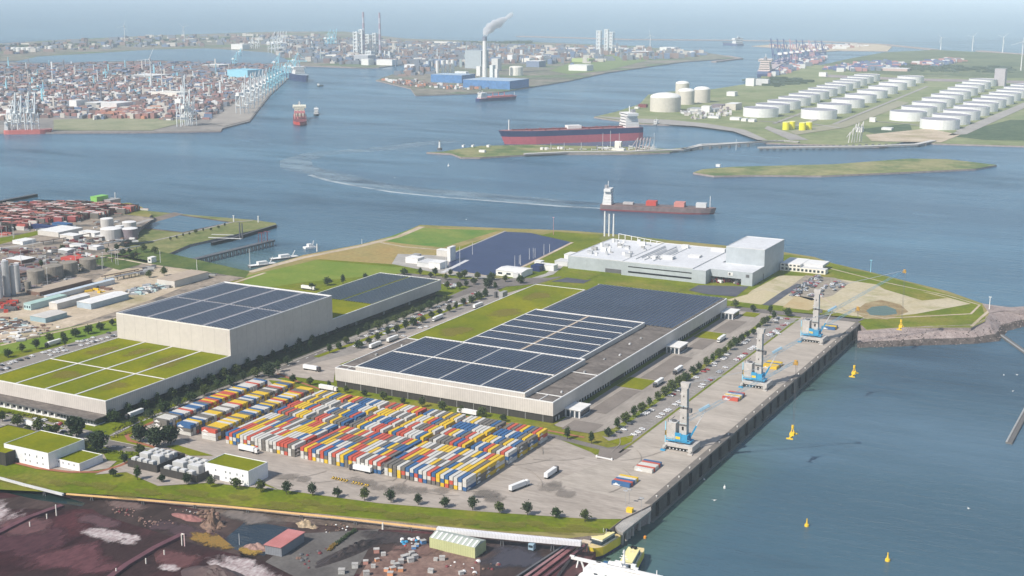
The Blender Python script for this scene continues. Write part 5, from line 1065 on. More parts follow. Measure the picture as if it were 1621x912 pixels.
wg = local('ore_wagon', 'x', 'wagon'); MB().obox(0, 0, .9, 2.6, 5, 2.6, 0, P('wagon_plum', .12, .05, .055, v=.3), brown, 1.1, 1.15).build('body', wg)
for x in (-1.7, 1.7): MB().box(x-.4, -1.2, 0, x+.4, 1.2, .8, black).build('wheel', wg)
for k in range(60):
    f = k/59; px = 190+f*510+q5.uniform(-1, 1); x, y = at(px, 785+(px-190)*.0855, Z3)
    if k % 13 in (5, 11): continue
    place(wg, USED, (x, y, Z3), math.atan2(Vector(at(700, 829, Z3)).y-Vector(at(190, 785, Z3)).y, Vector(at(700, 829, Z3)).x-Vector(at(190, 785, Z3)).x), 'rusty ore wagon on the siding below the verge, %s from the left' % ordn(k+1), 'ore wagons on the siding')
# raised track ramps with gate masts
for k, (s, lab) in enumerate((('-40,862 0,843 45,820 98,801', 'dark red track ramp at the far left of the ore yard'), ('160,925 200,895 245,868 290,846', 'dark red track ramp in the middle of the ore yard'))):
    conveyor(lab, s, Z3+.8, 3.6, 1.6, P('ramp_plum', .15, .06, .07, v=.2), 0, name='track_ramp')
for k, (px, py) in enumerate(((91, 817), (290, 864), (49, 835), (76, 822), (233, 893), (262, 880), (186, 909))):
    x, y = at(px, py, Z3); t_ = thing('signal_mast', 'pale signal mast on the ore ramps, %s counted from the top of the left ramp' % ordn(k+1), 'signal mast', (x, y, Z3), group='masts on the ore ramps')
    h = 7 if k < 2 else 3.2; b = MB().bar((x-.8, y, Z3), (x-.8, y, Z3+h), .5, cream); b.build('post', t_)
    if k == 1: MB().bar((x+1.2, y, Z3), (x+1.2, y, Z3+h), .5, P('mast_pale_pink', .7, .5, .48)).bar((x-.8, y, Z3+h), (x+1.2, y, Z3+h), .5, cream).build('frame', t_)
# mounds and rubble
def mound(name, lab, px, py, rx, ry, h, m, z=Z3, a=0.0, seed=1, rough=.35):
    x, y = at(px, py, z); b = MB(); n = 22; rg = 8; ca, sa = math.cos(a), math.sin(a); v = [(x, y, z+h)]
    for j in range(1, rg+1):
        f = j/rg
        for k in range(n):
            t = 2*math.pi*k/n; q = f*(1+rough*noise.noise(Vector((math.cos(t)*1.4+seed, math.sin(t)*1.4, seed)))); ux, uy = q*rx*math.cos(t), q*ry*math.sin(t)
            hh = h*(math.cos(min(f, 1)*math.pi)+1)/2*(1+rough*noise.noise(Vector((ux*.4+seed, uy*.4, 0)))*2) if j < rg else -.2
            v.append((x+ux*ca-uy*sa, y+ux*sa+uy*ca, z+hh))
    f_ = [(0, 1+k, 1+(k+1) % n) for k in range(n)]
    for j in range(rg-1):
        for k in range(n): f_.append((1+j*n+k, 1+(j+1)*n+k, 1+(j+1)*n+(k+1) % n, 1+j*n+(k+1) % n))
    b.add(v, f_, m); o = b.build(name); return tag(o, lab, 'mound')
mound('ore_heap', 'reddish-brown rough heap beside the dark pond', 337, 832, 9, 7, 6, P('heap_brown', .26, .16, .11, v=.4, size=2), seed=3, rough=.6)
mound('ore_heap', 'pinkish low heap below the dark pond by the shed', 405, 868, 10, 6, 2.5, P('heap_pink', .36, .22, .18, v=.3, size=2), seed=5)
mound('ore_heap', 'broad dark brown heap at the bottom edge of the photo', 345, 915, 26, 12, 6, P('heap_dark', .1, .065, .06, v=.15, size=5), seed=7, rough=.15)
mound('ore_heap', 'ochre rubble heap behind the red roofed shed', 487, 833, 8, 4, 3, P('heap_ochre', .5, .38, .24, v=.4, size=1.5), seed=9, rough=.7)
mound('ore_heap', 'long low red-brown heap above the rusty scrub', 300, 820, 14, 5, 1.6, P('heap_red', .33, .15, .13, v=.2, size=3), seed=11)
mound('ore_heap', 'long dark heap left of the crates in the ore yard', 560, 872, 7, 34, 3.5, P('heap_black', .06, .045, .042, v=.3, size=2), seed=13, a=-.25, rough=.4)
mb = MB()
for s, n, cs, z1 in (('215,820 235,818 270,822 275,830 230,838', 26, (MATS['heap_pink'], brown, brown), 1.0), ('270,804 330,812 325,816 268,808', 14, (lgrey, MATS['heap_pink']), .7), ('168,800 215,806 210,820 175,812', 26, (brown, MATS['heap_pink'], dred), .8), ('500,835 540,828 560,838 510,846', 18, (white, MATS['heap_ochre'], brown), .8), ('630,855 660,850 668,862 640,866', 24, (white, blue_m, red_m, lgrey), 1.4), ('700,902 735,880 800,895 760,912', 22, (white, brown, dred), 1.6), ('470,880 520,868 500,900 470,905', 14, (brown, dred, dgrey), 1.4), ('310,810 340,806 360,830 330,846', 40, (MATS['heap_brown'], brown), 2)):
    pg = [Vector((p[0], p[1], 0)) for p in A(s, Z3)]; tr = tessellate_polygon([pg]); ar = [((pg[b]-pg[a]).cross(pg[c]-pg[a]).length) for a, b, c in tr]
    for k in range(n):
        a, b_, c = q5.choices(tr, ar)[0]; u, v_ = q5.random(), q5.random()
        if u+v_ > 1: u, v_ = 1-u, 1-v_
        p = pg[a]+(pg[b_]-pg[a])*u+(pg[c]-pg[a])*v_; mb.ball(p.x, p.y, Z3+.4, q5.uniform(.4, z1), q5.choice(cs), 6, 4, .7)
tag(mb.build('rubble'), 'loose rocks and scrap lying about the ore yard', 'rubble', kind='stuff')
shrub_i = 0
for k in range(20):
    f = k/19; px, py = 520+f*42+q5.uniform(-1.5, 1.5), 872-f*31; x, y = at(px, py, Z3)
    b = MB()
    for j in range(26):
        b.ball(x+q5.uniform(-1, 1), y+q5.uniform(-1, 1), Z3+q5.uniform(.2, 1.6), q5.uniform(.25, .5), leafd if f > .3 else MATS['rusty_scrub'], 4, 3)
    tag(b.build('shrub'), 'small dark shrub in the diagonal row of the ore yard, %s from its front' % ordn(k+1), 'shrub', 'shrubs in the ore yard row')
# crates
crate = {}
for nm, m in (('white', P('crate_white', .56, .55, .52, v=.2)), ('orange', P('crate_orange', .7, .32, .16)), ('grey', P('crate_grey', .28, .27, .27)), ('pink', P('crate_pink', .5, .25, .2)), ('blue', P('crate_blue', .1, .25, .5))):
    t_ = local('crate', 'x', 'crate'); MB().box(-1.5, -1.2, .05, 1.5, 1.2, 2.2, m).build('body', t_); MB().box(-1.6, -1.3, 2.22, 1.6, 1.3, 2.5, P('crate_lid', .5, .48, .45, v=.2)).build('lid', t_)
    crate[nm] = t_
for k, (px, py, c) in enumerate(((562, 899, 'white'), (579, 893, 'pink'), (591, 899, 'white'), (607, 880, 'white'), (597, 889, 'orange'), (596, 875, 'pink'), (612, 905, 'orange'), (622, 904, 'orange'), (628, 898, 'grey'), (635, 892, 'grey'), (640, 886, 'grey'), (646, 882, 'white'), (652, 879, 'white'), (650, 890, 'white'), (657, 885, 'white'), (622, 893, 'white'), (634, 905, 'orange'), (618, 912, 'orange'), (690, 888, 'white'), (700, 887, 'white'), (660, 866, 'blue'), (670, 861, 'blue'), (655, 870, 'blue'), (541, 908, 'white'), (580, 911, 'white'), (682, 907, 'white'), (730, 910, 'white'))):
    x, y = at(px, py, Z3); place(crate[c], USED, (x, y, Z3), q5.uniform(.2, 1.1), '%s crate among the stacks left of the yellow-green shed, %s in the pile' % (c, ordn(k+1)), 'crates in the ore yard', q5.uniform(.7, 1.15))
pole('thin white pole standing in the dark pond', 379, 863, 7, white, Z3, .15, head=False)
pole('pale vent post under the yellow pipe conveyor', 606, 838, 4, cream, Z3, .7, head=False)
b = MB().box(0, 0, 0, 1, 1, 1, lgrey)
t_ = thing('control_cabin', 'blue-grey cabin hanging under the white conveyor gallery', 'cabin', at3(842, 872, Z3)); x, y = at(842, 872, Z3); MB().box(x-1.6, y-1.5, Z3+1, x+1.6, y+1.5, Z3+4.4, P('cabin_blue', .3, .42, .5)).build('body', t_); MB().box(x-1.3, y-1.56, Z3+2.4, x+1.3, y-1.5, Z3+3.8, glass).build('window', t_)
# loading jetty beside the quay corner
jt = thing('jetty', 'concrete jetty on round piles below the quay corner', 'jetty', at3(990, 835, -2))
jp = A('1030,800 1021,798 972,832 978,841 986,844 1031,808', -1)
MB().poly(jp, -.8, conc, -2.4, P('jetty_edge', .28, .26, .23)).build('deck', jt)
for k, (px, py) in enumerate(((1027, 806), (1019, 808), (1012, 816), (1001, 825), (996, 829), (985, 838), (1008, 812), (992, 832))):
    x, y = at(px, py, -2); MB().cyl(x, y, -13, -1, 1.1, 9, MATS['pile_concrete']).build('pile', jt)
sheet('grass', A('1000,795 1012,797 950,842 900,834 935,825 975,822', -.3), -.25, grass)
b = MB(); e0, e1 = Vector(at3(1028, 806, -.8)), Vector(at3(986, 842, -.8))
for k in range(14): p = e0.lerp(e1, k/13); b.bar(p, p+Vector((0, 0, 1.3)), .12, steel)
b.bar(e0+Vector((0, 0, 1.3)), e1+Vector((0, 0, 1.3)), .1, steel); tag(b.build('railing'), 'thin steel railing along the concrete jetty', 'railing')
t_ = thing('equipment_box', 'yellow equipment box on the jetty beside the quay corner', 'box', at3(997, 811, 0)); x, y = at(997, 811, 0); MB().box(x-1.8, y-1.4, -.3, x+1.8, y+1.4, 2.4, yel).build('body', t_); MB().box(x-1.9, y-1.5, 2.42, x+1.9, y+1.5, 2.7, yel).build('lid', t_)
for k, (px, py) in enumerate(((990, 800), (996, 798), (1015, 812))): pole('thin lamp post on the concrete jetty, %s from the left' % ordn(k+1), px, py, 9, steel, -.3, .12, head=True, group='jetty lamp posts')
t_ = thing('gate', 'white height barrier across the brown drive by the quay', 'gate', at3(956, 726)); a, c = Vector(at3(944.5, 724)), Vector(at3(968.5, 729)); MB().bar(a+Vector((0, 0, .6)), c+Vector((0, 0, .6)), .9, white, .6).build('beam', t_)
for p in (a, c): MB().bar(p, p+Vector((0, 0, 1.6)), .9, white).build('post', t_)
t_ = thing('gatehouse', 'grey portal gate on the road behind the green roof', 'gate', at3(793, 471)); x, y = at(793, 474); MB().box(x-2, y, .3, x+2, y+10, 7, grey).build('body', t_); MB().box(x-9, y+2, .3, x-7, y+6, 6, dgrey).build('post', t_)
# ------------------------------------------------------------ boats and ships
def hull_mb(stern, bow, beam, zb, zt, m_low, m_up, m_deck, zsplit, rake=1.0, sheer=1.2):
    s, b_ = Vector(stern), Vector(bow); d = b_-s; L_ = d.length; d.normalize(); n = Vector((-d.y, d.x)); mb = MB()
    prof = [(0, .78), (.04, .92), (.12, 1), (.5, 1), (.8, .98), (.9, .8), (.96, .48), (1.0, .04)]
    rows = []
    for z, k in ((zb, 0), (zsplit, .5), (zt, 1)):
        left, right = [], []
        for f, w_ in prof:
            ff = f*L_+(rake*(zt-zb)*.5*k if f > .95 else 0); hz_ = z+(sheer*(max(0, f-.75)/.25)**2 if k == 1 else 0)
            ww = w_*beam/2*(.9+.1*k if f > .8 else 1)
            left.append((*(s+d*ff+n*ww), hz_)); right.append((*(s+d*ff-n*ww), hz_))
        rows.append(left+right[::-1])
    N_ = len(rows[0])
    for i, m in ((0, m_low), (1, m_up)):
        mb.add(rows[i]+rows[i+1], [(k, N_+k, N_+(k+1) % N_, (k+1) % N_) for k in range(N_)], m)
    n8 = len(prof)
    mb.add(rows[2], [(k, N_-1-k, N_-2-k, k+1) for k in range(n8-1)], m_deck)
    return mb, s, d, n, L_
def ship(name, lab, stern, bow, beam, fb, m_low, m_up, m_deck, house=(.06, .14), hh=18, split=.4, cargo=None, funnel=None, house_m=white, mast=True, group=None, hw=.8, tiers=5):
    stern, bow = at(*stern, WZ), at(*bow, WZ)
    t_ = thing(name, lab, 'ship', (*stern, WZ), group=group)
    mb, s, d, n, L_ = hull_mb(stern, bow, beam, WZ-.5, WZ+fb, m_low, m_up, m_deck, WZ+fb*split)
    mb.build('hull', t_); a = math.atan2(d.y, d.x); zt = WZ+fb
    def bx(f0, f1, wd, z0, z1, m, off=0.0, top=None): c = s+d*L_*(f0+f1)/2+n*off; return MB().obox(c.x, c.y, z0, z1, L_*(f1-f0), wd, a, m, top)
    if house:
        hs = None
        for k in range(tiers):
            f0, f1 = house; sh_ = k*.04*(f1-f0)*2; b = bx(f0+sh_*.4, f1-sh_*.2, beam*(hw-.05*k if k < tiers-1 else hw+.15), zt+hh*k/tiers, zt+hh*(k+.93)/tiers, house_m)
            o = b.build('deckhouse', t_) if hs is None else b.build('deck_tier', hs)
            hs = hs or o
            bx(f0+sh_*.4-.0008, f1-sh_*.2+.0008, beam*(hw-.05*k if k < tiers-1 else hw+.15)*.94, zt+hh*(k+.45)/tiers, zt+hh*(k+.7)/tiers, glass).build('window_row', hs)
        bx(house[0]+.01, house[0]+.035, beam*.2, zt+hh*.9, zt+hh*1.2, funnel or P('funnel_grey', .3, .3, .32)).build('funnel', t_)
        c = s+d*L_*((house[0]+house[1])/2); MB().bar((c.x, c.y, zt+hh), (c.x, c.y, zt+hh*1.45), max(.5, beam*.03), white).build('mast', t_)
    if mast: c = s+d*L_*.97; MB().bar((c.x, c.y, zt+1), (c.x, c.y, zt+hh*.75), max(.5, beam*.03), white).build('foremast', t_)
    return t_, s, d, n, L_, zt, a, bx
tk, s, d, n, L_, zt, a, bx = ship('tanker', 'huge tanker with red and navy hull and white deckhouse', (1012, 220), (799, 228), 50, 27, P('hull_pink_red', .48, .1, .13), navy, P('deck_brown', .3, .12, .12), (.03, .13), 30, .58, hw=.75)
bx(.45, .55, 18, zt+.5, zt+7, white).build('manifold', tk); bx(.12, .95, 4, zt+.5, zt+2.4, dred).build('deck_pipes', tk)
for f in (.2, .3, .4, .62, .72, .82): bx(f, f+.01, 40, zt+.2, zt+1.6, dred).build('deck_frame', tk)
cs, s, d, n, L_, zt, a, bx = ship('container_ship', 'grey-brown cargo ship under way with tall white bridge at its stern', (952, 331), (1129, 339), 24, 8, dred, P('hull_grey_brown', .2, .15, .15, v=.2), P('deck_rust', .25, .14, .12), (.02, .1), 23, .25, house_m=white, hw=.75, tiers=6)
for k, (f, w_, m) in enumerate(((.2, .5, P('weathered_container', .5, .47, .45)), (.41, .8, red_m), (.66, .9, P('pink_container', .6, .24, .2)), (.85, .6, lgrey))): bx(f, f+.09, 24*w_*.8, zt+1.2, zt+1.2+(2.6 if k in (0,) else 6), m).build('cargo_container', cs)
bx(.13, .94, 17, zt+.1, zt+1.2, P('hatch_cover', .17, .13, .13, v=.2)).build('hatch_cover', cs)
# wake of the moving ship: foam bands lying on the water
foam = mat('wake_foam', (.12, .2, .26), (.5, .58, .62), size=25, fine=.3, fsize=4, lo=.4, hi=.7, stretch=(1, 1, 1)); foam2 = mat('wake_pale_water', (.06, .13, .18), (.13, .21, .27), size=60, fine=.2, fsize=8)
struct('wake', MB().poly(ribbon(A('952,330 930,329 880,326 800,320 700,312 620,304 560,294 520,286 490,277', WZ), 9), WZ+.08, wk1))
struct('wake', MB().poly(ribbon(A('955,322 900,320 800,312 700,303 600,293 540,283 500,272 480,262', WZ), 40), WZ+.06, wk2))
struct('wake', MB().poly(ribbon(A('940,326 860,320 760,311 660,302 580,291 520,276 470,266 468,254 500,244 600,236 720,222', WZ), 60), WZ+.07, wk2))
t3, s, d, n, L_, zt, a, bx = ship('tanker', 'small navy and red coastal tanker off the power station', (756, 161), (816, 157), 24, 9, navy, navy, P('deck_pink', .5, .16, .17), (.04, .2), 16, .5, mast=True, hw=.7, tiers=4)
bx(.3, .92, 18, zt, zt+4, P('deck_gear_red', .55, .15, .15)).build('deck_gear', t3)
for k, f in enumerate((.4, .55, .7)): c = s+d*L_*f; MB().bar((c.x, c.y, zt), (c.x, c.y, zt+14), 1.4, red_m).build('crane_post', t3)
sp, s, d, n, L_, zt, a, bx = ship('supply_ship', 'red offshore vessel with cream bridge coming head-on up the channel', (474.5, 186), (475, 200), 32, 9, dred, red_m, dred, (.02, .3), 24, .3, house_m=P('pale_cream_paint', .8, .76, .6), mast=False, hw=.85)
for k in (-11, -4, 4, 11): c = s+d*L_*.6+n*k; MB().bar((c.x, c.y, zt), (c.x, c.y, zt+20), 2.2, P('gear_pink', .6, .22, .22)).build('deck_frame', sp)
bx(.55, .65, 26, zt+14, zt+17, P('gear_pink', .6, .22, .22)).build('cross_beam', sp)
ship('tugboat', 'small dark tug with white wheelhouse right of the red vessel', (501, 179), (500.5, 184), 13, 4.5, black, dgrey, grey, (.2, .65), 11, .5, mast=False, hw=.7, tiers=3)
ship('barge', 'small dark barge in the channel beyond the red vessel', (503, 137), (511, 136.5), 12, 4, black, P('barge_green', .12, .17, .13), dgrey, (.1, .25), 5, .5, mast=False, tiers=2)
hl, s, d, n, L_, zt, a, bx = ship('heavy_lift_ship', 'red heavy-lift ship carrying four white cranes at far left', (8, 212), (80, 211), 30, 9, P('hull_coral', .6, .17, .15), P('hull_coral', .6, .17, .15), P('deck_coral', .5, .2, .18), (.02, .1), 18, .5, mast=False)
ship('container_ship', 'dark blue container ship moored beyond the pale cranes', (440, 117), (485, 130), 45, 22, navy, navy, P('deck_slate', .3, .36, .4), (.7, .8), 24, .5, mast=False)
ship('cargo_ship', 'distant dark cargo ship entering past the breakwater', (1172, 72.5), (1147, 71), 60, 12, P('hull_far_blue', .08, .1, .2), P('hull_far_blue', .08, .1, .2), dgrey, (.08, .3), 30, .5, mast=False, tiers=3)
ship('container_ship', 'container ship with pink stacks moored at the far right quay', (1207, 122), (1245, 98), 50, 20, navy, P('hull_blue_grey', .1, .14, .28), P('deck_pale', .5, .42, .42), (.05, .14), 40, .5, mast=False, house_m=P('ship_cream', .7, .6, .55))
tug2 = ship('workboat', 'small white workboat moored by the storage tank shore', (1036, 199), (1042, 196), 9, 3, dgrey, grey, lgrey, (.2, .6), 9, .5, mast=False, tiers=2)
# yellow pilot boats and the white gangway in the foreground
yb = P('boat_yellow', .85, .66, .04, .35)
def pilot(lab, stern, bow, beam, z=WZ+2):
    st, bo_ = at(*stern, z), at(*bow, z); t_ = thing('pilot_boat', lab, 'boat', (*st, WZ), group='yellow boats at the jetty')
    mb, s, d, n, L_ = hull_mb(st, bo_, beam, WZ-.4, z+.6, navy, yb, P('boat_deck', .75, .6, .3), WZ+1.6, .4, .8); hu = mb.build('hull', t_)
    a = math.atan2(d.y, d.x); c = s+d*L_*.52
    MB().obox(c.x, c.y, z+.6, z+4.2, L_*.58, beam*.86, a, P('cabin_cream', .78, .74, .6), None, .84, .88).build('wheelhouse', t_)
    c2_ = s+d*L_*.55; MB().obox(c2_.x, c2_.y, z+1.5, z+3.3, L_*.58, beam*.86, a, glass, None, .93, .95).build('window_band', t_)
    MB().obox(c.x, c.y, z+4.22, z+4.6, L_*.52, beam*.8, a, P('boat_roof', .82, .74, .35)).build('roof', t_)
    c3 = s+d*L_*.3; b = MB()
    for i in range(8): b.ball(c3.x+q5.uniform(-1.6, 1.6), c3.y+q5.uniform(-1.2, 1.2), z+5.2, .9, black, 6, 4, .7)
    b.build('life_raft', t_); b = MB()
    for off in (-.9, .9): p = s+d*L_*.45+n*off; b.bar((p.x, p.y, z+4.6), (p.x, p.y, z+7.5), .14, white)
    b.build('antenna', t_)
pilot('yellow pilot boat with windows moored beside the concrete jetty', (974, 846), (936, 869), 9.5, WZ+6)
pilot('yellow boat with dark wheelhouse half hidden behind the white vessel', (1010, 868), (985, 912), 8.5, WZ+5)
ws = thing('vessel', 'white ship superstructure and mast cropped by the bottom edge', 'ship', at3(975, 905, WZ))
X0, Y0 = at(905, 884, -2); X1, Y1 = at(1050, 915, -2); dd = Vector((X1-X0, Y1-Y0)); L0 = dd.length; dd.normalize(); nn = Vector((-dd.y, dd.x)); a0 = math.atan2(dd.y, dd.x)
def wp(f, o): p = Vector((X0, Y0))+dd*L0*f+nn*o; return p.x, p.y
hp = [wp(.2, 3), wp(1.05, 3), wp(1.0, -20), wp(.1, -20)]; MB().poly(hp, -6, white, -11.3, white).build('hull', ws)
x, y = wp(.6, -4); MB().obox(x, y, -6, -2.4, L0*.8, 9, a0, white).build('deckhouse', ws)
b = MB(); b.bar((*wp(0, 0), -1.4), (*wp(1.0, -1), -1.4), 1.9, white, 1.2); b.bar((*wp(.08, 0), -1.4), (*wp(.06, -3), -11), .7, white); b.bar((*wp(.1, 0), -1.4), (*wp(.22, -4), -11), .7, white); b.bar((*wp(.2, 0), -1.4), (*wp(.28, -4), -9), 1.4, white); b.box(*wp(-.02, -.4), -.9, wp(-.02, -.4)[0]+2.6, wp(-.02, -.4)[1]+1, -.2, white); b.build('gantry', ws)
x, y = wp(.5, 2.2); MB().obox(x, y, -6, -1, 9, 6, a0, white).obox(x, y, -1, .8, 6, 4, a0, white, None, .7, .7).build('bridge', ws)
x, y = wp(.56, 2); mm = MB().cyl(x, y, .8, 6.5, 1.0, 8, white, .35).bar((x-2.4, y, 3.4), (x+2.4, y, 3.4), .3, white).bar((x-1.6, y, 4.8), (x+1.6, y, 4.8), .3, white).cyl(x, y, 6.5, 8.2, .8, 8, lgrey, .5); mm.build('mast', ws)
for f, o, hh_ in ((.3, 0, 1.6), (.42, 2, 2.4), (.7, 1, 2.2), (.8, -1, 1.4), (.66, 3, 3)): x, y = wp(f, o); MB().obox(x, y, -2.4, -2.4+hh_, 2.6, 1.8, a0, white).build('deck_house_block', ws)
for f in (.34, .46, .58, .7, .82): x, y = wp(f, -8.6); MB().obox(x, y, -4.2, -3.4, 2.2, .3, a0, glass).build('window', ws)
for f in (.25, .4, .55, .7, .85, 1.0): x, y = wp(f, -5.2); MB().bar((x, y, -2.4), (x, y, -1.2), .1, lgrey).build('rail_post', ws)
ob_ = thing('shaded_quay_slab', 'added dark slab coloured as shaded quay between the rail belts and the yellow boat', 'barge', at3(915, 885, -6)); MB().poly(A('884,905 925,850 948,862 940,880 900,930', -6), -6, P('quay_shade_plum', .13, .055, .055, v=.3), -12, dred).build('deck', ob_)  # slab added over the water, its dark colour standing for quay in shade
x, y = wp(.36, 4); MB().obox(x, y, -6, -2, 4.4, 3.4, a0, P('tarp_blue', .03, .12, .25)).build('covered_boat', ws); x, y = wp(.14, 5); MB().obox(x, y, -7, -4, 4, 5, a0, P('hatch_plum', .22, .07, .07)).build('hatch', ws)
x, y = wp(.55, -.55); MB().obox(x, y, -1.0, -.75, L0*.3, .4, a0, dgrey).build('deck_sign', ws)
x, y = wp(.93, 0); MB().cyl(x, y, -1, 1.4, .3, 6, white).build('lamp', ws)
# small craft and buoys
def buoy(lab, px, py, h, m, cat='buoy', r=1.5):
    x, y = at(px, py, WZ); t_ = thing('buoy', lab, cat, (x, y, WZ)); MB().cyl(x, y, WZ-.3, WZ+1.2, r, 10, m, r*.9).build('float', t_); MB().cyl(x, y, WZ+1.2, WZ+h, r*.5, 8, m, r*.15).ball(x, y, WZ+h, r*.3, m, 6, 4).build('tower', t_)
buoy('yellow buoy nearest the bottom right corner', 1405, 888, 4.6, yel, r=1.5); buoy('yellow buoy in the dock basin right of the quay', 1277, 833, 4.4, yel, r=1.4); buoy('small white buoy close to the quay wall', 1147, 773, 2.2, white, r=.8); buoy('small orange buoy beside the jetty', 1021, 852, 1.5, orange, r=.9); buoy('white buoy in the channel left of the pier', 710, 263, 4, white, r=2)
gull = local('seagull', 'x', 'bird'); MB().ball(0, 0, 0, .35, white, 8, 5, .6).add([(-.2, -1.1, .25), (.2, 0, .12), (-.25, 0, .1)], [(0, 1, 2)], white).add([(-.2, 1.1, .25), (.2, 0, .12), (-.25, 0, .1)], [(0, 2, 1)], white).build('body', gull)
for k, (px, py) in enumerate(((1589, 594.5), (1610, 594), (1603, 620), (1533, 806), (1131, 793), (1404, 543), (1410, 543.5), (1428, 541), (625, 282), (738, 348), (1115, 760))):
    x, y = at(px, py, WZ); place(gull, USED, (x, y, WZ+.4), k*1.3, 'white gull on the water, %s listed from the right basin' % ordn(k+1), 'gulls on the water', 1.8)
# grey boom of a crane reaching in from the right edge
for k, (s, lab) in enumerate((('1578,527 1660,585', 'grey floating boom from the headland tip to the right edge'), ('1660,585 1597,703', 'grey floating boom slanting back near the right edge'))):
    pts = A(s, WZ); b = MB(); b.bar((*pts[0], WZ+.5), (*pts[1], WZ+.5), 4.5, P('boom_grey', .14, .13, .12), 1.6).bar((pts[0][0]-1.6, pts[0][1], WZ+1.5), (pts[1][0]-1.6, pts[1][1], WZ+1.5), 1.2, grey, .5); tag(b.build('floating_boom'), lab, 'floating boom')
# ------------------------------------------------------------ right terminal: tanks
q6 = random.Random(33)
for k, (px, py, w_, h, dm) in enumerate(((1053, 178, 49, 36, .3), (1086, 166, 26, 36, .35), (1111, 163, 26, 36, .35), (1080, 151, 22, 34, .35))):
    tank(('largest domed concrete gas tank at the shore', 'domed concrete gas tank in the middle of the group', 'domed concrete gas tank at the right of the group', 'domed concrete gas tank hidden behind the others')[k], px, py, w_, h, tank_c, Z8, dm, top=P('dome_white', .8, .79, .74), group='domed gas tanks', name='gas_tank', seg=36)
b = MB()
rows = [((1204, 186.5), (1372, 129), 13, 57, 18), ((1296, 189.5), (1441, 132), 9, 58, 18), ((1437, 192.5), (1555, 137), 10, 59, 20), ((1487, 206), (1632, 142), 12, 60, 22)]
rn = ('first', 'second', 'third', 'fourth')
for r_, (a, c, n, w0, w1) in enumerate(rows):
    ga, gc = Vector(at(*a, Z8)), Vector(at(*c, Z8))
    for k in range(n):
        f = k/(n-1); g = ga.lerp(gc, f)
        if r_ == 1 and k > 0: g = ga.lerp(gc, f)
        dd_ = g.normalized(); R_ = 43.5; x, y = g.x+dd_.x*R_, g.y+dd_.y*R_
        if r_ == 3 and f > .97: continue
        t_ = thing('oil_tank', 'white flat oil tank, %s from the front of the %s row from the left' % (ordn(k+1), rn[r_]), 'storage tank', (x, y, Z8), group='white oil tanks')
        MB().cyl(x, y, Z8, Z8+20.5, R_, 36, tank_w, top=P('floating_roof', .3, .3, .34, .9)).build('shell', t_); bb = MB()
        v = [(x+q*math.cos(2*math.pi*j/36), y+q*math.sin(2*math.pi*j/36), zz) for q, zz in ((R_+.02, Z8+20.5), (R_+.02, Z8+21.6), (R_-.5, Z8+21.6), (R_-.5, Z8+20.52)) for j in range(36)]
        bb.add(v, [(i*36+j, i*36+(j+1) % 36, (i+1)*36+(j+1) % 36, (i+1)*36+j) for i in range(3) for j in range(36)], tank_w); bb.build('rim', t_)
yt = P('tank_yellow', .85, .78, .02)
for k, (px, py) in enumerate(((1244, 206), (1253, 205), (1270, 207), (1280, 206))): tank('yellow storage tank before the white tanks, %s from the left' % ordn(k+1), px, py, 11, 17, yt, Z8, group='yellow tanks', seg=14)
shed('tower_block', 'square grey tower standing behind the white oil tanks', 'tower', 1573, 136, 14, 40, 55, P('tower_grey', .45, .42, .44), grey, Z8)
for k, (px, py, w_, dy, h, c, r_) in enumerate(((1148, 174, 15, 50, 16, tank_c, white), (1088, 176, 40, 40, 7, lgrey, steel), (1110, 178, 12, 20, 16, white, white), (1125, 172, 16, 40, 10, purp, purp), (1078, 180, 30, 20, 5, lgrey, grey), (1155, 190, 14, 20, 6, white, white), (1173, 192, 7, 20, 6, white, white), (1184, 193, 9, 20, 6, white, white), (1120, 187, 16, 14, 5, white, lgrey), (1150, 152, 12, 25, 12, white, white), (1180, 136, 12, 20, 24, white, white), (1196, 135, 18, 20, 20, lgrey, white), (1010, 170, 12, 14, 8, dred, dred), (1004, 172, 6, 10, 4, white, white), (1296, 121, 10, 20, 14, white, white), (1354, 209, 10, 12, 10, white, white), (1376, 193, 8, 10, 10, white, white), (1395, 206, 14, 20, 5, white, white))):
    shed('plant_building', 'small %s building of the tank terminal, %s listed from the gas tanks' % (('cream', 'grey', 'white', 'purple', 'grey', 'white', 'white', 'white', 'white', 'white', 'white', 'grey', 'red', 'white', 'white', 'white', 'white', 'white')[k], ordn(k+1)), 'building', px, py, w_, dy, h, c, r_, Z8)
# low concrete jetty in front of the tank terminal, with loading arms
jt = thing('jetty', 'long pale concrete jetty in front of the tank terminal', 'jetty', at3(1250, 232, -6)); b = MB()
for s, wd in (('830,243 900,240 1000,239 1080,236 1110,230 1230,222', 7), ('1080,236 1110,228 1240,222 1265,224', 5), ('1200,233 1370,231 1450,228 1478,222', 8)):
    b.poly(ribbon(A(s, -5), wd*1.5), -5, P('pale_jetty', .6, .58, .54), -8, P('jetty_side', .3, .28, .26))
b.build('deck', jt)
for k in range(26):
    px = 1205+k*10.4; x, y = at(px, 234-(k*.22), -8); MB().box(x-2.4, y-2.4, -12, x+2.4, y+2.4, -5.5, dgrey).build('pile', jt)
t_ = thing('loading_arms', 'cluster of pale loading arms on the terminal jetty', 'loading arm', at3(1345, 224, -6)); 
for k, (px, h) in enumerate(((1343, 22), (1348, 30), (1352, 38), (1356, 40), (1360, 36), (1363, 42))):
    x, y = at(px, 226-k*.3, -6); MB().bar((x, y, -6), (x+3, y, -6+h), 1.6, P('arm_pale', .6, .58, .56)).bar((x+3, y, -6+h), (x-4, y, -6+h*.5), 1.1, MATS['arm_pale']).build('arm', t_)
t_ = thing('loading_arms', 'loading arms and tower on the jetty beside the huge tanker', 'loading arm', at3(1015, 240, -6))
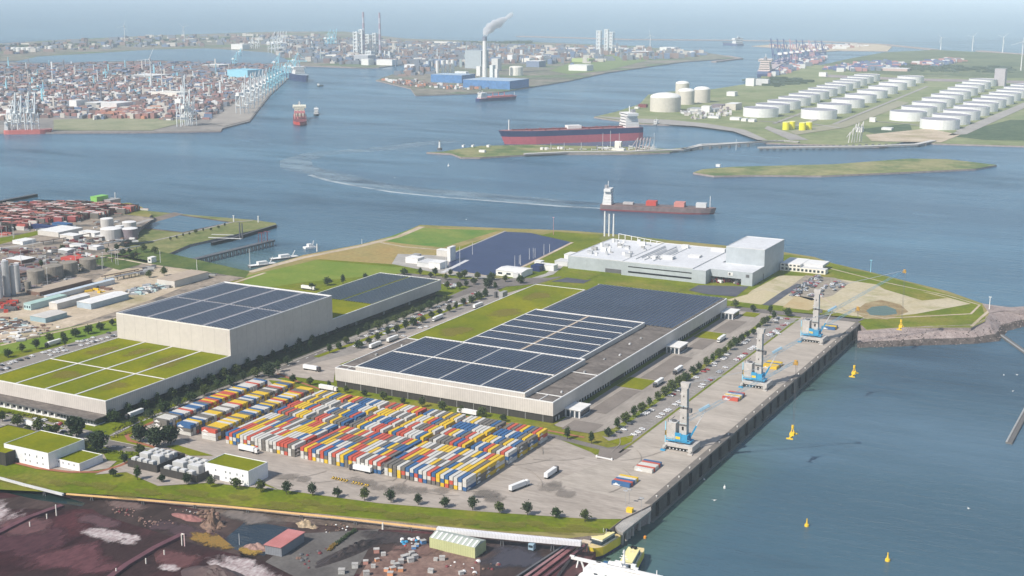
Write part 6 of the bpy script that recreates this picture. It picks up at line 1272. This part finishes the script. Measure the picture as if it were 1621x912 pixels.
for k, px in enumerate((1006, 1011, 1016, 1021, 1026)):
    x, y = at(px, 239, -6); MB().bar((x, y, -6), (x+5, y, 20), 1.5, P('arm_brown', .4, .33, .33)).bar((x+5, y, 20), (x-6, y, 4), 1.1, MATS['arm_brown']).build('arm', t_)
shed('jetty_house', 'cream jetty house with pointed roof in front of the tanker', 'building', 952, 237, 34, 10, 4, cream, white, Z8); shed('jetty_house', 'small cream tower on the jetty house in front of the tanker', 'building', 973, 235, 9, 8, 12, cream, white, Z8, pitched=True)
for k, (px, py, w_) in enumerate(((731, 233, 3), (746, 233, 3), (770, 233, 4), (758, 241, 9), (855, 237, 4), (862, 237, 4), (882, 236, 8), (1133, 264, 6))):
    shed('hut', 'small white hut on the grassy mole, %s from the left tip' % ordn(k+1), 'hut', px, py, w_, 6, 4, white, white, Z8, group='white huts on the mole')
t_ = thing('lighthouse', 'small white light tower at the left tip of the mole', 'lighthouse', at3(696, 238, Z8)); x, y = at(696, 238, Z8); MB().cyl(x, y, Z8, Z8+5, 5, 10, dgrey).cyl(x, y, Z8+5, Z8+17, 2.2, 10, white, 1.4).build('tower', t_); MB().cyl(x, y, Z8+17, Z8+20, 1.5, 8, dgrey).build('lantern', t_)
for k, px in enumerate((954, 966, 980, 1035, 872, 893, 920, 1165)): pole('thin white mast on the mole by the tanker, %s from the left' % ordn(k+1), px, 238, (34, 38, 34, 34, 16, 16, 16, 22)[k], lgrey, Z8, .6, head=False, group='masts on the mole')
pole('white lamp on the headland shore path at the far right', 1566, 490, 12, white, 0, .5); pole('pale blue beacon on the headland shore behind the pale road', 1378, 431, 13, lblue, 0, .35)
for k in range(24):
    px = 840+k*15; x, y = at(px, 244-k*.35 if px < 1080 else 236-(px-1080)*.06, -8); MB().box(x-2.4, y-3, -12, x+2.4, y+1, -5.4, dgrey).build('pile', jt)
q7 = random.Random(71)
for k in range(40):
    px, py = q7.choice(((q7.uniform(995, 1035), q7.uniform(233, 238)), (q7.uniform(840, 990), 237)))
    x, y = at(px, py, -7); hh_ = q7.uniform(2, 9); MB().bar((x, y, -8), (x+q7.uniform(-3, 3), y, -8+hh_), 1.2, q7.choice((brown, lgrey, dgrey, MATS['arm_pale']))).bar((x, y, -8+hh_*.6), (x+q7.uniform(4, 14), y, -8+hh_*.6), 1.0, q7.choice((lgrey, steel))).build('pipework', t_)
# wind turbines
def turbine(lab, px, py, top, z=Z8):
    x, y = at(px, py, z); h = zat(top, x, y)-z; t_ = thing('wind_turbine', lab, 'wind turbine', (x, y, z), group='wind turbines on the horizon')
    r = max(2.2, mpp(px, py, z)*.45)
    MB().cyl(x, y, z, z+h, r, 8, white, r*.6).build('tower', t_); b = MB().box(x-r, y-r*2, z+h-r, x+r, y+r*2, z+h+r, white); b.build('nacelle', t_)
    hub = Vector((x, y-r*2.3, z+h)); a0_ = px*.7
    for k in range(3):
        an = a0_+k*2*math.pi/3; e = hub+(rt*math.sin(an)+Vector((0, 0, math.cos(an))))*h*.42; MB().bar(hub, e, r*.8, white, r*.35).build('blade', t_)
for k, (px, py, tp) in enumerate(((1616, 112, 66), (1587, 84, 59), (1539, 81, 58), (1489, 79, 60), (292, 68, 43), (198, 67, 42), (1029, 78, 56), (240, 140, 94), (257, 138, 110))):
    turbine('white wind turbine, %s' % ('largest one at the right edge', 'second from the right edge on the dunes', 'third from the right edge on the dunes', 'fourth from the right edge on the dunes', 'second from the left on the far plain', 'leftmost on the far plain', 'alone right of the twin towers', 'taller of the pair in the left terminal', 'shorter of the pair in the left terminal')[k], px, py, tp)
# ------------------------------------------------------------ quay cranes of the far terminals
def sts(px, py, top, m, lab, group, up=True, z=Z8, ang=0.0, wpx=None, out=1):
    x, y = at(px, py, z); H_ = zat(top, x, y)-z; t_ = thing('quay_crane', lab, 'crane', (x, y, z), group=group)
    s = H_/100.0; w_ = 22*s if wpx is None else wpx; ca, sa = math.cos(ang), math.sin(ang); th = max(1.5, mpp(px, py, z)*(.5 if px < 1000 else .95))
    def T(u, v, h): return (x+u*ca-v*sa, y+u*sa+v*ca, z+h)
    b = MB(); hb_ = 45*s if up else H_*.62
    for u in (-w_/2, w_/2):
        for v in (-9*s-3, 9*s+3): b.bar(T(u, v, 0), T(u*.9, v, hb_), th, m)
        b.bar(T(u, -9*s-3, hb_*.35), T(u, 9*s+3, hb_*.35), th, m)
    for v in (-9*s-3, 9*s+3): b.bar(T(-w_/2, v, hb_*.5), T(w_/2, v, hb_*.5), th, m); b.bar(T(-w_/2, v, hb_*.5), T(w_/2, v, hb_), th*.7, m)
    b.build('portal', t_)
    MB().bar(T(-w_*1.5, 0, hb_), T(w_*.7, 0, hb_), th*1.8, m, th*1.6).build('girder', t_); MB().obox(*T(-w_*.6, 0, 0)[:2], z+hb_, z+hb_+6*s+2, 12*s+3, 8*s+3, ang, white).build('machine_house', t_)
    e = T(w_*(1.0 if up else 2.6)*out, 0, H_ if up else hb_); MB().bar(T(w_*.6, 0, hb_), e, th*1.3, m).build('boom', t_)
    a = T(w_*.35, 0, H_*.8 if up else H_); b = MB().bar(T(w_*.5, 0, hb_), a, th, m).bar(T(-w_*.4, 0, hb_), a, th*.8, m).bar(a, e, th*.5, m).bar(a, T(-w_*1.4, 0, hb_), th*.5, m); b.build('apex_frame', t_)
cw = P('crane_pale_white', .72, .76, .76); cb = P('crane_cyan', .3, .62, .72); cd = P('crane_navy', .05, .07, .2); cp = P('crane_pink', .5, .28, .32)
q0, q1 = (388, 180), (448, 132)
for k in range(11):
    f = (k/10)**.8; px, py = q0[0]+(q1[0]-q0[0])*f, q0[1]+(q1[1]-q0[1])*f
    sts(px-4, py, py-62+30*f, cw if k < 6 else cb, '%s quay crane with raised boom on the left terminal quay, %s from its tip' % ('white' if k < 6 else 'pale cyan', ordn(k+1)), 'cranes on the left terminal quay', ang=R(-20))
for k, (px, py, tp) in enumerate(((448, 128, 100), (456, 124, 95), (464, 120, 88), (470, 117, 84), (438, 112, 84))): sts(px, py, tp, cb, 'cyan quay crane working the dark blue ship, %s from the left' % ordn(k+1), 'cyan cranes by the dark blue ship', up=k % 2 == 0, ang=R(10))
for k, (px, py, tp) in enumerate(((430, 84, 50), (436, 84, 50), (440, 83, 49), (444, 83, 49), (449, 82, 49), (398, 77, 57), (408, 77, 57), (519, 74, 46), (524, 74, 47), (529, 73, 45), (380, 88, 76), (372, 104, 82))): sts(px, py, tp, cw if k < 7 else cb, 'distant %s crane behind the left terminal, %s listed' % ('white' if k < 7 else 'pale blue', ordn(k+1)), 'distant cranes behind the left terminal')
for k, (px, py, tp) in enumerate(((22, 205, 146), (31, 205, 150), (43, 205, 144), (53, 205, 146))): sts(px, py, tp, cw, 'white crane standing on the red heavy-lift ship, %s from the left' % ordn(k+1), 'cranes on the heavy-lift ship', z=-2, wpx=13)
for k, (px, py, tp) in enumerate(((290, 200, 118), (297, 198, 140), (304, 199, 150))): sts(px, py, tp, cw, 'white crane on the open apron of the left terminal, %s from the left' % ordn(k+1), 'cranes on the open apron', wpx=12)
for k in range(9):
    px, py = 1228+k*9.5, 108-k*2.4; sts(px, py, 61+k*.4, cp if k in (3, 6) else cd, 'distant %s quay crane at the right terminal, %s from the left' % ('pink' if k in (3, 6) else 'navy', ordn(k+1)), 'dark cranes at the right terminal', ang=R(180))
# ------------------------------------------------------------ terminal clutter (uncountable stacks and yards far away)
def clutter(lab, regions, n, seed, cs, smin, smax, hmin, hmax, z=Z8, grid=None, name='container_stacks', cat='containers'):
    q = random.Random(seed); mb = MB()
    for s, wgt in regions:
        pg = [Vector((p[0], p[1], 0)) for p in A(s, z)]; tr = tessellate_polygon([pg]); ar = [((pg[b]-pg[a]).cross(pg[c]-pg[a]).length) for a, b, c in tr]
        for k in range(int(n*wgt)):
            a, b_, c = q.choices(tr, ar)[0]; u, v_ = q.random(), q.random()
            if u+v_ > 1: u, v_ = 1-u, 1-v_
            p = pg[a]+(pg[b_]-pg[a])*u+(pg[c]-pg[a])*v_
            if grid: p.x = round(p.x/grid)*grid; p.y = round(p.y/(grid*.6))*grid*.6
            m = q.choice(cs); mb.obox(p.x, p.y, z+.2, z+q.uniform(hmin, hmax), q.uniform(smin, smax), q.uniform(smin, smax)*.5, q.choice((.35, 1.92)), m, m)
    return tag(mb.build(name), lab, cat, kind='stuff')
pgc = P('station_grey_green', .35, .42, .42)
fr = [P('far_red', .36, .19, .17), P('far_rust', .3, .21, .18), P('far_blue', .16, .22, .34), P('far_cream', .6, .56, .5), P('far_white', .75, .74, .72), P('far_brown', .22, .15, .14), P('far_slate', .2, .22, .26)]
clutter('dense container stacks of the left terminal', [('85,186 150,190 240,186 270,192 330,190 385,150 420,128 380,125 200,120 60,118 -80,125 -100,190 0,192', 1)], 4200, 1, [fr[0], fr[0], fr[1], fr[1], fr[3], fr[4], fr[5], fr[2], fr[6], fr[5]], 6, 24, 3, 12, grid=12)
clutter('dark container stacks and sheds farther inside the left terminal', [('-80,122 60,116 200,118 400,122 440,112 430,104 250,100 60,103 -100,108', 1)], 1700, 2, [fr[5], fr[5], fr[6], fr[1], fr[6], fr[0], fr[2]], 10, 44, 3, 12, grid=16)
clutter('red container rows at the front of the left terminal', [('155,188 250,188 262,176 165,174', 1)], 240, 3, [fr[0], P('far_orange', .55, .25, .15), fr[0], fr[3]], 12, 30, 6, 14, grid=14)
clutter('thin masts, chimneys and lamp towers of the left terminal', [('0,185 380,150 440,112 300,104 0,104', 1)], 110, 21, [cw, fr[3], fr[6], cb], 2.5, 6, 16, 42, name='masts', cat='masts')
clutter('thin columns and stacks of the far centre works', [('450,100 600,100 640,110 700,108 960,98 1100,90 1000,80 640,72 450,66', 1)], 150, 22, [cw, fr[3], fr[6], fr[6], pgc, fr[5]], 4, 12, 14, 45, name='process_columns', cat='process columns')
clutter('small pale and blue sheds between the container stacks', [('-60,190 60,186 380,152 440,115 300,104 -60,104', 1)], 900, 23, [fr[3], fr[4], fr[6], fr[2], fr[3], cb], 5, 20, 3, 10, name='sheds', cat='sheds')
clutter('works, sheds and stacks of the distant left shore', [('-80,92 60,84 200,76 400,72 520,70 540,58 400,56 200,60 0,72 -80,78', .3), ('450,62 600,64 700,74 720,100 560,104 486,100 440,88', 1)], 1100, 4, [fr[3], fr[6], fr[1], fr[2], fr[5], fr[6]], 10, 55, 4, 20, name='distant_works', cat='works')
clutter('works and sheds around the power station', [('610,124 680,118 700,108 820,100 900,104 960,98 1080,92 1130,86 1000,78 850,74 640,70 660,100 640,112', 1)], 1100, 5, [fr[3], fr[6], fr[1], fr[5], fr[6], fr[2]], 10, 50, 4, 24, name='distant_works', cat='works')
clutter('stacks and boats along the power station pier', [('600,127 650,138 740,143 780,141 700,134 660,128', 1)], 130, 6, [fr[4], fr[1], P('far_orange', .55, .25, .15), fr[5], fr[6]], 6, 18, 3, 10, name='stored_goods', cat='stored goods')
clutter('dark stacks and gear on the far right quay', [('1215,122 1240,118 1300,98 1310,92 1290,88 1232,104 1208,116', 1), ('1300,110 1340,104 1400,100 1440,104 1400,112 1330,114', .5), ('1445,104 1500,96 1520,98 1480,108', .3)], 420, 7, [P('far_navy', .1, .12, .3), fr[2], P('far_pink', .5, .26, .26), fr[4], fr[6]], 10, 34, 5, 18)
clutter('pale sheds on the outer sand strip', [('1215,73 1300,72 1380,73 1330,78 1250,76', 1), ('1440,104 1520,94 1530,97 1470,106', .4)], 120, 8, [fr[3], fr[0], fr[4]], 14, 50, 5, 14)
clutter('low works beside the domed gas tanks', [('1075,178 1150,172 1160,182 1100,190', 1)], 120, 9, [fr[4], fr[3], purp, grey], 3, 14, 2, 9, name='stored_goods', cat='stored goods')
clutter('dark bushes scattered on the far plains', [('-60,78 400,62 400,58 -60,72', .3), ('1350,100 1600,108 1600,116 1400,112', .6), ('1180,128 1240,124 1290,130 1220,138', .3), ('840,66 700,66 700,69 840,70', .3)], 300, 10, [leafd, P('far_bush', .06, .09, .05)], 12, 60, 3, 9, name='vegetation', cat='bushes')
# power station and its neighbours
pb = P('station_blue', .1, .24, .5, v=.2); pg_ = P('station_roof', .4, .5, .6)
shed('power_station_hall', 'long blue walled hall with grey roof below the smoking chimney', 'building', 733, 139, 74, 130, 26, pb, pg_, Z8); shed('power_station_hall', 'lower blue hall left of the long blue hall', 'building', 682, 130, 50, 90, 26, pb, pg_, Z8)
ch = thing('chimney', 'tall white chimney giving off the smoke plume', 'chimney', at3(767.5, 122, Z8)); x, y = at(767.5, 122, Z8); hh = zat(58, x, y)
MB().cyl(x, y, Z8, hh-14, 9, 16, white, 7).build('shaft', ch); MB().cyl(x, y, hh-14, hh, 8, 16, P('chimney_cap', .22, .24, .3), 8).build('cap', ch)
for k, px in enumerate((692.5, 701, 709, 716.5)): tank('slim white silo left of the power station, %s' % ordn(k+1), px, 116-k*.5, 5.5, 46, white, Z8, group='white silos at the power station', name='silo', seg=14)
for k, (px, py, w_, dy, h, m) in enumerate(((736, 108, 26, 60, 70, P('boiler_grey', .4, .45, .48)), (754, 120, 6, 20, 34, white), (775, 124, 5, 20, 46, cw), (778, 112, 10, 30, 46, lgrey), (720, 124, 18, 20, 24, cw), (783, 128, 4, 12, 40, white), (803, 100, 8, 40, 34, white), (826, 100, 12, 50, 20, cream), (833, 106, 20, 60, 24, P('slate_hall', .2, .25, .36)), (848, 98, 12, 40, 26, white), (640, 108, 22, 40, 14, white), (654, 98, 20, 60, 16, cream), (676, 72, 46, 90, 20, cream), (870, 82, 40, 90, 18, P('pink_hall', .55, .42, .38)), (930, 80, 60, 90, 14, cream), (905, 98, 26, 70, 14, P('bright_olive', .4, .48, .2)), (900, 112, 28, 60, 22, white), (560, 100, 24, 60, 34, P('works_grey', .4, .42, .45)), (596, 103, 26, 40, 22, white), (572, 103, 12, 40, 24, white), (515, 92, 40, 80, 14, cream), (360, 122, 36, 90, 26, lblue), (320, 108, 30, 80, 14, grey), (208, 125, 40, 90, 14, grey), (240, 152, 46, 60, 12, cream), (160, 176, 30, 60, 22, lgrey), (135, 172, 22, 50, 16, grey), (110, 172, 14, 30, 22, white), (0, 188, 24, 30, 10, cream), (366, 78, 20, 60, 26, white), (1044, 82, 22, 60, 22, white), (1000, 88, 24, 60, 20, white), (1390, 112, 40, 60, 10, P('pink_hall', .55, .42, .38)))):
    shed('industrial_building', 'distant %s industrial building of the far shore, %s listed from the power station' % ('tall' if h > 30 else 'low', ordn(k+1)), 'building', px, py, w_, dy, h, m, white if k % 3 else m, Z8)
for k, (px, py, w_, h) in enumerate(((817, 120, 22, 30), (22, 82, 9, 20), (30, 82, 9, 20), (38, 82, 9, 20), (46, 82, 9, 20), (60, 81, 8, 16), (80, 80, 8, 20), (858, 92, 8, 24), (170, 76, 10, 12), (1096, 88, 10, 18))): tank('distant %s tank on the far shore, %s listed' % ('large cream' if k == 0 else 'small white', ordn(k+1)), px, py, w_, h, cream if k == 0 else white, Z8, dome=.15, group='distant tanks', seg=16)
for k, (px, tp) in enumerate(((576.5, 19), (602, 20))):
    x, y = at(px, 88, Z8); hh = zat(tp, x, y); t_ = thing('chimney', 'tall thin red and white chimney on the far shore, %s of the two' % ('left', 'right')[k], 'chimney', (x, y, Z8), group='thin chimneys'); b = MB()
    for j in range(8): b.cyl(x, y, Z8+(hh-Z8)*j/8, Z8+(hh-Z8)*(j+1)/8, 7-.35*j, 8, P('chimney_dull', .38, .3, .36) if j % 2 else P('chimney_grey', .5, .5, .55), 6.7-.35*j)
    b.build('shaft', t_)
for k, (px, py, tp, w_) in enumerate(((565, 88, 50, 7), (573, 88, 46, 5), (595, 87, 52, 6), (583, 87, 54, 8), (948, 86, 48, 6), (960, 86, 46, 5), (967, 84, 50, 7), (992, 84, 76, 4), (1002, 82, 78, 4), (586, 96, 80, 10))):
    x, y = at(px, py, Z8); hh = zat(tp, x, y); w2 = w_*mpp(px, py, Z8); t_ = thing('plant_tower', 'distant steel process tower on the far shore, %s listed' % ordn(k+1), 'tower', (x, y, Z8), group='process towers'); b = MB()
    for i in (-1, 1):
        for j in (-1, 1): b.bar((x+i*w2/2, y+j*w2/2, Z8), (x+i*w2/2, y+j*w2/2, hh), 3.5, cw)
    for j in range(7): zz = Z8+(hh-Z8)*(j+1)/7; b.box(x-w2/2, y-w2/2, zz-6, x+w2/2, y+w2/2, zz-2, cw)
    b.build('frame', t_); MB().cyl(x, y, Z8, hh-6, w2*.3, 10, lgrey).build('column', t_)
# smoke plume (volume in a shaped mesh)
sm = bpy.data.materials.new('smoke'); sm.use_nodes = True; t = sm.node_tree; t.nodes.remove(t.nodes['Principled BSDF']); pv = t.nodes.new('ShaderNodeVolumePrincipled'); pv.inputs['Density'].default_value = .09; pv.inputs['Color'].default_value = (.98, .985, 1, 1); t.links.new(pv.outputs[0], t.nodes['Material Output'].inputs['Volume'])
mb = MB(); path = [Vector((768, 57)), Vector((770, 50)), Vector((777, 44)), Vector((788, 38)), Vector((800, 31)), Vector((812, 22))]
seg = 14; v = []; fs = []; nst = 26; base = Vector(at(768, 118, Z8))
for i in range(nst+1):
    f = i/nst*(len(path)-1); j = min(int(f), len(path)-2); p = path[j].lerp(path[j+1], f-j)
    s_ = mpp(768, 118, Z8); c = Vector((base.x, base.y, 0))+rt*(p.x-768)*s_; c.z = zat(p.y, c.x, c.y)
    r = (2.0+6.5*math.sin(min(1, i/nst*1.25)*math.pi)**.8+i/nst*3)*s_*.8 if i < nst else .5
    for k in range(seg):
        an = 2*math.pi*k/seg; rr = r*(1+.55*noise.noise(Vector((i*.45, math.cos(an)*1.3, math.sin(an)*1.3)))); v.append(c+(rt*math.cos(an)+Vector((0, 0, 1))*math.sin(an))*rr+fw*0)
for i in range(nst):
    for k in range(seg): fs.append((i*seg+k, i*seg+(k+1) % seg, (i+1)*seg+(k+1) % seg, (i+1)*seg+k))
fs += [tuple(range(seg)), tuple(range(nst*seg+seg-1, nst*seg-1, -1))]
# the plume runs both sideways and away from the chimney, so it has depth as well
mb = MB(); v2 = []
for i in range(nst+1):
    c = sum((v[i*seg+k] for k in range(seg)), Vector((0, 0, 0)))/seg
    for k in range(seg):
        q = v[i*seg+k]-c; an = 2*math.pi*k/seg; dpt = Vector((fw.x, fw.y, 0)).normalized()
        v2.append(c+q+dpt*(q.length*math.cos(an+1.57)*.9+i*6.0))
mb.add(v2, [f[::-1] for f in fs], sm); tag(mb.build('smoke'), 'white smoke plume drifting right from the tall chimney', 'smoke', kind='stuff')
# remove prototypes that were never placed
for o in list(bpy.data.objects):
    if o.get('label') == 'x':
        for c in list(o.children): bpy.data.objects.remove(c)
        bpy.data.objects.remove(o)
